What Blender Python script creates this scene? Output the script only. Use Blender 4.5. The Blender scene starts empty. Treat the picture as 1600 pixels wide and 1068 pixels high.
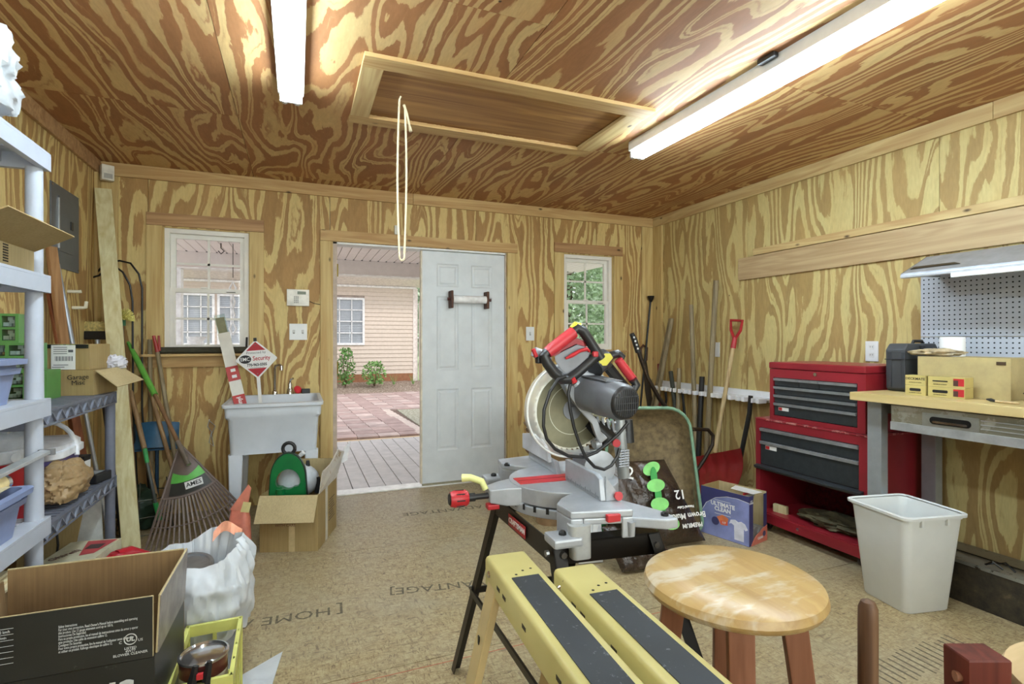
import bpy, bmesh, math, random
from mathutils import Matrix, Vector, Euler, noise
random.seed(7)
PI = math.pi
sc = bpy.context.scene
COL = sc.collection
R = math.radians

# ---------------------------------------------------------------- camera, world, exposure
cam_d = bpy.data.cameras.new('camera'); cam = bpy.data.objects.new('camera', cam_d); COL.objects.link(cam)
cam.location = (0, 0, 1.246); cam.rotation_euler = (R(90), 0, R(-22))
cam_d.sensor_width = 36; cam_d.lens = 830 / 1600 * 36; cam_d.shift_y = -2 / 1600; cam_d.clip_start = 0.02; cam_d.clip_end = 200
sc.camera = cam
world = bpy.data.worlds.new('overcast sky'); sc.world = world; world.use_nodes = True
bg = world.node_tree.nodes['Background']; bg.inputs[0].default_value = (0.93, 0.95, 1.0, 1); bg.inputs[1].default_value = 1.15
sun_d = bpy.data.lights.new('sun', 'SUN'); sun_d.energy = .8; sun_d.angle = R(12); sun_d.color = (1, .95, .88)
sun = bpy.data.objects.new('sun', sun_d); COL.objects.link(sun); sun.rotation_euler = (R(38), R(28), 0)
fill_d = bpy.data.lights.new('added fill light', 'AREA'); fill_d.shape = 'RECTANGLE'; fill_d.size = 4.0; fill_d.size_y = 1.6; fill_d.energy = 40; fill_d.spread = R(110); fill_d.color = (.93, 1, .97)  # soft fill added behind the camera to lift the back wall, no seen lamp
fill = bpy.data.objects.new('added_fill_light', fill_d); COL.objects.link(fill); fill.location = (1.0, -1.8, 1.55); fill.rotation_euler = (R(94), 0, 0)
sc.view_settings.view_transform = 'Standard'; sc.view_settings.look = 'None'
sc.view_settings.exposure = 0.46; sc.view_settings.gamma = 1.0; sc.view_settings.use_curve_mapping = False
TUBE = 41.0

# ---------------------------------------------------------------- material helpers
def lin(h):
    v = [int(h[i:i + 2], 16) / 255 for i in (0, 2, 4)]
    return tuple((x / 12.92 if x <= .04045 else ((x + .055) / 1.055) ** 2.4) for x in v) + (1,)
class NT:
    def __init__(s, name):
        s.m = bpy.data.materials.new(name); s.m.use_nodes = True
        s.t = s.m.node_tree; s.b = s.t.nodes['Principled BSDF']; s.out = s.t.nodes['Material Output']
    def n(s, typ, **kw):
        nd = s.t.nodes.new(typ)
        for k, v in kw.items():
            if k.startswith('i_'):
                key = k[2:]; key = int(key) if key.isdigit() else key.replace('_', ' ')
                nd.inputs[key].default_value = v
            else: setattr(nd, k, v)
        return nd
    def l(s, a, b): s.t.links.new(a, b)
    def coords(s, scale=(1, 1, 1), rnd=True, loc=(0, 0, 0), rot=(0, 0, 0)):
        tc = s.n('ShaderNodeTexCoord'); mp = s.n('ShaderNodeMapping')
        mp.inputs['Scale'].default_value = scale; mp.inputs['Rotation'].default_value = rot
        if rnd:
            oi = s.n('ShaderNodeObjectInfo'); mu = s.n('ShaderNodeVectorMath', operation='SCALE')
            cb = s.n('ShaderNodeCombineXYZ')
            s.l(oi.outputs['Random'], cb.inputs[0]); s.l(oi.outputs['Random'], cb.inputs[1]); s.l(oi.outputs['Random'], cb.inputs[2])
            mu.inputs['Scale'].default_value = 37.0; s.l(cb.outputs[0], mu.inputs[0])
            ad = s.n('ShaderNodeVectorMath', operation='ADD'); s.l(tc.outputs['Object'], mp.inputs['Vector'])
            s.l(mp.outputs[0], ad.inputs[0]); s.l(mu.outputs[0], ad.inputs[1]); return ad.outputs[0]
        s.l(tc.outputs['Object'], mp.inputs['Vector']); return mp.outputs[0]
    def noise(s, vec, scale, detail=2, rough=.5, dist=0):
        nd = s.n('ShaderNodeTexNoise', i_Scale=scale, i_Detail=detail, i_Roughness=rough, i_Distortion=dist); s.l(vec, nd.inputs['Vector']); return nd.outputs['Fac']
    def math(s, op, a, b=None, c=None):
        nd = s.n('ShaderNodeMath', operation=op)
        for i, x in enumerate((a, b, c)):
            if x is None: continue
            if isinstance(x, (int, float)): nd.inputs[i].default_value = x
            else: s.l(x, nd.inputs[i])
        return nd.outputs[0]
    def ramp(s, fac, stops, interp='LINEAR'):
        nd = s.n('ShaderNodeValToRGB'); cr = nd.color_ramp; cr.interpolation = interp
        while len(cr.elements) < len(stops): cr.elements.new(.5)
        for e, (p, c) in zip(cr.elements, stops): e.position = p; e.color = lin(c) if isinstance(c, str) else (c, c, c, 1)
        s.l(fac, nd.inputs[0]); return nd.outputs[0]
    def mix(s, fac, a, b, mode='MIX'):
        nd = s.n('ShaderNodeMix', data_type='RGBA', blend_type=mode)
        for i, x in ((0, fac), (6, a), (7, b)):
            if isinstance(x, (int, float)): nd.inputs[i].default_value = x
            elif isinstance(x, str): nd.inputs[i].default_value = lin(x)
            elif isinstance(x, tuple): nd.inputs[i].default_value = x
            else: s.l(x, nd.inputs[i])
        return nd.outputs[2]
    def color(s, c):
        if isinstance(c, str): s.b.inputs['Base Color'].default_value = lin(c)
        else: s.l(c, s.b.inputs['Base Color'])
    def bump(s, h, strength=.3, dist=.002):
        nd = s.n('ShaderNodeBump', i_Strength=strength, i_Distance=dist); s.l(h, nd.inputs['Height']); s.l(nd.outputs[0], s.b.inputs['Normal'])
    def set(s, rough=.5, metal=0, spec=.5):
        s.b.inputs['Roughness'].default_value = rough; s.b.inputs['Metallic'].default_value = metal
        s.b.inputs['Specular IOR Level'].default_value = spec; return s.m
_mc = {}
def shade(h, k):
    return ''.join('%02x' % max(0, min(255, int(int(h[i:i + 2], 16) * k))) for i in (0, 2, 4))
def P(col, rough=.5, metal=0, var=.08, scale=14, bump=0, name=None):
    """plain surface with slight tone variation and optional fine relief"""
    key = (col, rough, metal, var, scale, bump)
    if key in _mc: return _mc[key]
    t = NT(name or 'surface_' + col); v = t.coords(); f = t.noise(v, scale, 4, .6)
    t.color(t.ramp(f, [(.3, shade(col, 1 - var)), (.7, shade(col, 1 + var))]))
    if bump: t.bump(t.noise(v, scale * 12, 2, .6), bump, .001)
    _mc[key] = t.set(rough, metal); return _mc[key]
def worn(col, under, rough=.4, metal=0, amount=.62, scale=30, col2=None):
    key = ('worn', col, under, rough, metal, amount, scale, col2)
    if key in _mc: return _mc[key]
    t = NT('worn_' + col); v = t.coords(); f = t.noise(v, scale, 6, .7); g = t.noise(v, 3, 3, .6)
    base = t.ramp(g, [(.3, shade(col, .9)), (.7, col2 or shade(col, 1.07))])
    t.color(t.mix(t.ramp(f, [(amount, 0.0), (amount + .04, 1.0)]), base, under)); t.bump(f, .12, .001)
    _mc[key] = t.set(rough, metal); return _mc[key]
def ply(name, light, dark, scale, K, cross, lines=7.0, bias=.5):
    """rotary-cut plywood face: parallel growth bands bent by a noise field stretched along the grain"""
    t = NT(name); v = t.coords(scale); n = t.noise(v, 1.0, 1.2, .4, .35)
    sx, sy, sz = scale
    rag = t.noise(t.coords((sx * 9, sy * 9, sz * 9)), 1.6, 4, .7)
    n2 = t.math('MULTIPLY_ADD', t.noise(v, 3.3, 2, .5, .3), .10, n)
    sep = t.n('ShaderNodeSeparateXYZ'); t.l(t.coords((1, 1, 1)), sep.inputs[0])
    cr = sep.outputs[0] if cross == 'x' else t.math('ADD', sep.outputs[0], sep.outputs[1])
    dens = t.math('MULTIPLY_ADD', t.noise(t.coords((1.3, 1.3, .4) if cross != 'x' else (1.3, .4, 1.3)), 1.0, 1, .5), lines * .5, 0)
    ph = t.math('ADD', t.math('MULTIPLY', n2, K), t.math('MULTIPLY_ADD', cr, lines, dens))
    ph = t.math('MULTIPLY_ADD', t.math('SUBTRACT', rag, .5), .34, ph)
    s1 = t.math('SINE', t.math('MULTIPLY', ph, 6.283)); s3 = t.math('SINE', t.math('MULTIPLY', ph, 18.85))
    gate = t.ramp(t.noise(v, 1.7, 1, .5), [(.38, 0.0), (.58, 1.0)])
    f = t.math('MULTIPLY_ADD', s1, .20, .5); f = t.math('ADD', f, t.math('MULTIPLY', t.math('MULTIPLY', s3, gate), .17))
    big = t.noise(t.coords((.9, .9, .9)), 1.6, 2, .5)
    f = t.math('ADD', f, t.math('MULTIPLY', t.math('SUBTRACT', big, .5), .55))
    mid = t.ramp(t.noise(t.coords((sx * 2, sy * 2, sz * 2)), 1.0, 3, .6), [(.35, 0.0), (.65, .35)])
    c = t.ramp(f, [(0, shade(light, 1.06)), (bias - .07, light), (bias + .02, dark), (bias + .10, dark), (1, shade(dark, .92))])
    c = t.mix(mid, c, shade(dark, 1.22))
    fib = t.noise(t.coords((sx * 26, sy * 26, sz * 26)), 1.0, 2, .6)
    c = t.mix(.3, c, t.ramp(fib, [(.3, 'ccc4b8'), (.7, 'ffffff')]), 'MULTIPLY')
    vz = t.n('ShaderNodeTexVoronoi', i_Scale=2.9); t.l(t.coords(), vz.inputs['Vector'])
    c = t.mix(t.ramp(vz.outputs['Distance'], [(.014, 1.0), (.024, 0.0)]), c, '4a3322')
    t.color(c); t.bump(fib, .12, .001); return t.set(.6, 0, .35)
def grain(name, light, dark, axis=2, str_=1.0, knots=True, rough=.55, fine=26):
    """solid sawn lumber, grain along one axis"""
    sc_ = [fine] * 3; sc_[axis] = fine * .045
    t = NT(name); v = t.coords(tuple(sc_)); f = t.noise(v, 1.0, 4, .6, .4)
    s2 = [5] * 3; s2[axis] = .45; g = t.noise(t.coords(tuple(s2)), 1.5, 2, .5, 1.0)
    h = t.math('MULTIPLY_ADD', t.math('SINE', t.math('MULTIPLY', g, 40)), .085, f)
    c = t.ramp(h, [(.30, light), (.72, dark)])
    if knots:
        s3 = [9] * 3; s3[axis] = 4.2
        vz = t.n('ShaderNodeTexVoronoi', i_Scale=1.0); t.l(t.coords(tuple(s3)), vz.inputs['Vector'])
        c = t.mix(t.ramp(vz.outputs['Distance'], [(.045, 1.0), (.11, 0.0)]), c, shade(dark, .5))
    t.color(c); t.bump(f, .1, .001); return t.set(rough, 0, .35)
def emit(name, col, k):
    t = NT(name); t.b.inputs['Emission Color'].default_value = lin(col); t.b.inputs['Emission Strength'].default_value = k
    t.color(col); return t.m
def glassy(name, tint='ffffff', rough=.02):
    t = NT(name); tr = t.n('ShaderNodeBsdfTransparent'); tr.inputs[0].default_value = lin(tint)
    gl = t.n('ShaderNodeBsdfGlossy'); gl.inputs['Roughness'].default_value = rough
    lw = t.n('ShaderNodeLayerWeight', i_Blend=.5); fr_ = t.math('MULTIPLY_ADD', t.math('POWER', lw.outputs['Facing'], 5), .6, .03); mx = t.n('ShaderNodeMixShader')
    t.l(fr_, mx.inputs[0]); t.l(tr.outputs[0], mx.inputs[1]); t.l(gl.outputs[0], mx.inputs[2]); t.l(mx.outputs[0], t.out.inputs[0]); return t.m

PLYW = ply('plywood_wall', 'd3bf82', 'a58250', (4.0, 4.0, .85), 9.0, 'xy', 10.0)
PLYR = ply('plywood_wall_right', 'c9bb82', 'a58a58', (3.8, 3.8, .8), 8.5, 'xy', 9.0, .53)
PLYC = ply('plywood_ceiling', 'cdb07a', '9c6c44', (3.8, .8, 3.8), 9.5, 'x', 11.0, .48)
PINEH = grain('pine_lengthwise_x', 'c9aa74', 'ad8653', 0)
PINEHB = grain('pine_header_warm', 'ba9568', '977049', 0)
PINEY = grain('pine_lengthwise_y', 'cfb882', 'b39160', 1)
PINEV = grain('pine_upright', 'd0b97e', 'b6955c', 2)
BOARDY = grain('cedar_board_y', 'bda47c', 'a2855f', 1, knots=False, fine=18)
WHITE = P('e3e6e6', .38, var=.02, name='white_paint')
VINYL = P('e6e3da', .4, var=.02, name='white_vinyl')
BLACKP = P('1c1c1d', .45, name='black_plastic'); BLACKM = P('161514', .35, .3, name='black_metal')
CHROME = P('cfcfcf', .12, 1.0, name='chrome'); STEEL = P('a9acae', .38, .85, name='brushed_steel')

# ---------------------------------------------------------------- geometry helpers
I4 = Matrix.Identity(4)
def TR(x=0, y=0, z=0, rz=0, rx=0, ry=0):
    return Matrix.Translation((x, y, z)) @ Euler((R(rx), R(ry), R(rz))).to_matrix().to_4x4()
class B:
    """collects shapes; every point goes through self.m into world space"""
    def __init__(s, m=None): s.v = []; s.f = []; s.m = m or I4
    def add(s, vs, fs, m=None):
        M = s.m @ m if m is not None else s.m; o = len(s.v)
        s.v += [M @ Vector(p) for p in vs]; s.f += [tuple(i + o for i in f) for f in fs]; return s
    def box(s, a, b, m=None):
        x0, y0, z0 = a; x1, y1, z1 = b
        x0, x1 = min(x0, x1), max(x0, x1); y0, y1 = min(y0, y1), max(y0, y1); z0, z1 = min(z0, z1), max(z0, z1)
        return s.add([(x0, y0, z0), (x1, y0, z0), (x1, y1, z0), (x0, y1, z0), (x0, y0, z1), (x1, y0, z1), (x1, y1, z1), (x0, y1, z1)],
                     [(0, 3, 2, 1), (4, 5, 6, 7), (0, 1, 5, 4), (1, 2, 6, 5), (2, 3, 7, 6), (3, 0, 4, 7)], m)
    def cbox(s, c, d, m=None): return s.box([c[i] - d[i] / 2 for i in range(3)], [c[i] + d[i] / 2 for i in range(3)], m)
    def prism(s, pts, h0, h1, axis='z', m=None, scale1=1.0):
        """2d outline extruded along an axis; axis x -> pts are (y,z), y -> (x,z), z -> (x,y)"""
        n = len(pts)
        def mk(p, h):
            a, b = p
            return {'z': (a, b, h), 'y': (a, h, b), 'x': (h, a, b)}[axis]
        cx = sum(p[0] for p in pts) / n; cy = sum(p[1] for p in pts) / n
        top = [(cx + (p[0] - cx) * scale1, cy + (p[1] - cy) * scale1) for p in pts]
        vs = [mk(p, h0) for p in pts] + [mk(p, h1) for p in top]
        fs = [tuple(range(n)), tuple(range(2 * n - 1, n - 1, -1))] + [(i, i + n, (i + 1) % n + n, (i + 1) % n) for i in range(n)]
        return s.add(vs, fs, m)
    def tube(s, pts, r, seg=8, cap=True, m=None, sq=1.0):
        pts = [Vector(p) for p in pts]; n = len(pts); rr = r if isinstance(r, (list, tuple)) else [r] * n
        vs = []; up = Vector((0, 0, 1)); prev = None
        for i, p in enumerate(pts):
            t = (pts[min(i + 1, n - 1)] - pts[max(i - 1, 0)]).normalized()
            if prev is None:
                a = t.cross(up) if abs(t.dot(up)) < .95 else t.cross(Vector((1, 0, 0)))
            else: a = prev - t * prev.dot(t)
            a.normalize(); prev = a; b = t.cross(a)
            for k in range(seg):
                an = 2 * PI * (k + .5 if seg == 4 else k) / seg
                vs.append(p + (a * math.cos(an) * sq + b * math.sin(an)) * rr[i])
        fs = [(i * seg + k, i * seg + (k + 1) % seg, (i + 1) * seg + (k + 1) % seg, (i + 1) * seg + k) for i in range(n - 1) for k in range(seg)]
        if cap: fs += [tuple(range(seg - 1, -1, -1)), tuple((n - 1) * seg + k for k in range(seg))]
        return s.add(vs, fs, m)
    def cyl(s, p0, p1, r, r1=None, seg=16): return s.tube([p0, p1], [r, r if r1 is None else r1], seg)
    def lathe(s, prof, seg=24, m=None, cap=True):
        """profile of (radius, z) about the z axis"""
        n = len(prof); vs = [(r * math.cos(2 * PI * k / seg), r * math.sin(2 * PI * k / seg), z) for r, z in prof for k in range(seg)]
        fs = [(i * seg + k, i * seg + (k + 1) % seg, (i + 1) * seg + (k + 1) % seg, (i + 1) * seg + k) for i in range(n - 1) for k in range(seg)]
        if cap: fs += [tuple(range(seg - 1, -1, -1)), tuple((n - 1) * seg + k for k in range(seg))]
        return s.add(vs, fs, m)
    def grid(s, fn, nu, nv, m=None, wrap=False):
        vs = [fn(i / nu, j / nv) for j in range(nv + 1) for i in range(nu + 1)]
        fs = [(j * (nu + 1) + i, j * (nu + 1) + i + 1, (j + 1) * (nu + 1) + i + 1, (j + 1) * (nu + 1) + i) for j in range(nv) for i in range(nu)]
        return s.add(vs, fs, m)
    def loft(s, rings, cap0=True, cap1=True, m=None):
        n = len(rings[0]); vs = [p for r in rings for p in r]
        fs = [(i * n + k, i * n + (k + 1) % n, (i + 1) * n + (k + 1) % n, (i + 1) * n + k) for i in range(len(rings) - 1) for k in range(n)]
        if cap0: fs.append(tuple(range(n - 1, -1, -1)))
        if cap1: fs.append(tuple((len(rings) - 1) * n + k for k in range(n)))
        return s.add(vs, fs, m)
    def slab(s, quad, th):
        """a flat sheet from 3+ corner points with thickness"""
        q = [Vector(p) for p in quad]; nrm = (q[1] - q[0]).cross(q[2] - q[0]).normalized() * th; n = len(q)
        return s.add(q + [p + nrm for p in q], [tuple(range(n)), tuple(range(2 * n - 1, n - 1, -1))] + [(i, i + n, (i + 1) % n + n, (i + 1) % n) for i in range(n)])
def rrect(w, d, r, seg=4, cx=0, cy=0):
    out = []
    for sx, sy, a0 in ((1, 1, 0), (-1, 1, 90), (-1, -1, 180), (1, -1, 270)):
        for k in range(seg + 1):
            a = R(a0 + 90 * k / seg); out.append((cx + sx * (w / 2 - r) + r * math.cos(a), cy + sy * (d / 2 - r) + r * math.sin(a)))
    return out
def ring3(pts2, z): return [(p[0], p[1], z) for p in pts2]
def mesh(name, b, loc, mat, smooth=False, bevel=0):
    me = bpy.data.meshes.new(name); me.from_pydata([tuple(p - Vector(loc)) for p in b.v], [], b.f)
    bm = bmesh.new(); bm.from_mesh(me); bmesh.ops.recalc_face_normals(bm, faces=bm.faces)
    if bevel:
        es = [e for e in bm.edges if len(e.link_faces) == 2 and e.calc_face_angle(0) > .6]
        bmesh.ops.bevel(bm, geom=es, offset=bevel, segments=2, affect='EDGES', clamp_overlap=True, profile=.6)
    if smooth:
        for f in bm.faces: f.smooth = True
        for e in bm.edges:
            if len(e.link_faces) == 2 and e.calc_face_angle(0) > R(42): e.smooth = False
    bm.to_mesh(me); bm.free(); me.materials.append(mat); return me
def tag(o, label=None, cat=None, group=None, kind=None):
    if label: o['label'] = label
    if cat: o['category'] = cat
    if group: o['group'] = group
    if kind: o['kind'] = kind
    return o
def thing(name, label, cat, loc=(0, 0, 0), group=None, kind=None):
    o = bpy.data.objects.new(name, None); COL.objects.link(o); o.location = loc; o.empty_display_size = .05
    return tag(o, label, cat, group, kind)
def base_of(o):
    p = Vector(o.location)
    while o.parent: o = o.parent; p += Vector(o.location)
    return p
def part(parent, name, b, mat, label=None, smooth=False, bevel=0, kind=None):
    o = bpy.data.objects.new(name, mesh(name, b, base_of(parent), mat, smooth, bevel)); COL.objects.link(o); o.parent = parent
    return tag(o, label, None, None, kind)
def solo(name, label, cat, b, mat, group=None, kind=None, smooth=False, bevel=0, loc=None):
    if loc is None:
        xs = [p[0] for p in b.v]; ys = [p[1] for p in b.v]; zs = [p[2] for p in b.v]
        loc = ((min(xs) + max(xs)) / 2, (min(ys) + max(ys)) / 2, min(zs))
    o = bpy.data.objects.new(name, mesh(name, b, loc, mat, smooth, bevel)); COL.objects.link(o); o.location = loc
    return tag(o, label, cat, group, kind)
def struct(name, b=None, mat=None, label=None, cat=None, loc=(0, 0, 0), **k):
    if b is None: return thing(name, label, cat, loc, kind='structure')
    return solo(name, label, cat, b, mat, kind='structure', loc=loc, **k)
def chunk(parent, name, me, loc=(0, 0, 0), rot=None, sc_=None, kind=None):
    o = bpy.data.objects.new(name, me); COL.objects.link(o); o.parent = parent; o.location = loc
    if rot: o.rotation_euler = rot
    if sc_: o.scale = sc_
    if kind: o['kind'] = kind
    return o
def text(parent, s, M, size, mat, name='lettering', ext=.0004, bold=0, align='CENTER', sx=1.0):
    """flat printed words; M maps text x,y plane into world"""
    cu = bpy.data.curves.new('t', 'FONT'); cu.body = s; cu.size = size; cu.align_x = align; cu.align_y = 'CENTER'
    cu.extrude = ext; cu.offset = bold; cu.resolution_u = 2; cu.space_line = .85
    ob = bpy.data.objects.new('t', cu); COL.objects.link(ob)
    dg = bpy.context.evaluated_depsgraph_get(); me = bpy.data.meshes.new_from_object(ob.evaluated_get(dg))
    bpy.data.objects.remove(ob); off = Matrix.Translation(-base_of(parent)) if parent else I4
    me.transform(off @ M @ Matrix.Diagonal((sx, 1, 1, 1))); me.materials.clear(); me.materials.append(mat)
    o = bpy.data.objects.new(name, me); COL.objects.link(o); o.parent = parent; return o
def frame(o, x, y):
    """matrix with given origin, x axis and y axis"""
    x = Vector(x).normalized(); y = Vector(y); y = (y - x * y.dot(x)).normalized(); z = x.cross(y)
    return Matrix(((x[0], y[0], z[0], o[0]), (x[1], y[1], z[1], o[1]), (x[2], y[2], z[2], o[2]), (0, 0, 0, 1)))
def holed(b, axis, u0, u1, w0, w1, h0, h1, holes):
    """sheet with rectangular holes; axis 'y' -> u=x,w=z ; 'x' -> u=y,w=z ; 'z' -> u=x,w=y. h = thickness range"""
    us = sorted({u0, u1} | {min(max(a, u0), u1) for h in holes for a in (h[0], h[1])}); ws = sorted({w0, w1} | {min(max(a, w0), w1) for h in holes for a in (h[2], h[3])})
    def solid(i, j):
        if not (0 <= i < len(us) - 1 and 0 <= j < len(ws) - 1): return False
        cu, cw = (us[i] + us[i + 1]) / 2, (ws[j] + ws[j + 1]) / 2
        return not any(h[0] < cu < h[1] and h[2] < cw < h[3] for h in holes)
    def pt(u, w, h): return {'y': (u, h, w), 'x': (h, u, w), 'z': (u, w, h)}[axis]
    for i in range(len(us) - 1):
        for j in range(len(ws) - 1):
            if not solid(i, j): continue
            a, c, d, e = us[i], us[i + 1], ws[j], ws[j + 1]
            b.add([pt(a, d, h0), pt(c, d, h0), pt(c, e, h0), pt(a, e, h0)], [(0, 1, 2, 3)]); b.add([pt(a, d, h1), pt(c, d, h1), pt(c, e, h1), pt(a, e, h1)], [(3, 2, 1, 0)])
            for (di, dj, q) in ((-1, 0, (a, d, a, e)), (1, 0, (c, d, c, e)), (0, -1, (a, d, c, d)), (0, 1, (a, e, c, e))):
                if not solid(i + di, j + dj): b.add([pt(q[0], q[1], h0), pt(q[2], q[3], h0), pt(q[2], q[3], h1), pt(q[0], q[1], h1)], [(0, 1, 2, 3)])
    return b

# ---------------------------------------------------------------- room shell
XL, XR, YB, YF, ZC = -1.27, 3.345, 4.46, -1.9, 2.48
WIN1 = (-.892, -.334, 1.155, 2.062); WIN2 = (2.322, 2.873, 1.155, 2.07); DOOR = (.262, 1.745, -.02, 2.035)
osb = NT('strand_board_floor'); v = osb.coords((1, 1, 1), rnd=False)
vA = osb.coords((22, 75, 22), False, rot=(0, 0, .2)); vB = osb.coords((80, 26, 22), False, rot=(0, 0, .6))
fl = osb.math('MAXIMUM', osb.noise(vA, 1, 4, .7, 1.2), osb.noise(vB, 1, 4, .7, 1.2))
c = osb.ramp(fl, [(.44, 'b3a47e'), (.56, '9a8660'), (.68, '64513a')])
dirt = osb.noise(v, 1.1, 6, .65, .5); c = osb.mix(osb.ramp(dirt, [(.42, 0.0), (.66, .45)]), c, 'a39c88'); c = osb.mix(osb.ramp(osb.noise(osb.coords((1, 1, 1), False, loc=(5, 2, 0)), 2.3, 5, .7), [(.55, 0.0), (.75, .45)]), c, '7d6746')
c = osb.mix(osb.ramp(osb.noise(v, 46, 4, .7), [(.62, 0.0), (.72, .6)]), c, '5d4c38')
osb.color(c); osb.bump(fl, .15, .001); OSB = osb.set(.45, 0, .5)
floor = struct('floor', B().box((XL - .1, YF - .1, -.12), (XR + .1, YB + .1, -.018)), P('6b5a42', .8), 'tan strand board subfloor with dark stamped lettering')
# floor sheets with tight joints
for (x0, x1, y0, y1) in ((XL, 3.34, 2.05, 3.27), (XL, 3.34, 3.274, YB + .09), (XL, 3.34, .83, 2.046), (XL, 3.34, YF, .826)):
    part(floor, 'floor_panel', B().box((x0, y0, -.018), (x1, y1, 0)), OSB)
INK = P('625a49', .8, var=.25, scale=60, name='stamp_ink')
def stamp(s, x, y, ang, size): text(floor, s, TR(x, y, .0006, ang), size, INK, ext=.0002, bold=0)
stamp('HOME AD', -.09, 2.60, 177.5, .105); stamp('[', .185, 2.588, 177.5, .12); stamp('ADVANTAGE]', .73, 2.625, 171, .10); stamp('HOME ADVANTAGE', 1.15, 3.80, 177, .10)
redl = P('b5664f', .8, name='chalk_line_red'); part(floor, 'chalk_line', B().box((.05, 2.005, .0002), (1.7, 2.009, .0006)), redl)
ticks = B()
for i in range(16): ticks.box((2.0 + i * .036, 1.25 + (i % 3) * .01, .0002), (2.008 + i * .036, 1.38 + (i % 4) * .008, .0007))
part(floor, 'stamped_tick_marks', ticks, INK)

wb = struct('wall_back', B().box((XL - .1, YB + .02, -.15), (XL, YB + .1, ZC + .1)), P('8a6f48', .8), 'plywood back wall with two windows and a door')
holes = [WIN1, WIN2, DOOR]
b = B(); holed(b, 'y', XL - .0, XR + .1, -.15, ZC + .1, YB + .021, YB + .1, holes); part(wb, 'wall_framing', b, P('c9c3b6', .7, name='outer_sheathing'))
xs = [XL, -.98, .24, 1.46, 2.68, XR]
for i in range(5):
    b = B(); holed(b, 'y', xs[i] + .0015, xs[i + 1] - .0015, 0.0, ZC, YB, YB + .02, holes); part(wb, 'plywood_panel', b, PLYW)
wl = struct('wall_left', B().box((XL - .1, YF - .1, -.1), (XL - .021, YB + .02, ZC + .1)), P('8a6f48', .8), 'plywood left wall behind the shelving')
ys = [YF, -.9, .32, 1.54, 2.76, 3.98, YB]
for i in range(6): part(wl, 'plywood_panel', B().box((XL - .02, ys[i] + .0015, 0), (XL, ys[i + 1] - .0015, ZC)), PLYW)
wr = struct('wall_right', B().box((XR + .021, YF - .1, -.1), (XR + .1, YB + .02, ZC + .1)), P('8a6f48', .8), 'yellow plywood right wall behind the workbench')
ys = [YF, -.57, .65, 1.868, 3.24, YB]
for i in range(5): part(wr, 'plywood_panel', B().box((XR, ys[i] + .0015, .14 if i < 3 else 0), (XR + .02, ys[i + 1] - .0015, ZC)), PLYR)
wf = struct('wall_front', B().box((XL - .1, YF - .1, -.1), (XR + .1, YF - .021, ZC + .1)), P('8a6f48', .8), 'plywood wall behind the photographer')
xs = [XL, -.05, 1.17, 2.39, XR]
for i in range(4): part(wf, 'plywood_panel', B().box((xs[i] + .0015, YF - .02, 0), (xs[i + 1] - .0015, YF, ZC)), PLYW)
ce = struct('ceiling', B().box((XL - .1, YF - .1, ZC + .019), (XR + .1, YB + .1, ZC + .1)), P('8a6f48', .8), 'reddish plywood ceiling with access hatch')
HT = (.345, 1.665, 2.42, 2.99)
for x0, x1, cuts in ((XL, -.305, (.84, 3.28)), (-.305, .91, (-.56, 1.88, 4.32)), (.91, 2.125, (.56, 3.0)), (2.125, XR, (-.55, 1.89, 4.33))):
    ys = [YF] + list(cuts) + [YB]
    for a, c_ in zip(ys, ys[1:]):
        b = B(); holed(b, 'z', x0 + .0015, x1 - .0015, a + .0015, c_ - .0015, ZC, ZC + .018, [HT]); part(ce, 'plywood_panel', b, PLYC)
# ceiling and corner trim
tr = struct('trim_1', None, None, 'pine trim board along the top of the back wall')
part(tr, 'trim_board', B().box((XL, YB - .019, 2.388), (.9, YB - .001, ZC - .001)), PINEH, bevel=.002)
part(tr, 'trim_board', B().box((.902, YB - .019, 2.388), (XR, YB - .001, ZC - .001)), PINEH, bevel=.002)
tr = struct('trim_2', None, None, 'pine trim board along the top of the right wall')
for a, c_ in ((YF, 1.61), (1.612, YB - .02)): part(tr, 'trim_board', B().box((XR - .019, a, 2.388), (XR - .001, c_, ZC - .001)), PINEY, bevel=.002)
tr = struct('trim_3', None, None, 'pine trim board along the top of the left wall')
part(tr, 'trim_board', B().box((XL + .001, YF, 2.388), (XL + .02, YB - .02, ZC - .001)), PINEHB, bevel=.002)
tr = struct('trim_4', None, None, 'knotty pine corner boards in the far right corner')
part(tr, 'corner_board', B().box((3.20, YB - .019, 0), (XR, YB - .001, 2.386)), PINEV, bevel=.002); part(tr, 'corner_board', B().box((XR - .019, 4.30, 0), (XR - .001, YB - .02, 2.386)), PINEV, bevel=.002)
tr = struct('trim_5', None, None, 'pine corner boards in the far left corner')
part(tr, 'corner_board', B().box((XL + .02, YB - .019, 0), (-1.155, YB - .001, 2.386)), PINEV, bevel=.002); part(tr, 'corner_board', B().box((XL + .001, 4.37, 0), (XL + .019, YB - .001, 2.386)), PINEV, bevel=.002)
# wide ledger boards on the right wall
tr = struct('trim_6', None, None, 'wide planed wall board running along the right wall')
part(tr, 'wall_board', B().box((XR - .019, YF, 1.735), (XR - .001, 3.32, 1.912)), BOARDY, bevel=.002)
part(tr, 'wall_board', B().box((XR - .030, YF, 1.915), (XR - .001, 3.16, 1.965)), PINEY, bevel=.002)
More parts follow.
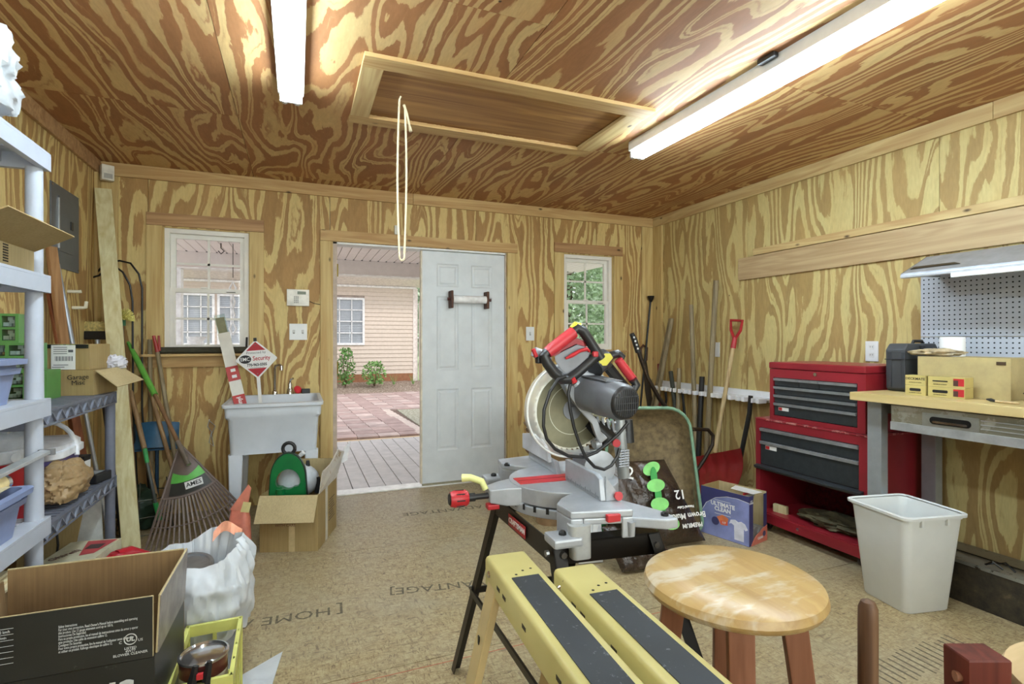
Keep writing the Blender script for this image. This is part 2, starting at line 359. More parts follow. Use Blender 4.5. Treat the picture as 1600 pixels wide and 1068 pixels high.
# masonry curb with steel plate along the right wall
curb = NT('dark_curb'); v = curb.coords(); f = curb.noise(v, 16, 6, .7); c = curb.ramp(f, [(.35, '1e1a12'), (.6, '3c3424'), (.75, '6a5c42')])
curb.color(c); curb.bump(f, .4, .004); CURB = curb.set(.7)
tr = struct('trim_7', None, None, 'dark timber curb capped with a steel plate under the bench')
part(tr, 'curb', B().prism([(2.935, 0), (XR, 0), (XR, .135), (3.17, .150), (2.99, .183), (2.935, .185)], YF, 1.83, 'y'), CURB, bevel=.004)
part(tr, 'steel_plate', B().prism([(2.93, .186), (2.93, .202), (3.17, .176), (3.325, .158), (3.325, .14), (3.17, .158)], YF, 1.83, 'y'), worn('8b8c86', '3e382c', .4, .6, .58, 18))
part(tr, 'angle_iron', B().prism([(3.10, .186), (3.10, .190), (3.112, .1885), (3.112, .184)], YF, 1.8, 'y'), BLACKM)

# ---------------------------------------------------------------- windows
GLASS = glassy('window_glass')
def window(n, W_, label):
    x0, x1, z0, z1 = W_; w = struct('window_%d' % n, None, None, label)
    cas = .098; yb = YB - .001
    part(w, 'header_casing', B().box((x0 - cas, yb - .019, z1 + .006), (x1 + cas, yb, z1 + .095)), PINEHB, bevel=.002)
    part(w, 'side_casing', B().box((x0 - cas, yb - .019, z0 - .002), (x0, yb, z1 + .004)), PINEV, bevel=.002)
    part(w, 'side_casing', B().box((x1, yb - .019, z0 - .002), (x1 + cas, yb, z1 + .004)), PINEV, bevel=.002)
    part(w, 'apron', B().box((x0 - cas, yb - .019, z0 - .10), (x1 + cas, yb, z0 - .024)), PINEH, bevel=.002)
    part(w, 'window_sill', B().box((x0 - cas - .02, yb - .075, z0 - .022), (x1 + cas + .02, yb + .11, z0 - .003)), PINEH, bevel=.003)
    part(w, 'jamb', holed(B(), 'y', x0, x1, z0 - .002, z1 + .004, YB + .002, YB + .10, [(x0 + .006, x1 - .006, z0 + .004, z1 - .004)]), PINEV)
    f = .032; part(w, 'window_frame', holed(B(), 'y', x0 + .006, x1 - .006, z0 + .004, z1 - .004, YB + .02, YB + .085, [(x0 + .006 + f, x1 - .006 - f, z0 + .004 + f * .8, z1 - .004 - f)]), VINYL, bevel=.002)
    a, c_, lo, hi = x0 + .038, x1 - .038, z0 + .03, z1 - .036; mid = (lo + hi) / 2 + .005
    for nm, zz0, zz1, yy in (('upper_sash', mid - .012, hi, YB + .058), ('lower_sash', lo, mid + .02, YB + .03)):
        r_ = .032; s = part(w, nm, holed(B(), 'y', a, c_, zz0, zz1, yy, yy + .026, [(a + r_, c_ - r_, zz0 + r_, zz1 - r_)]), VINYL, bevel=.002)
        g = B(); mx = (a + c_) / 2; mz = (zz0 + zz1) / 2
        g.box((mx - .008, yy + .008, zz0 + r_), (mx + .008, yy + .018, zz1 - r_)); g.box((a + r_, yy + .008, mz - .008), (c_ - r_, yy + .018, mz + .008)); part(s, 'muntins', g, VINYL)
        for px in ((a + r_, mx), (mx, c_ - r_)):
            for pz in ((zz0 + r_, mz), (mz, zz1 - r_)): part(s, 'pane', B().box((px[0], yy + .011, pz[0]), (px[1], yy + .014, pz[1])), GLASS)
    part(w, 'sash_lock', B().cbox(((a + c_) / 2 - .02, YB + .026, mid + .024), (.05, .016, .012)), VINYL, bevel=.002)
    b = B()
    for i in range(3): b.cbox((c_ - .09 - i * .0, YB + .027, mid - .002), (.06, .004, .004))
    part(w, 'vent_latch', b, BLACKP)
window(1, WIN1, 'left sash window with pine casing looking onto the porch')
window(2, WIN2, 'right sash window with pine casing looking onto trees')

# ---------------------------------------------------------------- doorway and door
x0, x1, z0, z1 = DOOR
fr = struct('trim_8', None, None, 'pine door casing and painted jambs')
part(fr, 'header_casing', B().box((x0 - .095, YB - .02, z1 + .002), (x1 + .105, YB - .001, z1 + .088)), PINEH, bevel=.002)
part(fr, 'side_casing', B().box((x0 - .095, YB - .02, 0.001), (x0, YB - .001, z1)), PINEV, bevel=.002); part(fr, 'side_casing', B().box((x1 + .005, YB - .02, 0.001), (x1 + .105, YB - .001, z1)), PINEV, bevel=.002)
JAMB = P('b9a898', .5, name='painted_jamb')
part(fr, 'jamb', B().box((x0, YB, 0), (x0 + .032, YB + .13, z1)), JAMB, bevel=.002); part(fr, 'jamb', B().box((x1 - .012, YB, 0), (x1 + .004, YB + .13, z1)), JAMB, bevel=.002); part(fr, 'jamb', B().box((x0, YB, z1 - .016), (x1, YB + .13, z1)), WHITE, bevel=.002)
part(fr, 'threshold', B().box((x0 + .032, YB + .005, -.018), (x1, YB + .14, .012)), P('dcdcd8', .35, .5, name='aluminium_threshold'), bevel=.003)
for hz in (1.81, 1.03, .24):
    hg = part(fr, 'hinge', B().box((x0 + .0325, YB + .01, hz - .05), (x0 + .0355, YB + .035, hz + .05)).cyl((x0 + .036, YB + .006, hz - .05), (x0 + .036, YB + .006, hz + .05), .006, seg=8), P('a3913c', .35, .8, name='brass_hinge'))
dl = struct('door_1', None, None, 'white six panel steel door leaf, closed')
lx0, lx1, lz0, lz1 = .985, 1.731, .03, 2.012; yy = YB + .012
pan = []
pw = .195; pxs = (lx0 + .125, lx0 + .435)
for px in pxs:
    for (pa, pb) in ((.27, .80), (.96, 1.60), (1.68, 1.88)): pan.append((px, px + pw, lz0 + pa, lz0 + pb))
DOORM = P('d3d9dc', .42, var=.03, scale=6, name='door_paint')
part(dl, 'door_face', holed(B(), 'y', lx0, lx1, lz0, lz1, yy, yy + .008, pan), DOORM, bevel=.0)
part(dl, 'door_core', B().box((lx0, yy + .0081, lz0), (lx1, yy + .042, lz1)), DOORM)
for (a, c_, d, e) in pan:
    rings = [[(a + k, yy + dy, d + k), (c_ - k, yy + dy, d + k), (c_ - k, yy + dy, e - k), (a + k, yy + dy, e - k)] for k, dy in ((0, 0), (.012, .007), (.022, .007), (.036, .001))]
    part(dl, 'door_panel', B().loft(rings, cap0=False), DOORM)
part(dl, 'edge_strip', B().box((lx0 - .014, yy - .002, lz0), (lx0 - .001, yy + .045, lz1)), P('d7cdb9', .5, name='door_edge_wood'))
part(dl, 'sweep', B().box((lx0, yy - .004, .012), (lx1, yy + .02, .03)), P('8f8a74', .8))

# ---------------------------------------------------------------- ceiling hatch
h = thing('attic_hatch', 'pine framed attic hatch with brown plywood panel in the ceiling', 'hatch', (1.0, 2.7, 2.44))
ox0, ox1, oy0, oy1 = .265, 1.765, 2.33, 3.08; zt, zb = ZC - .001, ZC - .02; ix0, ix1, iy0, iy1 = .36, 1.65, 2.43, 2.98
part(h, 'frame_board', B().box((ox0, oy0, zb), (ox1, iy0, zt)), PINEH, bevel=.002); part(h, 'frame_board', B().box((ox0, iy1, zb), (ox1, oy1, zt)), PINEH, bevel=.002)
part(h, 'frame_board', B().box((ox0, iy0 + .001, zb), (ix0, iy1 - .001, zt)), PINEY, bevel=.002); part(h, 'frame_board', B().box((ix1, iy0 + .001, zb), (ox1, iy1 - .001, zt)), PINEY, bevel=.002)
part(h, 'hatch_panel', B().box((ix0 - .008, iy0 - .006, ZC + .004), (ix1 + .006, iy1 + .006, ZC + .016)), grain('hatch_plywood', 'b68a52', '8a5f38', 0, knots=False, fine=14))
part(h, 'hatch_backing', B().box((HT[0] - .02, HT[2] - .02, ZC + .0185), (HT[1] + .02, HT[3] + .02, ZC + .05)), P('7a6040', .8))
pts = [(.485, 2.70, 2.48)]
for i in range(13): pts.append((.478 - .010 * math.sin(i / 12 * PI), 2.70, 2.465 - i * .066))
for i in range(5): a = PI * i / 4; pts.append((.490 - .012 * math.cos(a), 2.70, 1.668 - .016 * math.sin(a)))
for i in range(12): pts.append((.503 + .010 * math.sin(i / 12 * PI), 2.70, 1.70 + i * .066))
solo('pull_cord', 'cream rope loop hanging from the ceiling hatch', 'cord', B().tube(pts, .0055, 6).tube([(.5, 2.70, 2.44), (.515, 2.70, 2.40), (.53, 2.705, 2.34), (.535, 2.7, 2.31)], [.007, .006, .006, .009], 6), P('dccfae', .8, bump=.5, name='rope'), smooth=True)

# ---------------------------------------------------------------- fluorescent fixtures
TUBEM = emit('lit_tube', 'e2f4ff', TUBE); FIXM = P('dfe0de', .4, var=.03, name='fixture_enamel')
def fixture(cx, y0, label):
    y1 = y0 + 2.44; f = thing('fluorescent_light', label, 'ceiling light', (cx, (y0 + y1) / 2, 2.36), 'fluorescent ceiling lights')
    b = B().prism([(cx - .055, ZC - .001), (cx - .057, ZC - .056), (cx - .050, ZC - .060), (cx - .014, ZC - .062), (cx + .014, ZC - .062), (cx + .050, ZC - .060), (cx + .057, ZC - .056), (cx + .055, ZC - .001)], y0, y1, 'y')
    part(f, 'housing', b, FIXM)
    for e in (y0, y1 - .02): part(f, 'end_socket', B().box((cx - .050, e, ZC - .100), (cx + .050, e + .014, ZC - .045)), FIXM, bevel=.003)
    for s_ in (-1, 1): part(f, 'tube', B().cyl((cx + s_ * .028, y0 + .02, ZC - .086), (cx + s_ * .028, y1 - .022, ZC - .086), .0165, seg=14), TUBEM, smooth=True)
    for s_ in (-1, 1): part(f, 'tube_cap', B().cyl((cx + s_ * .028, y1 - .024, ZC - .086), (cx + s_ * .028, y1 + .004, ZC - .086), .017, seg=14), P('c9ccd2', .3, .5))
fixture(-.028, .32, 'twin tube fluorescent light above the left part of the room')
fixture(1.965, .35, 'twin tube fluorescent light right of the ceiling hatch')
solo('ceiling_cable_clamp', 'small black cable clamp on the ceiling beside the right light', 'clamp', B().cbox((1.89, 1.72, ZC - .012), (.03, .09, .022)), BLACKP, bevel=.006)
# ---------------------------------------------------------------- outside: porch, yard, house
grd = NT('ground_grass'); v = grd.coords(); c = grd.ramp(grd.noise(v, 5, 5, .7), [(.35, '8fa872'), (.65, 'b4c894')]); grd.color(c); GRASS = grd.set(.9)
struct('lawn', B().box((-30, 7.0, -.5), (60, 70, -.15)), GRASS, 'mown green lawn beyond the porch', 'lawn')
SIDING = P('d8c8ba', .55, var=.03, name='vinyl_siding')
dk = struct('deck', B().box((-3, 4.57, -.3), (5, 7.08, -.075)), P('6a655f', .8), 'grey porch deck seen through the doorway', 'deck')
for i in range(52):
    x = -2.94 + i * .1413; part(dk, 'deck_board', B().box((x, 4.60, -.074), (x + .134, 7.10, -.042)), P('c9c5c4', .6, var=.05, scale=9, name='deck_board'), bevel=.002)
sand = struct('path', B().box((-4, 7.1, -.2), (2.4, 8.3, -.14)), P('d9bd97', .9, bump=.5, name='sand'), 'strip of pale sand between deck and pavers', 'path')
pv = struct('patio', B().box((-4, 7.72, -.2), (4.6, 14.3, -.14)), P('6d5a50', .9), 'red brick paver patio', 'patio')
PAV = [P(c_, .8, var=.08, scale=6, bump=.3, name='paver_%d' % i) for i, c_ in enumerate(('bca29b', 'ad948e', 'c8b4ad', 'b39e98'))]
pm = [mesh('paver', B().box((-.146, -.13, -.02), (.146, .13, .022)), (0, 0, 0), m_, bevel=.006) for m_ in PAV]
k = 0
for j in range(24):
    for i in range(21):
        x = -1.75 + i * .298; y = 7.86 + j * .268
        if x > 1.6 and j < 11: continue
        o = chunk(pv, 'paver', pm[(i * 7 + j * 5 + i * j) % 4], (x + random.uniform(-.004, .004) - .012 * j, y, -.135 + random.uniform(0, .008))); k += 1
ed = mesh('edge_paver', B().box((-.09, -.13, -.02), (.09, .13, .025)), (0, 0, 0), P('cdbcb2', .8), bevel=.006)
for j in range(11): chunk(pv, 'edge_paver', ed, (1.72 - .012 * j, 7.86 + j * .268, -.135))
mulch = NT('mulch'); v = mulch.coords(); f = mulch.noise(v, 22, 6, .8); mulch.color(mulch.ramp(f, [(.35, '5d4a3c'), (.5, '8f7c6c'), (.68, 'd8cdbf')])); mulch.bump(f, .8, .02)
struct('flower_bed', B().grid(lambda u, w: (-4 + 7.6 * u, 14.2 + 1.8 * w, -.13 + .17 * w + .02 * noise.noise((u * 30, w * 9, 0))), 50, 14), mulch.set(.9), 'leaf littered mulch bed along the house', 'flower bed')
grv = NT('gravel'); v = grv.coords(); g_ = grv.noise(v, 26, 5, .8); grv.color(grv.ramp(g_, [(.35, '6d7058'), (.5, 'a3a08c'), (.68, 'd8d4c8')])); grv.bump(g_, .8, .02)
struct('gravel_bed', B().box((1.84, 7.30, -.22), (4.2, 10.75, -.128)), grv.set(.9), 'speckled gravel and weeds beside the pavers', 'gravel')
# house
hs = struct('house', B().box((-14, 16.05, -.2), (3.30, 22, 3.1)), P('b7a79b', .8), 'neighbouring house wing with pink beige vinyl siding and white window', 'house')
HW = [(.78, 1.80, 1.14, 2.47), (-2.95, -2.05, 1.14, 2.47), (-1.95, -1.05, 1.14, 2.47)]
lap = .1205; z = .27; i = 0
while z < 2.80:
    cuts = [(-12, 3.28)]
    for (a, c_, d, e) in HW:
        if z + lap > d and z < e:
            nc = []
            for (p, q) in cuts:
                if a < q and c_ > p: nc += [(p, a - .02), (c_ + .02, q)]
                else: nc.append((p, q))
            cuts = nc
    for (p, q) in cuts: part(hs, 'siding_board', B().prism([(16.04, z), (15.998, z), (16.022, z + lap), (16.04, z + lap)], p, q, 'x'), SIDING)
    z += lap
part(hs, 'foundation', B().box((-12, 16.0, -.15), (3.29, 16.05, .27)), P('9a6a4c', .8, name='foundation_clay'))
part(hs, 'frieze_board', B().box((-12, 15.96, 2.80), (3.34, 16.05, 2.86)), P('eee9e6', .5)); part(hs, 'soffit', B().prism([(16.06, 2.85), (15.3, 3.02), (15.3, 3.05), (16.06, 2.88)], -12, 3.9, 'x'), P('eee2de', .5)); part(hs, 'fascia', B().box((-12, 15.26, 3.02), (3.9, 15.30, 3.22)), P('cfc6c0', .5))
part(hs, 'corner_board', B().box((3.24, 15.985, .0), (3.38, 16.1, 2.82)), P('eadfd8', .5))
part(hs, 'downspout', B().tube([(3.62, 15.4, 3.0), (3.62, 15.45, 2.85), (3.47, 15.85, 2.5), (3.45, 15.92, 2.4), (3.45, 15.92, .1), (3.52, 15.75, -.02)], .055, 4), P('e9ddd6', .5))
BLIND = P('f0f0f0', .6, var=.02)
for (a, c_, d, e) in HW:
    w = part(hs, 'window_frame', holed(B(), 'y', a - .02, c_ + .02, d - .02, e + .02, 15.97, 16.045, [(a + .04, c_ - .04, d + .04, e - .04)]), P('f1efee', .4))
    part(w, 'pane', B().box((a + .04, 16.0, d + .04), (c_ - .04, 16.006, e - .04)), glassy('house_window_glass', 'eef0f2'))
    s = B()
    for q in range(int((e - d) / .05)): s.cbox(((a + c_) / 2, 16.04, d + .05 + q * .05), (c_ - a - .06, .004, .040))
    part(w, 'added_pale_backing', B().box((a + .04, 16.046, d + .04), (c_ - .04, 16.049, e - .04)), P('b9bcc0', .8)); part(w, 'blind_slats', s, BLIND, kind='stuff')  # pale sheet added behind the slats so the panes look less dark
    g = B()
    for q in (1, 2): g.box((a + (c_ - a) * q / 3 - .012, 15.985, d + .04), (a + (c_ - a) * q / 3 + .012, 15.997, e - .04))
    for q in (1, 2, 3): g.box((a + .04, 15.985, d + (e - d) * q / 4 - .012), (c_ - .04, 15.997, d + (e - d) * q / 4 + .012))
    part(w, 'muntins', g, P('f1efee', .4))
# porch roof
SOF = P('efe4df', .5, var=.02, name='porch_soffit'); pr = struct('porch_roof', B().box((-3.2, 4.56, 2.27), (3.86, 7.3, 2.5)), P('b5aca4', .8), 'white porch roof with grooved soffit boards', 'porch roof')
for i in range(69):
    x = -3.05 + i * .1; part(pr, 'soffit_board', B().box((x + .004, 4.57, 2.252), (x + .096, 6.90, 2.268)), SOF)
    part(pr, 'soffit_vent', B().cbox((x, 6.875, 2.250), (.016, .03, .006)), BLACKP)
part(pr, 'beam', B().box((-3.1, 6.90, 2.075), (3.5, 7.06, 2.268)), P('ddd2cb', .5, var=.02)); part(pr, 'beam_cap', B().box((-3.1, 6.885, 2.062), (3.5, 7.08, 2.075)), P('f3ece8', .5))
part(pr, 'gutter', B().box((-3.1, 7.2, 2.2), (3.5, 7.32, 2.3)), P('f0e8e4', .5))
for i, px in enumerate((-1.28, 2.75)): solo('porch_post', ('white porch post seen through the left window', 'white porch post beyond the door leaf')[i], 'post', B().box((px - .07, 6.92, -.04), (px + .07, 7.06, 2.062)), P('f2efec', .4), bevel=.006)
# wind spinner and hook
sp = thing('wind_spinner', 'white twisted wind spinner hanging on a chain under the porch', 'wind spinner', (-.62, 6.2, 1.2))
b = B().tube([(-.62, 6.2, 2.25), (-.62, 6.2, 1.90)], .004, 5); part(sp, 'chain', b, P('4a4642', .5))
b = B()
for q in range(4):
    z = 1.86 - q * .14; b.loft([[(-.62 + dx * math.cos(q), 6.2 + dx * math.sin(q), z - .07 + dz) for dx, dz in ((-w_, 0), (w_, 0), (w_, .004), (-w_, .004))] for w_, z in ((.004, z), (.03, z - .04), (.034, z - .07), (.03, z - .1), (.004, z - .14))])
b2 = B()
for q in range(4):
    z = 1.86 - q * .14; a = q * 1.1
    for s_ in (-1, 1): b2.tube([(-.62, 6.2, z), (-.62 + s_ * .03 * math.cos(a), 6.2 + s_ * .03 * math.sin(a), z - .07), (-.62, 6.2, z - .14)], [.005, .013, .005], 6)
part(sp, 'twisted_vane', b2, P('f4f4f4', .3))
solo('ceiling_hook', 'dark iron plant hook under the porch soffit', 'hook', B().tube([(-.73, 6.2, 2.25), (-.73, 6.2, 2.2), (-.70, 6.2, 2.17), (-.73, 6.2, 2.14), (-.755, 6.2, 2.17)], .006, 6), BLACKM)
solo('garden_urn', 'white rounded garden urn on the porch behind the left window', 'urn', B(TR(-1.0, 6.5, -.04)).lathe([(.12, 0), (.14, .05), (.08, .1), (.08, .62), (.16, .72), (.2, .9), (.19, 1.05), (.1, 1.2), (.07, 1.28), (.1, 1.33)], 20), P('f0efed', .4), smooth=True)
# plants
LEAF = [P(c_, .6, var=.15) for c_ in ('5f8a46', '79a25b', '476d38')]
def leafy(x, y, z, h, w, n, mat, size, parent, name='foliage'):
    b = B()
    for _ in range(n):
        a = random.uniform(0, 2 * PI); t = random.random(); r = w * (random.random() ** .5) * (.35 + .65 * math.sin(PI * (.15 + .75 * t)))
        c_ = Vector((x + r * math.cos(a), y + r * math.sin(a), z + h * t)); d = Vector((random.uniform(-1, 1), random.uniform(-1, 1), random.uniform(-.4, 1))).normalized(); e = d.cross(Vector((random.uniform(-1, 1), random.uniform(-1, 1), random.uniform(-1, 1)))).normalized()
        s_ = size * random.uniform(.6, 1.3); b.add([c_ - e * s_ * .3, c_ + d * s_ * .5 , c_ + e * s_ * .3, c_ - d * s_ * .5], [(0, 1, 2, 3)])
    return part(parent, name, b, mat, kind='stuff')
for i, (x, y, h_, w_, lab) in enumerate(((1.22, 15.2, 1.0, .28, 'tall leafy shrub left of the doorway view by the house'), (1.98, 15.1, .62, .34, 'small rounded green shrub in the middle of the mulch bed'), (-1.5, 15.2, .8, .4, 'green shrub under the house windows'))):
    s = thing('shrub', lab, 'shrub', (x, y, 0)); leafy(x, y, .05, h_, w_, 420, LEAF[i], .09, s); b = B()
    for q in range(6): a = q * 1.05; b.tube([(x, y, -.02), (x + w_ * .6 * math.cos(a), y + w_ * .6 * math.sin(a), h_ * .9)], [.012, .004], 5)
    part(s, 'stems', b, P('5e4a34', .8))
for i, x in enumerate((2.55, 3.1)): 
    b = B()
    for q in range(7): a = q * .9; b.slab([(x + .02 * math.cos(a), 15.3, 0), (x + .01, 15.3 + .02 * math.sin(a), 0), (x + .13 * math.cos(a), 15.3 + .1 * math.sin(a), .28 + .05 * math.sin(q * 3))], .003)
    solo('grass_tuft', ('sparse tuft of blade leaves right of the round shrub', 'thin grass tuft beside the house corner')[i], 'plant', b, LEAF[1])
TL = [P(c_, .65, var=.18) for c_ in ('9ab290', 'bccdb4', '7d9678')]
for i, (x, y, h_, w_) in enumerate(((10.3, 19.5, 8.5, 2.1), (15.4, 23.5, 9.5, 2.6), (19.5, 29.5, 9, 3.0), (24.5, 34.5, 10, 3.2), (6.6, 30, 7, 1.8), (29, 28, 8, 3))):
    s = thing('tree', ('leafy green tree nearest the right window', 'broad pale green tree behind the nearest one', 'dense dark green tree right of the broad one', 'far green tree at the right window edge', 'distant tree seen past the house corner', 'farthest right tree beyond the yard')[i], 'tree', (x, y, -.15), 'trees beyond the yard')
    leafy(x, y, .4, h_, w_, 9000, TL[i % 3], .24, s, 'foliage'); part(s, 'trunk', B().tube([(x, y, -.2), (x + .1, y, h_ * .4), (x, y, h_ * .8)], [.22, .16, .06], 8), P('5b4938', .8))
# ---------------------------------------------------------------- measured points: image position + a known plane of the room
def _d(u, v): a = (u - 800) / 830; s_, c_ = math.sin(R(22)), math.cos(R(22)); return s_ + a * c_, c_ - a * s_, (532 - v) / 830
def ay(u, v, y): d = _d(u, v); t = y / d[1]; return (d[0] * t, y, 1.246 + d[2] * t)
def ax(u, v, x): d = _d(u, v); t = x / d[0]; return (x, d[1] * t, 1.246 + d[2] * t)
def az(u, v, z): d = _d(u, v); t = (z - 1.246) / d[2]; return (d[0] * t, d[1] * t, z)

def cardmat(name, a, b):
    t = NT(name); v = t.coords((1, 1, 1)); w = t.noise(t.coords((160, 160, 4)), 1, 2, .5); g = t.noise(v, 5, 4, .6)
    t.color(t.mix(.25, t.ramp(g, [(.3, a), (.7, b)]), t.ramp(w, [(.35, shade(a, .8)), (.65, b)]))); t.bump(w, .25, .001); return t.set(.75, 0, .25)
CARD = cardmat('cardboard', '9a8355', 'a99366'); CARDD = cardmat('cardboard_dark', '7d6242', '90744f'); CARDL = cardmat('cardboard_light', 'b2a077', 'c0ae84')
def crumple(c, r, amp, freq, seed, nu=36, nv=22, flat=0, ridge=0):
    """wrinkled bag surface around a centre"""
    c = Vector(c); o = Vector((seed * 3.7, seed * 1.3, seed))
    def fn(u, v):
        th = 2 * PI * u; ph = PI * (v * .98 + .01); n = Vector((math.cos(th) * math.sin(ph), math.sin(th) * math.sin(ph), -math.cos(ph)))
        k = 1 + amp * (noise.noise(n * freq + o) + .5 * abs(noise.noise(n * freq * 2.3 + o)) + .28 * abs(noise.noise(n * freq * 5 + o)))
        if ridge: w_ = Vector((n[0] * 3, n[1] * 3, n[2] * 1.6)) + o + Vector((noise.noise(n * 2 + o), noise.noise(n * 2 - o), 0)) * 1.2; k += ridge * (1 - 2.2 * abs(noise.noise(w_))) + ridge * .55 * (1 - 2.2 * abs(noise.noise(w_ * 2.3)))
        z = n[2] * r[2] * k
        if flat and z < -r[2] * flat: z = -r[2] * flat
        return (c[0] + n[0] * r[0] * k, c[1] + n[1] * r[1] * k, c[2] + z)
    return B().grid(fn, nu, nv)
def open_tray(b, w, d, h, r, th, taper=.0, m=None, z0=0, lip=.0):
    """tapered open container centred on the origin"""
    rings = [ring3(rrect(w * (1 - taper), d * (1 - taper), r), z0), ring3(rrect(w, d, r), z0 + h)]
    if lip: rings += [ring3(rrect(w + lip * 2, d + lip * 2, r), z0 + h), ring3(rrect(w + lip * 2, d + lip * 2, r), z0 + h + .006)]
    rings += [ring3(rrect(w - th, d - th, r * .9), z0 + h + (.006 if lip else 0)), ring3(rrect(w * (1 - taper) - 2 * th, d * (1 - taper) - 2 * th, r * .8), z0 + th)]
    return b.loft(rings, m=m)
def carton(name, label, cx, cy, z, w, d, h, rz, mat, flaps=(), group=None, inner=None, closed=False):
    """open or closed cardboard box; flaps = (side, length, tilt from upright outward in degrees)"""
    M = TR(cx, cy, z, rz); t = thing(name, label, 'box', (cx, cy, z), group); th = .004; b = B(M)
    b.box((-w / 2, -d / 2, 0), (w / 2, d / 2, th))
    for a, c_ in (((-w / 2, -d / 2, th), (w / 2, -d / 2 + th, h)), ((-w / 2, d / 2 - th, th), (w / 2, d / 2, h)), ((-w / 2, -d / 2 + th, th), (-w / 2 + th, d / 2 - th, h)), ((w / 2 - th, -d / 2 + th, th), (w / 2, d / 2 - th, h))): b.box(a, c_)
    if closed:
        b.box((-w / 2, -d / 2, h), (w / 2, -.001, h + th)).box((-w / 2, .001, h), (w / 2, d / 2, h + th))
    part(t, 'body', b, mat)
    for side, ln, ang in flaps:
        a = R(ang); o, up = math.sin(a) * ln, math.cos(a) * ln
        q = {'front': [(-w / 2, -d / 2, h), (w / 2, -d / 2, h), (w / 2, -d / 2 - o, h + up), (-w / 2, -d / 2 - o, h + up)], 'back': [(w / 2, d / 2, h), (-w / 2, d / 2, h), (-w / 2, d / 2 + o, h + up), (w / 2, d / 2 + o, h + up)],
             'left': [(-w / 2, d / 2, h), (-w / 2, -d / 2, h), (-w / 2 - o, -d / 2, h + up), (-w / 2 - o, d / 2, h + up)], 'right': [(w / 2, -d / 2, h), (w / 2, d / 2, h), (w / 2 + o, d / 2, h + up), (w / 2 + o, -d / 2, h + up)]}[side]
        part(t, 'flap', B(M).slab(q, .004), inner or mat)
    return t, M
PRINT = P('2a241c', .8, name='black_print'); LABELW = P('e2e2df', .5, var=.02, name='white_label'); REDP = P('b3262b', .45, var=.05, name='red_print')

# ---------------------------------------------------------------- white resin shelving, near left
RES = P('aeb3bd', .45, var=.02, name='white_resin')
sh = thing('shelf_unit', 'white plastic five tier shelving unit at the left edge', 'shelf', (-1.02, 1.84, 0))
sx0, sx1, sy0, sy1 = -1.25, -.786, 1.38, 2.29; lev = (1.886, 1.469, 1.050, .645, .235)
for z in lev:
    b = B(); open_ = [(sx0, sy0), (sx1, sy0), (sx1, sy1), (sx0, sy1)]
    holed(b, 'z', sx0, sx1, sy0, sy1, z - .060, z - .010, [(sx0 + .022, sx1 - .022, sy0 + .022, sy1 - .022)])
    b.box((sx0, sy0, z - .010), (sx0 + .06, sy1, z)).box((sx1 - .06, sy0, z - .010), (sx1, sy1, z)).box((sx0 + .06, sy0, z - .010), (sx1 - .06, sy0 + .05, z)).box((sx0 + .06, sy1 - .05, z - .010), (sx1 - .06, sy1, z))
    for i in range(18): y = sy0 + .06 + i * .045; b.box((sx0 + .06, y, z - .010), (sx1 - .06, y + .030, z))
    for i in range(5): x = sx0 + .08 + i * .085; b.box((x, sy0 + .02, z - .045), (x + .005, sy1 - .02, z - .0101))
    part(sh, 'shelf', b, RES, bevel=.0015)
segs = [(0, .175)] + [(lev[i + 1], lev[i] - .06) for i in range(3, -1, -1)]
for x in (sx0 + .034, sx1 - .034):
    for y in (sy0 + .034, sy1 - .034):
        for a, c_ in segs: part(sh, 'post', B().cyl((x, y, a), (x, y, c_), .026 if a < 1.2 else .024, .0235, 20), RES, smooth=True)
bag = NT('white_film'); v = bag.coords(); bag.color(bag.ramp(bag.noise(v, 9, 4, .6), [(.3, 'c3c8cc'), (.7, 'd6dadd')]))
wv = bag.n('ShaderNodeTexNoise', i_Scale=6.0, i_Detail=5, i_Roughness=.6, i_Distortion=1.5, noise_type='RIDGED_MULTIFRACTAL'); bag.l(bag.coords((1.6, 1.6, .45)), wv.inputs['Vector']); bag.bump(wv.outputs['Fac'], .9, .012)
bag.b.inputs['Transmission Weight'].default_value = .12; FILM = bag.set(.3, 0, .6)
solo('plastic_bag', 'white crumpled plastic bag on top of the white shelving', 'bag', crumple((-.95, 1.93, 2.06), (.155, .25, .18), .24, 1.6, 3, 100, 70, .74, .12), FILM, smooth=True)
t, M = carton('cardboard_box', 'shallow open cardboard box with shipping label flap on the white shelving', -.97, 1.98, 1.470, .34, .44, .07, 0, CARDL, (('right', .12, 62), ('left', .10, 5)), inner=CARD)
F = frame((-.755, 2.09, 1.5685), (0, 1, 0), (-.105, 0, -.052)); LM = frame((-.747, 2.075, 1.572), (0, -1, 0), (-.10, 0, -.053))
def onflap(nm, u0, u1, w0, w1, mat):   # flap runs from hinge (x -.8, z 1.54) outwards
    hx, hz, ex, ez = -.8, 1.54, -.694, 1.596
    q = [(hx + (ex - hx) * w, 1.76 + .44 * u, hz + (ez - hz) * w - .0012) for u, w in ((u0, w0), (u1, w0), (u1, w1), (u0, w1))]
    part(t, nm, B().slab(q, .0008), mat)
onflap('shipping_label', .45, .85, .45, .93, LABELW); onflap('tape_strip', .88, .99, .05, .95, worn('3a3d44', 'd8d8d8', amount=.5)); onflap('yellow_label', .62, .9, .2, .36, P('cdb766', .5))
b = B()
for i in range(7): b.box((-.7995, 2.0 + i * .0, 1.48 + i * .008), (-.7985, 2.03, 1.484 + i * .008))
part(t, 'barcode', b, PRINT)
solo('bubble_wrap', 'wad of clear bubble wrap in the shallow box', 'packaging', crumple((-.93, 1.93, 1.565), (.08, .13, .085), .3, 3, 9, 30, 20), P('d5dae0', .25, var=.08, bump=.6), smooth=True)
BLUE = P('7f8cb0', .45, var=.04, name='periwinkle_plastic')
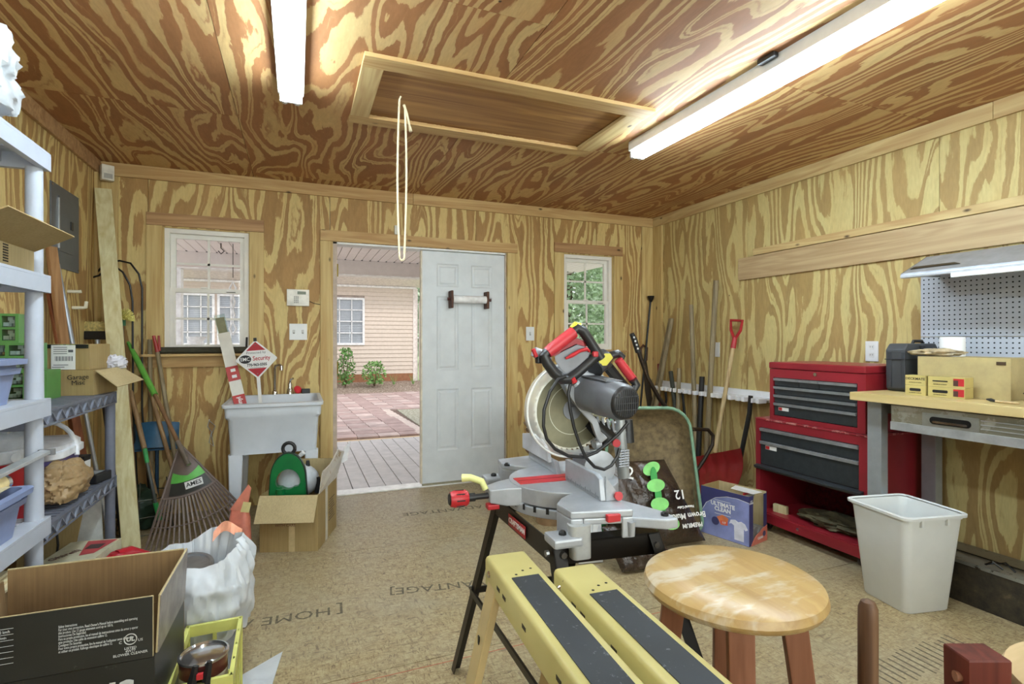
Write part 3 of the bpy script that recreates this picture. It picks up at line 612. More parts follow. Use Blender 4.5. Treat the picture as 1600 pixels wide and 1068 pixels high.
for lab, cx, cy, z, h in (('blue plastic tote on the middle white shelf', -.975, 1.945, 1.051, .122), ('blue plastic tool caddy full of paint supplies on the lower white shelf', -.955, 1.93, .646, .125)):
    t = thing('storage_tote', lab, 'tote', (cx, cy, z)); M = TR(cx, cy, z); part(t, 'body', open_tray(B(M), .33, .38, h, .03, .004, .10), BLUE, smooth=True)
    b = B(M); b.loft([ring3(rrect(.332, .382, .03), h - .03), ring3(rrect(.342, .395, .03), h - .03), ring3(rrect(.348, .40, .03), h - .012), ring3(rrect(.338, .388, .03), h - .012)], cap0=False, cap1=False); part(t, 'rib', b, BLUE, smooth=True)
    b = B(M); b.loft([ring3(rrect(.35, .40, .03), h), ring3(rrect(.37, .425, .035), h), ring3(rrect(.372, .427, .035), h + .016), ring3(rrect(.33, .38, .03), h + .018), ring3(rrect(.325, .375, .03), h)], cap0=False, cap1=False); part(t, 'rim', b, BLUE, smooth=True)
    part(t, 'handle_recess', B(M).cbox((.158, -.04, h * .5), (.012, .12, .05)), P('5d688a', .5), bevel=.01)
    tc = t
solo('receipt', 'crumpled white paper sticking out of the blue tote', 'paper', crumple((-.86, 1.85, 1.10), (.04, .05, .03), .4, 3, 2, 16, 10), LABELW)
solo('paper_sheet', 'tan paper sheet lying over the blue caddy', 'paper', B().slab([(-1.05, 1.74, .80), (-.80, 1.74, .795), (-.805, 2.06, .803), (-1.02, 2.10, .82)], .002), P('b5aa8c', .7))
t = thing('caulk_tube', 'cream caulk tube lying on the blue caddy', 'tube', (-.86, 1.95, .80)); part(t, 'barrel', B().cyl((-.90, 1.86, .812), (-.835, 2.08, .812), .023, seg=20), P('d3c08d', .5), smooth=True); part(t, 'end_cap', B().cyl((-.835, 2.08, .812), (-.831, 2.094, .812), .024, .022, 20), CHROME, smooth=True)
t = thing('paint_scraper', 'grey steel bar scraper resting across the blue caddy', 'tool', (-.82, 2.1, .82)); part(t, 'blade', B().slab([(-.85, 2.02, .836), (-.82, 2.0, .834), (-.765, 2.225, .868), (-.795, 2.24, .870)], .012), P('b9bbbd', .35, .5), bevel=.002); part(t, 'tip', B().cbox((-.78, 2.238, .872), (.045, .01, .02)), P('8c8d90', .4, .6))
solo('cotton_rag', 'pinkish rag bundled in the blue caddy', 'rag', crumple((-.90, 1.86, .745), (.07, .09, .035), .4, 3, 5, 20, 12), P('a57a63', .8))
carton('cardboard_box', 'low brown cardboard box on the bottom white shelf', -.98, 1.93, .236, .34, .5, .26, 0, CARDD, closed=True)
PALEY = grain('pale_strip_wood', 'd8cdae', 'c4b48c', 1, knots=False)
for i in range(3): solo('wood_strip', ('topmost thin wood strip lying below the blue caddy', 'middle thin wood strip lying below the blue caddy', 'lowest thin wood strip lying below the blue caddy')[i], 'wood', B().box((-.90 + .02 * i, 1.5, .5205 - .0 * i + (2 - i) * .0085), (-.815 + .018 * i, 2.13 - .03 * (2 - i), .5285 + (2 - i) * .0085)), PALEY)

# ---------------------------------------------------------------- grey resin shelving behind it
GR = P('686c78', .5, var=.05, name='grey_resin'); GRD = P('43464f', .6, name='grey_resin_dark')
gs = thing('shelf_unit', 'grey plastic three tier shelving with truss pattern edges', 'shelf', (-1.055, 2.85, 0)); gx0, gx1, gy0, gy1 = -1.245, -.865, 2.40, 3.31
for z in (.985, .553, .12):
    b = B(); b.box((gx0, gy0, z - .008), (gx0 + .02, gy1, z)).box((gx1 - .02, gy0, z - .008), (gx1, gy1, z))
    for i in range(24): y = gy0 + i * .0385; b.box((gx0 + .02, y, z - .008), (gx1 - .02, y + .025, z))
    b.box((gx1 - .004, gy0, z - .060), (gx1, gy1, z - .052)).box((gx1 - .012, gy0, z - .052), (gx1 - .009, gy1, z - .008)); b.box((gx0, gy0, z - .06), (gx0 + .004, gy1, z)); b.box((gx0, gy1 - .004, z - .06), (gx1, gy1, z - .008)).box((gx0, gy0, z - .06), (gx1, gy0 + .004, z - .008))
    part(gs, 'shelf', b, GR)
    b = B(); n = 10; st = (gy1 - gy0) / n
    for i in range(n):
        y = gy0 + i * st
        b.prism([(y, z - .052), (y + .006, z - .052), (y + st / 2 + .003, z - .010), (y + st / 2 - .003, z - .010)], gx1 - .010, gx1 - .001, 'x'); b.prism([(y + st - .006, z - .052), (y + st, z - .052), (y + st / 2 + .003, z - .010), (y + st / 2 - .003, z - .010)], gx1 - .010, gx1 - .001, 'x')
    part(gs, 'truss_edge', b, P('7e828e', .5, var=.05))
for x in (gx0 + .025, gx1 - .022):
    for y in (gy0 + .025, gy1 - .025):
        for a, c_ in ((0, .06), (.12, .493), (.553, .925)): part(gs, 'post', B().cyl((x, y, a), (x, y, c_), .022, seg=18), GR, smooth=True)
# boxes on the grey top
t, M = carton('cardboard_box', 'cardboard box marked Garage Misc with one flap hanging open', -1.035, 3.235, .986, .30, .24, .117, -8, CARD, closed=True)
part(t, 'flap', B().slab([(-.893, 3.10, 1.104), (-.855, 3.34, 1.112), (-.768, 3.40, 1.037), (-.80, 3.08, 1.025)], .004), CARDL)
text(t, 'Garage\nMisc', frame((-.962, 3.0985, 1.060), (.99, -.139, 0), (0, 0, 1)) @ TR(rz=3), .031, PRINT)
t, M = carton('cardboard_box', 'taped cardboard box with white shipping label stacked on the Garage Misc box', -1.045, 3.24, 1.108, .27, .20, .118, -8, CARD, closed=True)
F = frame((-1.06, 3.137, 1.167), (.99, -.139, 0), (0, 0, 1)); part(t, 'shipping_label', B(F @ TR(.032, .0, .0015)).cbox((0, 0, 0), (.098, .116, .001)), LABELW)
b = B(F @ TR(.032, 0, .0025))
for i in range(12): b.cbox((-.032 + i * .0062, -.006, 0), (.002 + .002 * (i % 2), .022, .0004))
for i in range(4): b.cbox((-.012, .048 - i * .010, 0), (.055, .003, .0004))
b.cbox((.03, .03, 0), (.02, .012, .0004)).cbox((-.01, -.036, 0), (.06, .003, .0004)).cbox((-.02, -.046, 0), (.05, .003, .0004)); part(t, 'label_print', b, P('55585c', .7))
part(t, 'printed_tape', B(F @ TR(0, .052, .0008)).cbox((0, 0, 0), (.268, .018, .0008)), worn('17181a', '7f9a4a', .4, amount=.6, scale=40))
solo('packing_paper', 'crumpled white packing paper beside the labelled box', 'paper', crumple((-.875, 3.325, 1.135), (.045, .04, .035), .45, 3.5, 8, 22, 14), P('c9c9d2', .6))
GREEN = P('568a48', .4, var=.04, name='green_plastic'); CLR = glassy('clear_plastic', 'e6eeea', .12)
for k, (lab, x0, y0, z0, w, h) in enumerate((('green drawer organizer at the bottom of the stack beside the Garage Misc box', -1.24, 2.92, .986, .222, .13), ('wide green drawer organizer in the middle of the stack', -1.24, 2.92, 1.1165, .172, .12), ('small green drawer organizer on top of the stack', -1.24, 2.92, 1.237, .126, .125))):
    d = .15; t = thing('drawer_organizer', lab, 'organizer', (x0 + w / 2, y0 + .07, z0), 'green small parts organizers')
    nx = 3 if w > .2 else 2; cw_ = (w - .012) / nx
    cells = [(x0 + .012 + i * cw_, x0 + (i + 1) * cw_, z0 + .010 + j * (h - .01) / 2, z0 + (j + 1) * (h - .01) / 2) for i in range(nx) for j in range(2)]
    part(t, 'case', holed(B(), 'y', x0, x0 + w, z0, z0 + h, y0, y0 + d, cells), GREEN)
    for q_, (a, c_, e, f) in enumerate(cells):
        dr = part(t, 'drawer', B().box((a + .001, y0, e + .001), (c_ - .001, y0 + .003, f - .001)).box((a + .001, y0 + .003, e + .001), (c_ - .001, y0 + d - .01, e + .003)), CLR)
        b = B()
        for q in range(7): b.cbox((a + .010 + (q * 37 % 50) / 50 * (c_ - a - .020), y0 + .018 + .004 * q, e + .012 + .012 * (q % 3)), (.018, .014, .016), TR())
        part(dr, 'contents', b, P(('d8dade', 'b4bac0', 'cfcabd')[q_ % 3], .5), kind='stuff')
# middle shelf
t = thing('drink_cooler', 'red drink cooler jug with white lid behind the blue caddy', 'cooler', (-1.09, 2.56, .554)); M = TR(-1.09, 2.56, .554)
part(t, 'body', B(M).lathe([(.115, 0), (.13, .02), (.135, .24)], 32), P('a3181f', .4, var=.04), smooth=True)
part(t, 'collar', B(M).lathe([(.136, .24), (.142, .245), (.142, .285), (.136, .29)], 32), P('dcdfe2', .4), smooth=True)
part(t, 'lid', B(M).lathe([(.139, .29), (.144, .30), (.142, .335), (.10, .36), (.02, .365)], 32), P('c9ced4', .45), smooth=True); part(t, 'knob', B(M).tube([(.0, 0, .362), (.05, -.05, .385), (.11, -.06, .36)], [.016, .018, .012], 10), P('dcdfe2', .4), smooth=True)
part(t, 'side_button', B().tube([(-.972, 2.50, .817), (-.958, 2.492, .817)], .018, 16), P('dcdfe2', .4), smooth=True)
t = thing('drink_cooler', 'white and purple lunch cooler with raised swing handle', 'cooler', (-1.06, 3.0, .554)); M = TR(-1.075, 2.98, .554, 0)
part(t, 'body', B(M).loft([ring3(rrect(.21, .25, .04), 0), ring3(rrect(.25, .29, .05), .178)]), P('6a5f98', .5), smooth=True)
part(t, 'band', B(M).loft([ring3(rrect(.26, .30, .05), .178), ring3(rrect(.275, .31, .05), .184), ring3(rrect(.275, .31, .05), .212), ring3(rrect(.26, .30, .05), .216)]), P('dfe1e6', .4), smooth=True)
part(t, 'lid', B(M).loft([ring3(rrect(.255, .29, .045), .216), ring3(rrect(.255, .29, .045), .235), ring3(rrect(.22, .26, .04), .25), ring3(rrect(.12, .2, .03), .252)]), P('e3e5ea', .35), smooth=True); part(t, 'lid_hatch', B(M).cbox((-.03, -.03, .258), (.09, .12, .012)), P('d2d5da', .4), bevel=.003)
part(t, 'handle', B(M).tube([(.14 * math.cos(PI * i / 14), .02 + .04 * math.sin(PI * i / 14), .17 + .155 * math.sin(PI * i / 14)) for i in range(15)], .010, 8), P('e3e5ea', .4), smooth=True)
bb = NT('brown_bag'); v = bb.coords(); bb.color(bb.ramp(bb.noise(v, 9, 4, .6), [(.3, '8c7350'), (.7, 'a68b64')]))
wv = bb.n('ShaderNodeTexNoise', i_Scale=7.0, i_Detail=4, i_Roughness=.55, i_Distortion=1.2, noise_type='RIDGED_MULTIFRACTAL'); bb.l(bb.coords((1.2, .8, 1.4)), wv.inputs['Vector']); bb.bump(wv.outputs['Fac'], .9, .012); BBAG = bb.set(.42, 0, .5)
solo('paper_bag', 'crumpled brown bag in front of the lunch cooler', 'bag', crumple((-.945, 2.87, .632), (.078, .17, .082), .26, 1.5, 12, 90, 60, .72, .065), BBAG, smooth=True)
t = thing('battery_charger', 'black battery charger at the front of the grey middle shelf', 'charger', (-.92, 3.20, .554)); part(t, 'case', B(TR(-.925, 3.19, .554, -15)).box((-.045, -.06, 0), (.045, .06, .045)), BLACKP, bevel=.006); part(t, 'top_label', B(TR(-.925, 3.19, .5995, -15)).cbox((0, 0, 0), (.05, .07, .001)), P('8a8f94', .5))
t = thing('small_carton', 'small black and white carton right of the lunch cooler', 'box', (-.98, 3.2, .554)); part(t, 'body', B(TR(-1.0, 3.235, .554, -8)).box((-.035, -.03, 0), (.035, .03, .12)), LABELW); part(t, 'top_band', B(TR(-1.0, 3.235, .6745, -8)).box((-.036, -.031, -.02), (.036, .031, .004)), BLACKP)
solo('folded_tarp', 'folded grey cloth stood at the back of the middle grey shelf', 'cloth', B(TR(-1.09, 3.235, .554)).loft([ring3(rrect(.085, .1, .02), 0), ring3(rrect(.075, .11, .02), .13), ring3(rrect(.08, .08, .02), .16)]), P('8b8a7e', .8, bump=.5), smooth=True)
# bottom shelf
t, M = carton('gift_box', 'cream carton with red printed panel and script lettering on the lowest grey shelf', -.935, 3.06, .121, .21, .27, .14, -8, P('c9c5a9', .6), closed=True)
part(t, 'red_panel', B(M @ TR(.02, .02, .1448)).prism([(-.05, .10), (.075, .10), (.05, -.07), (.0, -.09)], 0, .0008), P('b8474a', .5)); part(t, 'photo_panel', B(M @ TR(.035, .04, .1458)).cbox((0, 0, 0), (.06, .06, .0006)), P('4a3d3a', .5)); text(t, 'Ghirelli', M @ TR(-.045, -.05, .1455, 60), .045, P('5a1f22', .5))
solo('foam_board', 'white board leaning behind the cream carton', 'board', B().slab([(-1.20, 3.26, .122), (-.91, 3.275, .122), (-.93, 3.30, .45), (-1.20, 3.29, .45)], -.01), P('c8c9c4', .5))
solo('cardboard_sheet', 'bent brown cardboard sheet leaning on the lowest grey shelf', 'cardboard', B().slab([(-1.22, 3.17, .122), (-1.02, 3.19, .122), (-.97, 3.235, .47), (-1.22, 3.215, .47)], .006), CARD)
solo('black_cable', 'black cable dangling over the brown cardboard sheet', 'cable', B().tube([(-1.05, 3.14, .49), (-1.04, 3.135, .42), (-1.055, 3.13, .36), (-1.05, 3.135, .28), (-1.06, 3.14, .2), (-1.05, 3.13, .125)], .005, 6), BLACKP, smooth=True)
t = thing('red_funnel', 'red plastic funnel at the foot of the leaning pine plank', 'funnel', (-.78, 3.02, 0)); M = TR(-.785, 3.02, 0, 20)
part(t, 'cone', B(M).lathe([(.085, 0), (.088, .02), (.075, .13), (.045, .235), (.030, .25)], 24), P('b01628', .35, var=.04), smooth=True); part(t, 'spout', B(M).tube([(0, 0, .22), (.05, .02, .225), (.12, .02, .19)], [.04, .034, .024], 10), P('b01628', .35, var=.04), smooth=True)

# ---------------------------------------------------------------- left wall
t = thing('breaker_panel', 'grey electrical breaker panel on the left wall', 'electrical panel', (XL + .002, 3.88, 1.66)); PG = P('5c6064', .45, .2, var=.04, name='panel_grey')
part(t, 'cover', B().box((XL + .001, 3.676, 1.664), (XL + .008, 4.081, 2.133)), PG, bevel=.002); d = part(t, 'door', B().box((XL + .008, 3.772, 1.76), (XL + .014, 3.97, 2.075)), PG, bevel=.002)
part(d, 'latch', B().cbox((XL + .016, 3.945, 1.93), (.005, .035, .05)), BLACKP, bevel=.001); part(d, 'hinge_strip', B().box((XL + .009, 3.764, 1.775), (XL + .016, 3.772, 2.06)), P('c9ccce', .3, .7))
for y, z in ((3.69, 2.118), (4.067, 2.118), (4.067, 1.68), (3.69, 1.68)): part(t, 'screw', B().tube([(XL + .008, y, z), (XL + .011, y, z)], .006, 10), CHROME)
for i, (z, y) in enumerate(((1.54, 3.93), (1.447, 4.0))): 
    b = B().tube([(XL, y, z), (XL + .055, y, z), (XL + .066, y, z + .002)] + ([(XL + .07, y, z + .04)] if i else []), .010, 10); solo('wall_peg', ('upper white pipe peg on the left wall', 'lower white elbow pipe peg on the left wall')[i], 'peg', b, P('ded9c4', .45), smooth=True)
t = thing('motion_sensor', 'white motion sensor in the far left ceiling corner', 'sensor', (-1.2, 4.37, 2.33)); M = TR(-1.205, 4.395, 2.335, 30)
part(t, 'case', B(M).box((-.036, -.03, 0), (.036, .02, .105)), P('d8d4c4', .45), bevel=.006); part(t, 'lens', B(M).box((-.024, -.0325, .012), (.024, -.029, .045)), P('a9a79c', .4)); part(t, 'bracket', B(M).box((-.01, .02, .03), (.01, .06, .06)), P('d8d4c4', .45))
def lumber(name, label, p0, p1, w, th, mat, cat='board', fl=0):
    p0, p1 = Vector(p0), Vector(p1); z = (p1 - p0).normalized(); x = Vector((1, 0, 0)) if not fl else Vector((math.cos(R(fl)), math.sin(R(fl)), 0)); x = (x - z * x.dot(z)).normalized(); y = z.cross(x)
    M = Matrix(((x[0], y[0], z[0], p0[0]), (x[1], y[1], z[1], p0[1]), (x[2], y[2], z[2], p0[2]), (0, 0, 0, 1)))
    return solo(name, label, cat, B(M).box((-w / 2, -th / 2, 0), (w / 2, th / 2, (p1 - p0).length)), mat, bevel=.003)
PALE = grain('pale_pine_stud', 'd6cfa4', 'bdae7c', 2)
lumber('leaning_plank', 'long pale pine plank leaning into the far left corner', (-.905, 3.74, .012), (-1.212, 4.345, 2.262), .092, .038, PALE, fl=14)
lumber('leaning_board', 'brown board leaning on the left wall beside the grey pipe', (-1.04, 3.56, .015), ax(80, 385, -1.232), .06, .02, grain('brown_board', 'ab8258', '835c38', 2), fl=70)
lumber('leaning_board', 'reddish narrow board leaning behind the lunch cooler', (-.97, 3.47, .012), ax(80, 455, -1.235), .05, .018, grain('reddish_board', '8e5433', '6a3820', 2), fl=60)
t = thing('metal_pole', 'grey metal pole leaning on the left wall below the breaker panel', 'pole', (-1.1, 3.7, 0)); a = Vector(ax(89, 412, -1.22)); c_ = Vector((-.975, 3.66, .012)); m_ = a.lerp(c_, .27)
part(t, 'upper_tube', B().cyl(a, m_, .013, seg=12), P('9a9fa3', .35, .6), smooth=True); part(t, 'blue_tape', B().cyl(m_, a.lerp(c_, .31), .0138, seg=12), P('3c4070', .5)); part(t, 'lower_tube', B().cyl(a.lerp(c_, .31), c_, .011, seg=12), P('b9bec2', .3, .6), smooth=True)
BRISTLE = P('c9b878', .8, var=.2, scale=60)
t = thing('push_broom', 'upside down push broom with tan bristles beside the leaning plank', 'broom', (-1.15, 4.0, 0)); hd = Vector(ay(158, 517, 4.2)); M = TR(hd[0], hd[1], hd[2], -12)
part(t, 'head', B(M).box((-.13, -.03, -.055), (.06, .03, .0)), BLACKP, bevel=.01)
b = B(M)
for i in range(30): b.box((-.128 + i * .0062, -.026, 0), (-.1240 + i * .0062, .026, .05 + .006 * (i % 3)))
part(t, 'bristles', b, BRISTLE, kind='stuff'); part(t, 'metal_socket', B().cyl(hd + Vector((-.02, 0, -.045)), hd + Vector((-.012, -.02, -.17)), .014, seg=12), STEEL, smooth=True); part(t, 'handle', B().cyl(hd + Vector((-.012, -.02, -.17)), (-.99, 3.90, .01), .013, seg=12), BLACKP, smooth=True)
t = thing('scrub_brush', 'yellow round scrub brush on a dark pole behind the leaning plank', 'brush', (-1.0, 4.2, 0)); hb = Vector(ay(190, 497, 4.30))
b = B()
for i in range(90):
    a = i * 2.4; q = (i / 90); d = Vector((math.cos(a) * (1 - q * .6), math.sin(a) * (1 - q * .6), .2 + q - .45)).normalized(); b.tube([hb + d * .02, hb + d * .075], [.006, .004], 4, cap=True)
part(t, 'bristles', b, P('d8cf78', .7), kind='stuff'); part(t, 'core', B().tube([hb + Vector((0, 0, -.05)), hb + Vector((0, 0, .02))], .024, 12), P('2b5d3a', .5)); part(t, 'handle', B().cyl(hb + Vector((0, 0, -.05)), (-.985, 4.17, .01), .011, seg=10), P('4a2320', .5), smooth=True)
for i, pts in enumerate(([(217, 812), (208, 640), (207, 470), (203, 445), (192, 425), (180, 416), (168, 418), (155, 430), (145, 433), (138, 430), (132, 416)], [(236, 812), (222, 640), (222, 450), (217, 428), (204, 411), (187, 407), (172, 409), (158, 418), (146, 432), (141, 428), (140, 418)])):
    y = 4.36 + .03 * i; P3 = [Vector(ay(u, v, y)) for u, v in pts]; P3[0][2] = .004
    solo('shepherd_hook', ('front black iron shepherd hook behind the leaning plank', 'rear taller black iron shepherd hook behind the leaning plank')[i], 'garden hook', B().tube(P3, .0065, 8), BLACKM, 'iron shepherd hooks', smooth=True)
def stick(name, label, p0, p1, r, mat, cat='pole', **k): return solo(name, label, cat, B().tube([p0, Vector(p0).lerp(Vector(p1), .5), p1], [r, r * 1.02, r * .96], 12), mat, smooth=True, **k)
WOODH = grain('worn_tool_handle', 'a88a62', '7d5f3e', 2, knots=False, fine=40); WOODG = grain('grey_tool_handle', '958668', '6e6148', 2, knots=False, fine=40); WOODL = grain('light_tool_handle', 'cdb78c', 'ab9064', 2, knots=False, fine=40)
stick('wooden_pole', 'thick brown wooden handle crossing in front of the shepherd hooks', (-.835, 4.17, .01), ay(204, 610, 4.36), .016, WOODH)
stick('wooden_pole', 'brown wooden handle just right of the leaning plank', (-.93, 3.98, .01), ay(196, 560, 4.40), .013, WOODH)
stick('wooden_pole', 'straight grey wooden stake under the left window casing', (-.945, 4.40, .005), ay(234, 530, 4.40), .015, WOODG)
stick('wooden_pole', 'brown handle slanting behind the green rake grip', ay(283, 780, 4.20), ay(222, 565, 4.42), .014, WOODH)
t = thing('loppers', 'long wooden handle with red tip under the left window', 'tool', (-.85, 4.35, 0)); a, c_ = Vector(ay(246, 550, 4.36)), Vector(ay(290, 800, 4.22)); c_[2] = .01
part(t, 'handle', B().cyl(a, c_, .014, seg=12), WOODG, smooth=True); b = B(); e = Vector(ay(240, 524, 4.36)); b.tube([a, e], [.013, .010], 8).tube([a + Vector((.012, 0, .01)), Vector(ay(248, 524, 4.36))], [.009, .007], 8); part(t, 'red_jaw', b, P('9c2b25', .45), smooth=True)
t = thing('garden_pole', 'green and silver telescoping garden pole beside the thick handle', 'pole', (-.82, 4.0, 0)); q = [Vector(ay(u, v, 4.02)) for u, v in ((226, 700), (230, 722), (243, 785), (250, 812))]; q[3][2] = max(q[3][2], .012)
part(t, 'upper_grip', B().cyl(q[0], q[1], .013, seg=12), P('3f9a58', .4), smooth=True); part(t, 'shaft', B().cyl(q[1], q[2], .010, seg=12), P('6b6f6d', .35, .6), smooth=True); part(t, 'lower_grip', B().cyl(q[2], q[3], .015, seg=12), P('2f9a4e', .4), smooth=True)
# blue shovel pan
t = thing('blue_dustpan', 'blue plastic snow scoop standing behind the wooden handles', 'scoop', (-.93, 4.38, .35)); 
b = B().grid(lambda u, v: (-1.06 + .28 * u + .03 * (v - .5) * (1 if u > .5 else -1), 4.40 - .05 * math.sin(PI * u) - .04 * v, .66 - .17 * v + .02 * math.sin(PI * u)), 12, 8); b.grid(lambda u, v: (-1.06 + .28 * u, 4.41 - .05 * math.sin(PI * u) - .04 * v, .665 - .17 * v + .02 * math.sin(PI * u)), 12, 8)
part(t, 'pan', b, P('2f5a78', .4), smooth=True); part(t, 'rim', B().box((-1.07, 4.34, .485), (-.77, 4.37, .497)), P('2c5474', .4)); part(t, 'leg', B().cyl((-.92, 4.42, .60), (-.92, 4.42, .005), .012), P('23455e', .4))
b = B()
for i in range(3): b.tube([(-.93 + .16 * math.cos(a * PI / 6), 4.15 + .16 * math.sin(a * PI / 6), .012 + i * .11) for a in range(13)], .0035, 5)
for i in range(4): b.tube([(-.93 + .16 * math.cos(i * 1.57), 4.15 + .16 * math.sin(i * 1.57), .005), (-.93 + .12 * math.cos(i * 1.57), 4.15 + .12 * math.sin(i * 1.57), .34)], .0035, 5)
solo('wire_plant_cage', 'thin wire plant cage on the floor behind the leaf rake', 'plant cage', b, P('4a4a40', .5, .5))
solo('grass_seed_bag', 'dark green plastic bag slumped behind the leaf rake', 'bag', crumple((-.98, 4.22, .12), (.11, .13, .14), .35, 2.5, 21, 30, 20, .8), P('1f3326', .4, var=.2), smooth=True)

# leaf rake
hub = Vector((-.70, 3.95, .59)); L = Vector((-.835, 3.725, .012)); Rr = Vector((-.242, 3.70, .115)); top = Vector((-1.085, 4.40, 1.235))
t = thing('leaf_rake', 'wide brown plastic leaf rake with green handle sleeve and sticker', 'rake', (-.6, 3.72, 0)); RK = P('6b5d55', .5, var=.06, name='rake_brown'); RKT = P('7a6c64', .5, var=.06)
def fan(a, s_, off=0):
    d = L.lerp(Rr, a) - hub; d = d.normalized() * .66; n = (L - hub).cross(Rr - hub).normalized()
    if n[1] > 0: n = -n
    p = hub + d * s_ + n * (off + .012 * math.cos((a - .5) * 5)); 
    if s_ > .9: p += Vector((0, -.01, 0))
    if p[2] < .006: p[2] = .006
    return p
for o_ in (0,):
    b = B().grid(lambda u, v: fan(u, .03 + .49 * v, .0), 20, 6); b.grid(lambda u, v: fan(u, .03 + .49 * v, -.006), 20, 6); part(t, 'fan_plate', b, RK, smooth=True)
part(t, 'edge_rib', B().tube([fan(0, .02, .002), fan(0, .52, .002)], .006, 6).tube([fan(1, .02, .002), fan(1, .52, .002)], .006, 6).tube([fan(i / 12, .52, .004) for i in range(13)], .006, 6), RKT)
for i in range(21):
    a = i / 20; part(t, 'tine', B().tube([fan(a, .51), fan(a, .78), fan(a, .97), fan(a, 1.0, .02)], [.0072, .0066, .0055, .004], 4), RKT)
part(t, 'tine_spreader', B().tube([fan(i / 20, .775, .004) for i in range(21)], .0045, 5), RKT)
n = fan(.5, .3, .01) - fan(.5, .3, 0); 
b = B().grid(lambda u, v: fan(.10 + .84 * u, .285 + .10 * v + .05 * (1 - 2 * abs(u - .5)) * (1 - v), .004), 14, 3); part(t, 'green_sticker', b, P('5fb24e', .45)); b = B().grid(lambda u, v: fan(.12 + .80 * u, .385 + .115 * v, .004), 14, 3); part(t, 'black_sticker', b, P('33332f', .45))
ux = (fan(.7, .38) - fan(.3, .38)).normalized(); uy = (fan(.5, .3) - fan(.5, .45)).normalized()
part(t, 'logo_panel', B(frame(fan(.60, .43, .008), ux, uy)).cbox((0, 0, 0), (.10, .045, .001)), LABELW); text(t, 'AMES', frame(fan(.60, .43, .0095), ux, uy), .036, P('2b2b2b', .5), bold=.0006)
dr = (top - hub).normalized(); part(t, 'ferrule', B().cyl(hub - dr * .16 + Vector((0, -.035, 0)), hub + dr * .02 + Vector((0, -.02, 0)), .014, seg=14), P('9c948c', .3, .7), smooth=True)
mid = hub.lerp(top, .46); part(t, 'handle', B().cyl(hub - dr * .02 + Vector((0, -.02, 0)), mid, .0125, seg=12), P('8a6a4c', .4, .3), smooth=True); part(t, 'green_sleeve', B().tube([mid, mid.lerp(top, .7), top], [.019, .018, .010], 14), P('62a844', .5), smooth=True)

# ---------------------------------------------------------------- back wall fittings
t = thing('alarm_keypad', 'white alarm keypad on the back wall between window and door', 'keypad', (.0, YB, 1.515)); part(t, 'case', B().box((-.076, YB - .026, 1.515), (.086, YB - .001, 1.643)), P('e2e0d6', .4), bevel=.004); part(t, 'display', B().box((.0, YB - .0275, 1.605), (.062, YB - .0255, 1.628)), P('57603f', .3)); b = B()
for i in range(3):
    for j in range(4): b.cbox((-.02 + i * .012, YB - .0275, 1.542 + j * .014), (.008, .003, .009))
part(t, 'keys', b, P('8a8b86', .5)); solo('keypad_wire', 'thin dark wire from the keypad to the door casing', 'cable', B().tube([(.086, YB - .008, 1.555), (.12, YB - .006, 1.54), (.168, YB - .006, 1.53)], .0025, 6), BLACKP)
def plate(label, x0, x1, z0, z1, n, kind_='switch'):
    t = thing('switch_plate' if kind_ == 'switch' else 'outlet', label, kind_, ((x0 + x1) / 2, YB, z0)); part(t, 'plate', B().box((x0, YB - .007, z0), (x1, YB - .001, z1)), WHITE, bevel=.002)
    for i in range(n):
        x = x0 + (x1 - x0) * (i + .5) / n; z = (z0 + z1) / 2
        if kind_ == 'switch': part(t, 'toggle', B().cbox((x, YB - .011, z + .004), (.009, .012, .02)), P('cfd1cf', .4), bevel=.002); part(t, 'slot', B().cbox((x, YB - .0075, z), (.014, .001, .030)), P('9a9a96', .5))
        else:
            for q in (-.022, .022): part(t, 'socket', B().cbox((x, YB - .008, z + q), (.03, .002, .026)), P('cfd1cf', .4), bevel=.003)
plate('white double light switch below the keypad', -.058, .071, 1.252, 1.378, 2); plate('white single light switch right of the door', 1.939, 2.02, 1.247, 1.373, 1); plate('white outlet low on the back wall right of the door', 1.945, 2.028, .405, .529, 1, 'outlet')
solo('door_sensor', 'small white sensor above the door header', 'sensor', B().box((.745, YB - .03, 2.126), (.782, YB - .001, 2.20)), P('d9d8cc', .4), bevel=.004)
t = thing('towel_holder', 'dark wooden paper towel holder with white roll on the door leaf', 'towel holder', (1.38, 4.40, 1.53)); WAL = grain('walnut_stain', '5b3722', '40241a', 2, knots=False)
for i, x in enumerate((1.222, 1.545)):
    part(t, 'bracket', B().box((x - .011, 4.375, 1.525), (x + .011, YB + .011, 1.675)), WAL, bevel=.006); part(t, 'knob', B().tube([(x + (.012 if i else -.012), 4.405, 1.602), (x + (.035 if i else -.035), 4.405, 1.602)], [.010, .014], 12), P('4a1f18', .35), smooth=True)
part(t, 'paper_roll', B().cyl((1.235, 4.405, 1.602), (1.533, 4.405, 1.602), .033, seg=24), P('eceef0', .7), smooth=True)
t = thing('rolled_mat', 'dark green rolled mat lying on the left window sill', 'roll', (-.58, 4.40, 1.153)); part(t, 'roll', B().cyl((-.905, 4.402, 1.1775), (-.262, 4.402, 1.1775), .0235, seg=20), P('3d3a2a', .8, var=.12, scale=30), smooth=True); part(t, 'core', B().cyl((-.9055, 4.402, 1.1775), (-.907, 4.402, 1.1775), .012, seg=12), P('1b1a14', .8))
solo('black_stick', 'short black rod standing at the right of the left window sill', 'rod', B().cyl((-.352, 4.405, 1.2), (-.352, 4.44, 1.27), .007, seg=8), BLACKP)
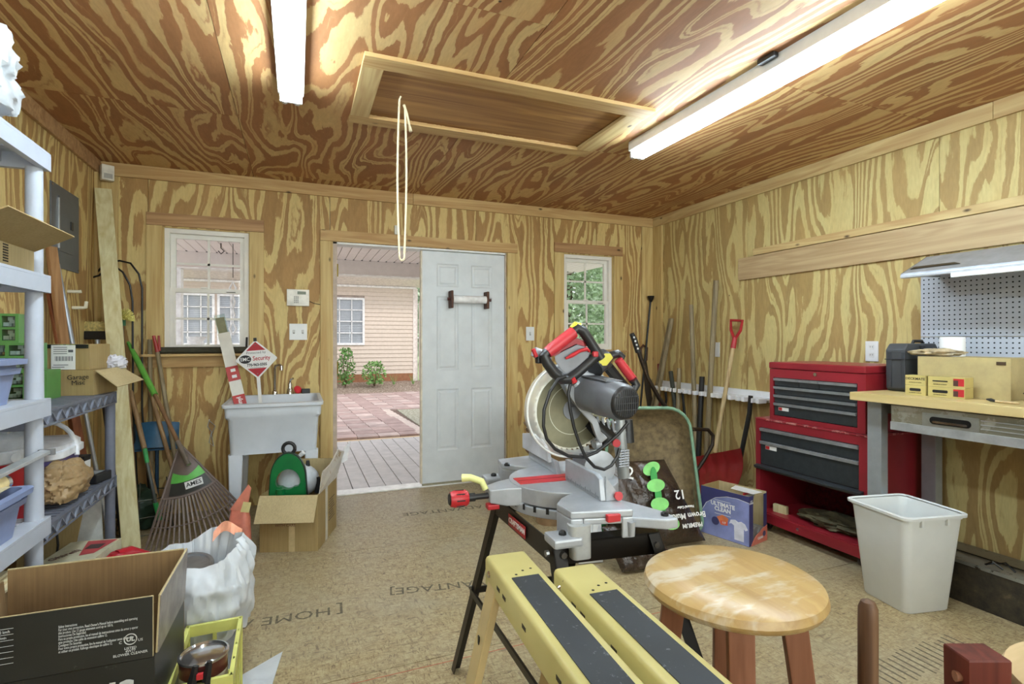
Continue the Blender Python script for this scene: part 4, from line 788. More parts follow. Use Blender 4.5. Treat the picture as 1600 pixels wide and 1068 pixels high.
b = B().tube([(-.60, YB - .012, .66), (-.61, YB - .02, .62), (-.585, YB - .02, .58), (-.60, YB - .02, .50), (-.57, YB - .02, .47), (-.585, YB - .02, .56), (-.56, YB - .02, .62), (-.60, YB - .012, .66)], .003, 5).tube([(-.6, YB, .665), (-.6, YB - .025, .665)], .004, 6)
solo('wire_hanger', 'loop of pale wire hanging on the wall left of the sink', 'wire', b, P('c8c6bf', .4, .4))
t = thing('water_valve', 'dark pipe stub with grey supply line beside the sink', 'valve', (-.42, 4.40, .52)); part(t, 'stub', B().tube([(-.43, YB, .66), (-.43, 4.40, .66), (-.39, 4.39, .66)], .012, 8), P('4a3a30', .5, .5)); part(t, 'supply_line', B().tube([(-.43, 4.39, .65), (-.44, 4.38, .56), (-.40, 4.38, .49), (-.36, 4.38, .47)], .006, 8), P('8c8d8a', .4, .5), smooth=True)

# ---------------------------------------------------------------- utility sink
SK = P('cdd3da', .45, var=.03, scale=5, name='sink_plastic'); t = thing('utility_sink', 'white plastic laundry tub sink on four legs', 'sink', (-.14, 4.08, 0)); M = TR(-.14, 4.085, 0)
part(t, 'basin', B(M).loft([ring3(rrect(.52, .54, .03), .51), ring3(rrect(.545, .58, .035), .735), ring3(rrect(.575, .615, .03), .755), ring3(rrect(.58, .62, .03), .815), ring3(rrect(.60, .655, .02), .820), ring3(rrect(.605, .66, .02), .840), ring3(rrect(.55, .56, .04), .842), ring3(rrect(.53, .535, .04), .815), ring3(rrect(.47, .45, .05), .54)]), SK, smooth=True)
for x in (-.235, .235):
    for y in (-.235, .235): part(t, 'leg', B(M).loft([ring3(rrect(.055, .05, .008, cx=x, cy=y), 0), ring3(rrect(.085, .07, .01, cx=x * .97, cy=y), .512)]), SK, smooth=True)
t = thing('faucet', 'tall chrome faucet at the back of the tub sink', 'faucet', (-.16, 4.38, .842)); f0 = Vector((-.158, 4.385, .843))
part(t, 'base', B().lathe([(.022, 0), (.020, .02), (.012, .03)], 16, m=Matrix.Translation(f0)), CHROME, smooth=True); part(t, 'spout', B().tube([f0 + Vector((0, 0, .02)), f0 + Vector((0, 0, .19)), f0 + Vector((.005, -.005, .215)), f0 + Vector((.035, -.02, .222)), f0 + Vector((.045, -.025, .21))], [.010, .010, .010, .010, .012], 12), CHROME, smooth=True); part(t, 'aerator', B().cyl(f0 + Vector((.047, -.027, .215)), f0 + Vector((.047, -.027, .18)), .014, seg=12), CHROME, smooth=True)
t = thing('soap_pump', 'short chrome mixer valve right of the tall faucet', 'faucet handle', (-.05, 4.385, .842)); part(t, 'body', B(TR(-.052, 4.385, .842)).lathe([(.026, 0), (.022, .03), (.014, .055), (.016, .07), (.012, .085)], 16), CHROME, smooth=True); part(t, 'lever', B().tube([(-.052, 4.385, .925), (-.045, 4.37, .955), (-.03, 4.355, .96)], .008, 8), CHROME, smooth=True)
solo('scrub_pad', 'red round scrubber on the back ledge of the sink', 'scrubber', B(TR(.003, 4.385, .872, 30, 70)).lathe([(.024, -.008), (.031, 0), (.024, .008)], 20), P('c2202a', .5), smooth=True, loc=(.003, 4.385, .842)); solo('sponge', 'small black sponge beside the red scrubber', 'sponge', B(TR(.06, 4.385, .842, 5)).box((-.03, -.018, 0), (.03, .018, .035)), BLACKP, bevel=.003)
sg = thing('yard_sign', 'white and red diamond EMC Security sign on a stake in the sink', 'sign', (-.25, 4.12, .6)); c0 = Vector(ay(401, 561, 4.10)); sx_ = Vector((.985, -.12, .075)); M = frame(c0, sx_, Vector((-.06, 0, 1)))
hw = .137; part(sg, 'panel', B(M).prism(rrect(hw * 1.414, hw * 1.414, .012), -.002, .002, m=TR(rz=45)), LABELW)
for s_ in (1, -1): part(sg, 'red_corner', B(M).prism([(0, s_ * .122), (-.062 * s_, s_ * .062), (.062 * s_, s_ * .062)], .0021, .0028), P('a3202c', .45)); part(sg, 'screw', B(M).lathe([(.004, .0028), (.004, .004)], 10, m=TR(0, s_ * .102, 0)), CHROME)
K = P('1b1b1d', .5); text(sg, 'Protected by', M @ TR(0, .047, .003), .024, P('55565a', .5)); part(sg, 'logo_oval', B(M).prism([(-.072 + .038 * math.cos(a * PI / 12), .004 + .029 * math.sin(a * PI / 12)) for a in range(24)], .0021, .0029), K)
text(sg, 'EMC', M @ TR(-.073, .004, .0035), .034, LABELW, bold=.0004, sx=.9); text(sg, 'Security', M @ TR(.032, .006, .0035), .043, P('b0202e', .5), bold=.0006, sx=.8); text(sg, '770-963-0305', M @ TR(0, -.038, .003), .027, K, bold=.0008, sx=.85); text(sg, 'www.emcsecurity.com', M @ TR(0, -.057, .003), .010, K)
pb = c0 + Vector((.004, .006, -.12)); part(sg, 'stake', B(M).box((-.011, -.36, -.008), (.011, -.10, -.002)), LABELW); part(sg, 'top_clip', B(M).box((-.010, .125, -.008), (.010, .15, .004)), BLACKP)
t = thing('blinds_package', 'long narrow packaged window blind leaning in the sink', 'package', (-.37, 4.0, .6)); a0 = Vector(ay(375, 628, 4.10)); a1 = Vector(ay(344, 497, 4.33)); zz = (a1 - a0).normalized(); a0 = a0 - zz * .12; ln = (a1 - a0).length; xx = Vector((1, 0, 0)); xx = (xx - zz * xx.dot(zz)).normalized()
M = frame(a0, xx, zz); part(t, 'carton', B(M).box((-.038, 0, -.018), (.038, ln * .84, .018)), P('d6d3c8', .4, var=.03)); part(t, 'slats', B(M).box((-.030, ln * .84, -.012), (.026, ln, .012)), P('a3977a', .5), label='bare tan slats'); part(t, 'clear_sleeve', B(M).box((-.036, ln * .84, -.014), (.034, ln * 1.03, .014)), CLR)
part(t, 'red_band', B(M).box((-.0385, ln * .36, -.0185), (.0385, ln * .50, .0188)), P('a83a35', .45)); part(t, 'red_band', B(M).box((-.0385, ln * .05, -.0185), (.0385, ln * .22, .0188)), P('a82e2c', .45)); text(t, 'Vinyl', M @ TR(0, ln * .15, .0195, 90), .04, LABELW, bold=.001)
for q in (.40, .46): part(t, 'white_icon', B(M).cbox((.004, ln * q, .0192), (.03, .022, .0008)), LABELW)

# ---------------------------------------------------------------- carton with sprayer in front of the sink
t, M = carton('cardboard_box', 'open cardboard box on the floor holding a green garden sprayer', .018, 3.602, 0, .335, .42, .333, -18, CARD, (('front', .16, 148), ('back', .13, -8)), inner=CARDL)
text(t, 'FRAGILE ITEM\nTHIS SIDE UP HANDLE\nWITH CARE', M @ frame((-.02, -.2115, .175), (1, 0, 0), (0, 0, 1)), .022, P('6a3a2c', .7)); part(t, 'tape', B(M).box((.0, -.2112, .0), (.035, -.2105, .16)), P('c2ae84', .25)); part(t, 'tape', B(M).box((.1678, -.05, 0), (.1686, -.0, .33)), P('cfcabc', .2))
WFL = worn('c9c3b8', '9a8058', .3, amount=.56, scale=12)
q = [M @ Vector(p) for p in ((.1675, -.19, .333), (.1675, .20, .333), (.215, .22, .50), (.20, .12, .535), (.185, -.02, .47), (.18, -.17, .46))]; part(t, 'torn_flap', B().slab(q, .004), WFL, label='torn flap covered in clear tape')
part(t, 'tape_scrap', B().slab([M @ Vector(p) for p in ((.20, .20, .42), (.235, .23, .44), (.25, .27, .56), (.215, .22, .53))], .002), P('d9dade', .25)); b = B(M)
for i in range(9): b.box((.1681, .02 + .01 * (i % 3), .10 + i * .016), (.1687, .16 - .012 * (i % 4), .106 + i * .016))
part(t, 'shipping_print', b, P('5f4d36', .7))
GS = P('0f6b35', .3, var=.05, name='sprayer_green'); t = thing('garden_sprayer', 'dark green lawn sprayer with white tank and black ring in the box', 'sprayer', (-.02, 3.62, .01)); M2 = TR(-.045, 3.62, .01, -8)
A = [(.10 * math.cos(PI * i / 16) * (1 if i % 1 == 0 else 1), .52 - .14 + .16 * math.sin(PI * i / 16)) for i in range(17)]
out = [(.115, .14)] + [(x * 1.0 + .0, z) for x, z in A] + [(-.115, .14)]; inn = [(.072 * math.cos(PI * i / 12), .36 + .085 * math.sin(PI * i / 12)) for i in range(13)] + [(-.06, .335), (.06, .335)]
def ringstrip(b, outer, inner_, y0, y1):
    n_ = 40
    def samp(poly, k):
        c_ = Vector((0, .37)); a = 2 * PI * k / n_; d = Vector((math.cos(a), math.sin(a))); best = .05
        for i in range(len(poly)):
            p, q_ = Vector(poly[i]) - c_, Vector(poly[(i + 1) % len(poly)]) - c_; e = q_ - p; den = d[0] * -e[1] + d[1] * e[0]
            if abs(den) < 1e-9: continue
            tt = (p[0] * -e[1] + p[1] * e[0]) / den; uu = (d[0] * p[1] - d[1] * p[0]) / den
            if tt > 0 and -1e-6 <= uu <= 1 + 1e-6: best = max(best, tt)
        return c_ + d * best
    vs = []; 
    for k in range(n_): o_, i_ = samp(outer, k), samp(inner_, k); vs += [(o_[0], y0, o_[1]), (o_[0], y1, o_[1]), (i_[0], y1, i_[1]), (i_[0], y0, i_[1])]
    fs = [(4 * k + a, 4 * ((k + 1) % n_) + a, 4 * ((k + 1) % n_) + (a + 1) % 4, 4 * k + (a + 1) % 4) for k in range(n_) for a in range(4)]
    return b.add(vs, fs)
part(t, 'shell', ringstrip(B(M2), out, inn, -.07, -.02), GS, smooth=True, bevel=0); part(t, 'shell_trim', ringstrip(B(M2), [(x * 1.06, .37 + (z - .37) * 1.04) for x, z in out], out, -.06, -.03), P('10281b', .4)); part(t, 'lower_body', B(M2).box((-.115, -.07, .0), (.115, .02, .26)), GS, bevel=.02)
part(t, 'neck', B(M2).tube([(-.04, -.085, .22), (-.04, -.085, .33)], [.03, .026], 14), GS, smooth=True); part(t, 'tank', crumple(M2 @ Vector((.045, .06, .34)), (.125, .09, .105), .0, 1, 1, 28, 18), P('c6ccd2', .35), smooth=True); part(t, 'handle_ring', B(M2).tube([(.0 + .035 * math.cos(a * PI / 8), -.03, .565 + .035 * math.sin(a * PI / 8)) for a in range(17)], .011, 8), BLACKP, smooth=True)
part(t, 'white_knob', B(M2).tube([(.05, -.01, .50), (.085, -.02, .535)], [.010, .016], 10), P('e6e8ea', .4), smooth=True); part(t, 'black_cap', B(M2).tube([(.10, .06, .43), (.10, .06, .465)], [.014, .010], 10), BLACKP, smooth=True); part(t, 'side_grip', B(M2).tube([(.16, .04, .26), (.165, .04, .36)], [.018, .012], 8), BLACKP, smooth=True)
SAL = P('cf7c68', .4, var=.12, scale=10, name='salmon_film'); t = thing('soap_pouch', 'salmon coloured foil pouch standing left of the open cardboard box', 'pouch', (-.335, 3.42, 0))
part(t, 'pouch', B(TR(-.305, 3.40, .0, -20)).loft([ring3(rrect(.105, .07, .02), 0), ring3(rrect(.115, .085, .03), .1), ring3(rrect(.11, .07, .03), .23), ring3(rrect(.09, .03, .01), .29)]), SAL, smooth=True); part(t, 'top_fold', B().slab([(-.355, 3.40, .285), (-.265, 3.37, .275), (-.245, 3.39, .40), (-.26, 3.40, .42)], .006), P('d3826c', .4)); part(t, 'price_label', B().slab([(-.30, 3.372, .275), (-.255, 3.357, .27), (-.243, 3.362, .325), (-.285, 3.377, .33)], .001), P('d8cc8e', .5))
part(t, 'print_block', B(TR(-.315, 3.352, .0, -20)).box((-.03, -.0, .14), (.012, .001, .18)), P('b8404a', .5))
# ---------------------------------------------------------------- foreground left: blower carton, bag bin, crate
BOXK = worn('1c1e1c', '3a3b36', .4, amount=.66, scale=22, col2='2a2c29')
t = thing('cardboard_box', 'large black printed leaf blower carton with upright flaps, bottom left', 'box', (-.51, 1.765, 0)); M = TR(-.545, 1.75, 0, -1.5); w, d, h = .43, .33, .45
for nm, a, c_ in (('back_panel', (-w / 2, d / 2 - .004, 0), (w / 2, d / 2, h)), ('left_panel', (-w / 2, -d / 2 + .005, 0), (-w / 2 + .004, d / 2 - .005, h)), ('base', (-w / 2 + .005, -d / 2 + .005, .001), (w / 2 - .005, d / 2 - .005, .006))): part(t, nm, B(M).box(a, c_), CARDD)
part(t, 'front_panel', B(M).box((-w / 2, -d / 2, 0), (w / 2, -d / 2 + .004, h - .001)), BOXK); part(t, 'right_panel', B(M).box((w / 2 - .004, -d / 2 + .005, 0), (w / 2, d / 2 - .005, h)), BOXK)
part(t, 'front_flap', B(M).box((-w / 2, -d / 2 - .001, h + .001), (w / 2 - .004, -d / 2 + .002, h + .152)), BOXK); part(t, 'flap_lining', B(M).box((-w / 2 + .0, -d / 2 + .002, h + .001), (w / 2 - .0025, -d / 2 + .005, h + .1535)), CARDL)
part(t, 'back_flap', B(M).box((-w / 2, d / 2 - .004, h + .001), (w / 2, d / 2, h + .150)), CARDD); part(t, 'flap_edge', B(M).box((-w / 2, d / 2 - .0045, h + .150), (w / 2, d / 2 + .0005, h + .153)), CARDL)
sf = [M @ Vector(p) for p in ((w / 2, -d / 2 + .02, h), (w / 2, d / 2 - .01, h), (w / 2 + .006, d / 2 - .0, h + .15), (w / 2 + .004, -d / 2 + .03, h + .14))]; part(t, 'side_flap', B().slab(sf, .004), P('77706a', .35, var=.2, scale=18)); part(t, 'side_flap_edge', B().tube([sf[3], sf[2]], .0028, 5).tube([sf[0], sf[3]], .0025, 5), CARDL)
part(t, 'left_flap', B().slab([M @ Vector(p) for p in ((-w / 2, d / 2, h), (-w / 2, -d / 2, h), (-w / 2 - .01, -d / 2, h + .12), (-w / 2 - .01, d / 2, h + .12))], .004), CARDD)
WP = P('c9ccca', .6, name='white_print'); FM = M @ frame((0, -d / 2 - .0015, h), (1, 0, 0), (0, 0, 1))
text(t, 'Safety Instructions:\nFor your own protection, Read Owner\'s Manual before assembling and operating\nthis product. Use 12 gauge extension cord up to 100 ft.\nInstrucciones De Seguridad:\nPara su propia proteccion, lea el manual de instrucciones antes de armar y operar\neste producto. Use cable de extension calibre 12.\nConsignes De Securite:\nPour votre propre protection, lire le manuel de l\'utilisateur avant d\'assembler\net utiliser ce produit. Rallonge electrique de calibre 12.', FM @ TR(.02, .082, .0006, 0) @ TR(0, 0, 0), .0088, WP, align='LEFT', sx=.55)
b = B(FM)
for i in range(7): b.cbox((-.14, .045 + i * .0135, .0003), (.15, .0009, .0004))
for x in (-.175, -.115): b.cbox((x, .085, .0003), (.0009, .085, .0004))
part(t, 'table_lines', b, WP)
for i, (a, c_) in enumerate((('max. 402 km/h', 'max. 402 km/h'), ('11.8 m3/min', '11.8 m3/min'), ('8.7', '8.7'), ('12', '12'), ('4.9 kg', '4.9 kg'), ('48', '48'))):
    text(t, a, FM @ TR(-.172, .119 - i * .0135, .0006), .0085, WP, align='LEFT', sx=.8); text(t, c_, FM @ TR(-.112, .119 - i * .0135, .0006), .0085, WP, align='LEFT', sx=.8)
b = B(FM @ TR(.165, .055, .0004)); b.tube([(.013 * math.cos(a * PI / 12), .013 * math.sin(a * PI / 12), 0) for a in range(25)], .0012, 4, cap=False); part(t, 'certification_ring', b, WP); text(t, 'UL', FM @ TR(.165, .055, .0008), .015, WP, bold=.0005); text(t, 'C', FM @ TR(.144, .050, .0008), .009, WP); text(t, 'US', FM @ TR(.186, .050, .0008), .009, WP); text(t, 'LISTED\n4W77\nBLOWER CLEANER', FM @ TR(.165, .026, .0008), .0085, WP)
text(t, 'PLUS', FM @ TR(.085, -.075, .0006), .075, WP, bold=.002, sx=1.1)
# trash bin with drawstring bag
t = thing('waste_bin', 'grey bin lined with a white drawstring bag behind the yellow crate', 'bin', (-.335, 2.23, 0)); part(t, 'body', B(TR(-.335, 2.23, 0)).lathe([(.125, 0), (.15, .36), (.15, .38), (.14, .38), (.12, .01)], 30), P('8e9196', .5, var=.1, scale=20, name='mottled_grey'), smooth=True)
def bagfn(u, v):
    a = 2 * PI * u; w3 = Vector((math.cos(a) * 4, math.sin(a) * 4, v * 2.2)); k = .155 + .012 * (1 - 2.2 * abs(noise.noise(w3))) + .005 * (1 - 2.2 * abs(noise.noise(w3 * 2.1))) + .02 * math.sin(v * PI) + .018 * noise.noise((math.cos(a) * 2, math.sin(a) * 2, v * 3)) + .010 * noise.noise((math.cos(a) * 6, math.sin(a) * 6, v * 5))
    if v > .7: k -= (v - .7) * .10
    z = .20 + .27 * v + .035 * noise.noise((math.cos(a) * 1.6 + 4, math.sin(a) * 1.6, v * 2)) + .05 * v * max(0, math.sin(a + .6))
    return (-.335 + k * math.cos(a), 2.23 + k * math.sin(a), z)
def bagin(u, v): p = bagfn(u, 1); q = 1 - v * .35; return (-.335 + (p[0] + .335) * q, 2.23 + (p[1] - 2.23) * q, p[2] - v * .20)
part(t, 'bag', B().grid(bagfn, 130, 50).grid(bagin, 130, 12), FILM, smooth=True)
OR = P('dc9878', .5, var=.1, name='orange_drawstring'); part(t, 'drawstring', B().grid(lambda u, v: (-.30 + .10 * u, 2.30 + .03 * v + .02 * math.sin(6 * u), .48 + .035 * math.sin(PI * u) + .03 * v), 8, 3), OR); part(t, 'drawstring', B().grid(lambda u, v: (-.37 + .10 * u, 2.08 - .01 * v, .425 - .05 * u + .03 * v), 6, 2), OR)
t = thing('paint_can', 'silver paint can sitting inside the white drawstring bag', 'paint can', (-.385, 2.18, .28)); M = TR(-.36, 2.22, .30, 0, 14); part(t, 'body', B(M).lathe([(.078, 0), (.078, .14)], 28), P('b8babc', .35, .7), smooth=True); part(t, 'lid', B(M).lathe([(.08, .14), (.082, .145), (.08, .15), (.07, .15), (.068, .144), (.001, .146)], 28), P('9b9d9e', .3, .8), smooth=True)
solo('plastic_sheet', 'flat corner of white plastic sheet on the floor beside the bin', 'sheet', B().slab([(-.28, 1.95, .002), (-.12, 1.86, .002), (-.055, 2.31, .003), (-.19, 2.20, .006)], .003), FILM)
# yellow crate
YC = P('cfcf74', .45, var=.04, name='pale_yellow_plastic'); t = thing('plastic_crate', 'pale yellow open sided plastic crate holding a paint can', 'crate', (-.26, 1.86, 0)); M = TR(-.255, 1.865, 0, 1); cw, cd, ch = .155, .34, .30
b = B(M)
for x in (-cw / 2, cw / 2):
    for i in range(5): y = -cd / 2 + .005 + i * (cd - .01) / 4; b.cbox((x, y, ch / 2), (.006, .014, ch))
for y in (-cd / 2, cd / 2):
    for i in range(3): x = -cw / 2 + i * cw / 2; b.cbox((x, y, ch / 2), (.012, .006, ch))
part(t, 'ribs', b, YC, bevel=.001); b = B(M)
for z0, z1, o_ in ((ch - .035, ch, .006), (.10, .13, .0), (0, .02, .0)):
    holed(b, 'z', -cw / 2 - o_, cw / 2 + o_, -cd / 2 - o_, cd / 2 + o_, z0, z1, [(-cw / 2 + .006, cw / 2 - .006, -cd / 2 + .006, cd / 2 - .006)])
part(t, 'rim_and_bands', b, YC, bevel=.002); part(t, 'base', B(M).box((-cw / 2, -cd / 2, .002), (cw / 2, cd / 2, .008)), YC)
for lab, z in (('lower small paint can in the yellow crate', .010), ('small paint can with shiny lid on top in the yellow crate', .178)):
    c_ = thing('paint_can', lab, 'paint can', (-.255, 1.76, z)); M = TR(-.252, 1.765, z + .001); part(c_, 'body', B(M).lathe([(.060, 0), (.062, .004), (.062, .155)], 30), P('5b3029', .3, .4, var=.1), smooth=True); part(c_, 'lid', B(M).lathe([(.062, .155), (.0655, .157), (.0655, .163), (.060, .165), (.056, .159), (.052, .161), (.001, .162)], 30), P('c9cacc', .15, .95), smooth=True); part(c_, 'label_band', B(M).lathe([(.0625, .05), (.0625, .115)], 30, cap=False), P('b9b29c', .5))
t = thing('small_clamp', 'small black spring clamp with red pads on the paint can', 'clamp', (-.26, 1.70, .2)); part(t, 'jaws', B().tube([(-.275, 1.698, .24), (-.27, 1.69, .30), (-.262, 1.695, .345)], [.010, .014, .008], 6).tube([(-.235, 1.698, .24), (-.235, 1.69, .30), (-.228, 1.695, .35)], [.010, .012, .008], 6), BLACKP, smooth=True); part(t, 'spring_block', B().cbox((-.253, 1.69, .275), (.03, .02, .05)), P('6b6a3c', .4)); part(t, 'red_pad', B().cbox((-.25, 1.687, .318), (.016, .012, .014)), REDP)

# ---------------------------------------------------------------- black saw stand
t = thing('saw_stand', 'black angle iron folding stand under the miter saw', 'stand', (.73, 1.36, 0)); SB = worn('1d1a16', '5b4a36', .35, .4, .68, 26)
c = {'fl': (.582, 1.592), 'nl': (.578, 1.165), 'nr': (.868, 1.13), 'fr': (.885, 1.56)}; ft = {'fl': (.541, 1.955), 'nl': (.53, .80), 'nr': (.96, .78), 'fr': (.97, 1.92)}
def angle(p0, p1, s_, inx, iny):
    """L-section bar; flanges toward inx / iny"""
    p0, p1 = Vector(p0), Vector(p1); b = B()
    for a, c_ in ((Vector((inx * s_, 0, 0)), Vector((0, iny * .003, 0))), (Vector((inx * .003, 0, 0)), Vector((0, iny * s_, 0)))):
        b.add([p0, p0 + a, p0 + a + c_, p0 + c_, p1, p1 + a, p1 + a + c_, p1 + c_], [(0, 1, 2, 3), (7, 6, 5, 4), (0, 4, 5, 1), (1, 5, 6, 2), (2, 6, 7, 3), (3, 7, 4, 0)])
    return b
for k in c:
    ix = 1 if k[1] == 'l' else -1; iy = -1 if k[0] == 'f' else 1
    part(t, 'leg', angle((ft[k][0], ft[k][1], 0), (c[k][0], c[k][1], .75), .034, ix, iy), SB)
def rail(a, b_, z, hgt, th=.004): 
    a, b_ = Vector((*a, z)), Vector((*b_, z)); n = (b_ - a).cross(Vector((0, 0, 1))).normalized() * th; u = Vector((0, 0, hgt)); return B().add([a, b_, b_ + n, a + n, a - u, b_ - u, b_ + n - u, a + n - u], [(0, 1, 2, 3), (4, 7, 6, 5), (0, 4, 5, 1), (1, 5, 6, 2), (2, 6, 7, 3), (3, 7, 4, 0)])
part(t, 'top_rail', rail(c['nl'], c['fl'], .752, .055), SB); part(t, 'top_rail', rail(c['nr'], c['nl'], .752, .055), SB); part(t, 'top_rail', rail(c['fr'], c['nr'], .752, .055), SB); part(t, 'top_rail', rail(c['fl'], c['fr'], .752, .055), SB)
part(t, 'top_plate', B().prism([c['nl'], c['nr'], (c['nr'][0], c['nr'][1] + .04), (c['nl'][0], c['nl'][1] + .04)], .748, .753), SB); tp = B().prism([c['fl'], c['fr'], (c['fr'][0], c['fr'][1] - .04), (c['fl'][0], c['fl'][1] - .04)], .748, .753); part(t, 'top_plate', tp, SB)
def lerp2(k, f): return (ft[k][0] + (c[k][0] - ft[k][0]) * f, ft[k][1] + (c[k][1] - ft[k][1]) * f, .75 * f)
for a, b_ in (('fl', 'nl'), ('fr', 'nr'), ('fl', 'fr'), ('nl', 'nr')): part(t, 'brace', B().tube([lerp2(a, .5), lerp2(b_, .5)], .015, 4, sq=.35), SB)
BOLT = P('8c8d8c', .3, .8)
for p in ((.571, 1.175, .725), (.571, 1.585, .725), (.600, 1.155, .725), (.850, 1.125, .725)):
    part(t, 'bolt', B().tube([Vector(p), Vector(p) + (Vector((-.008, 0, 0)) if p[0] < .58 else Vector((0, -.010, 0)))], .008, 8), BOLT)
part(t, 'bolt', B().tube([Vector(lerp2('fl', .52)), Vector(lerp2('fl', .52)) + Vector((-.008, -.006, 0))], .006, 8), BOLT)
MN = frame((.5765, 1.39, .722), (0, -1, 0), (0, 0, 1)); part(t, 'name_plate', B(MN).cbox((0, 0, .0008), (.125, .034, .001)), P('9e1d22', .4)); text(t, 'CRAFTSMAN', MN @ TR(0, 0, .0016), .0215, LABELW, bold=.0004, sx=.95)

# ---------------------------------------------------------------- miter saw
AL = P('a4a8ad', .42, .35, var=.05, scale=22, name='cast_aluminium'); ALD = P('8b8f95', .45, .35, name='cast_aluminium_dark'); DG = P('55575c', .45, name='dark_grey_plastic'); REDS = P('b5252c', .42, var=.04, name='red_plastic')
t = thing('miter_saw', 'grey and red compound miter saw with raised tilted head', 'saw', (.74, 1.42, .753)); M = TR(.755, 1.44, 0, -3.6)
def wing(sgn):
    o = [(-.02, .135), (-.095, .190), (-.128, .235), (-.120, .305), (.035, .335), (.045, .12)]
    b = B(M); b.prism([(x, sgn * y) for x, y in o], .812, .830)
    e = [(x, sgn * y) for x, y in o]
    for p, q_ in ((e[1], e[2]), (e[2], e[3]), (e[3], e[4])):
        d = Vector((q_[0] - p[0], q_[1] - p[1], 0)); n_ = Vector((d[1], -d[0], 0)).normalized() * .012 * sgn; P0, P1 = Vector((*p, 0)), Vector((*q_, 0))
        if p == e[3]:
            for f0, f1, zl in ((0, .2, .745), (.2, .82, .796), (.82, 1, .760)): a_, c_ = P0.lerp(P1, f0), P0.lerp(P1, f1); b.prism([(a_[0], a_[1]), (c_[0], c_[1]), (c_[0] + n_[0], c_[1] + n_[1]), (a_[0] + n_[0], a_[1] + n_[1])], zl, .812)
        else: b.prism([(P0[0], P0[1]), (P1[0], P1[1]), (P1[0] + n_[0], P1[1] + n_[1]), (P0[0] + n_[0], P0[1] + n_[1])], .758, .812)
    return b
part(t, 'wing', wing(-1), AL, bevel=.004); part(t, 'wing', wing(1), AL, bevel=.004)
part(t, 'base_foot', B(M).box((-.175, -.335, .754), (-.10, -.265, .776)), AL, bevel=.006); part(t, 'base_foot', B(M).box((-.175, .255, .754), (-.10, .325, .776)), AL, bevel=.006)
part(t, 'rear_foot', B(M).prism([(.035, -.10), (.035, -.30), (.12, -.35), (.155, -.35), (.155, -.29), (.07, -.10)], .775, .800), AL, bevel=.004); part(t, 'rear_foot', B(M).prism([(.035, .10), (.035, .30), (.12, .33), (.15, .33), (.15, .27), (.07, .10)], .775, .800), AL, bevel=.004)
for x, y, z in ((-.14, -.30, .776), (.135, -.32, .80), (-.14, .29, .776), (-.12, .20, .83)): part(t, 'bolt', B(M @ TR(x, y, z)).lathe([(.010, 0), (.010, .006), (.005, .010)], 8), BLACKM)
part(t, 'base_body', B(M).prism([(.0 + .175 * math.cos(a), .175 * math.sin(a)) for a in [PI * .55 + i * PI * .9 / 20 for i in range(21)]] + [(.08, -.13), (.08, .13)], .757, .782), AL, bevel=.003)
part(t, 'turntable', B(M).prism([(.165 * math.cos(2 * PI * i / 56) - .005, .165 * math.sin(2 * PI * i / 56)) for i in range(56)], .786, .8305), AL, bevel=.003)
b = B(M); 
for i in range(9): a = PI * .72 + i * PI * .56 / 8; b.add([((.176) * math.cos(a + da) , (.176) * math.sin(a + da), z) for da, z in ((-.025, .770), (.025, .770), (.025, .786), (-.025, .786))], [(0, 1, 2, 3)])
part(t, 'detent_marks', b, BLACKP)
part(t, 'kerf_insert', B(M).box((-.155, -.036, .8302), (.03, .034, .8325)), REDS, bevel=.001); part(t, 'kerf_slot', B(M).box((-.15, -.004, .8325), (.03, .0, .8330)), P('701418', .5))
part(t, 'control_arm', B(M).loft([[(-.15, -.06, .775), (-.15, .055, .775), (-.15, .055, .828), (-.15, -.06, .828)], [(-.20, -.045, .775), (-.20, .04, .775), (-.20, .04, .826), (-.20, -.045, .826)], [(-.245, -.03, .783), (-.245, .025, .783), (-.245, .025, .820), (-.245, -.03, .820)]]), AL, bevel=.004)
part(t, 'miter_shaft', B(M).tube([(-.24, -.01, .800), (-.31, -.012, .800)], .0085, 10).tube([(-.285, -.011, .800), (-.312, -.012, .800)], .012, 10), BLACKP, smooth=True); kn = part(t, 'miter_knob', B(M).tube([(-.305, -.012, .80), (-.312, -.012, .80), (-.345, -.013, .80), (-.357, -.013, .80)], [.018, .023, .024, .020], 18), REDS, smooth=True)
part(kn, 'grip_slots', B(M).tube([(-.357, -.013, .80), (-.361, -.013, .80)], [.018, .014], 16), BLACKP); b = B(M)
for i in range(8): a = i * PI / 4; b.cbox((-.33, -.013 + .0232 * math.cos(a), .80 + .0232 * math.sin(a)), (.024, .003, .003))
part(kn, 'grip_groove', b, BLACKP, kind='stuff')
part(t, 'lock_lever', B(M).tube([(-.25, .0, .815), (-.26, .005, .838), (-.29, .02, .848), (-.312, .03, .846)], [.009, .010, .010, .012], 10), P('cdd08a', .45), smooth=True); part(t, 'red_latch', B(M).cbox((-.235, -.02, .772), (.035, .03, .014)), REDS, bevel=.003)
part(t, 'fence', B(M).prism([(-.255, .831), (-.03, .831), (-.03, .893), (-.22, .893), (-.245, .885)], -.012, .003, 'x'), AL, bevel=.002); part(t, 'fence_gusset', B(M).prism([(.003, .831), (.05, .831), (.003, .893)], -.255, -.247, 'y'), AL); part(t, 'fence_gusset', B(M).prism([(.003, .831), (.04, .831), (.003, .880)], -.045, -.037, 'y'), AL)
part(t, 'fence', B(M).prism([(.03, .831), (.285, .831), (.285, .868), (.055, .868)], -.012, .003, 'x'), AL, bevel=.002); part(t, 'sliding_fence', B(M).prism([(.075, .860), (.325, .860), (.325, .912), (.23, .928), (.18, .918), (.15, .922), (.09, .895)], -.022, -.010, 'x'), P('c3c6cc', .38, .3), bevel=.002)
b = B(M)
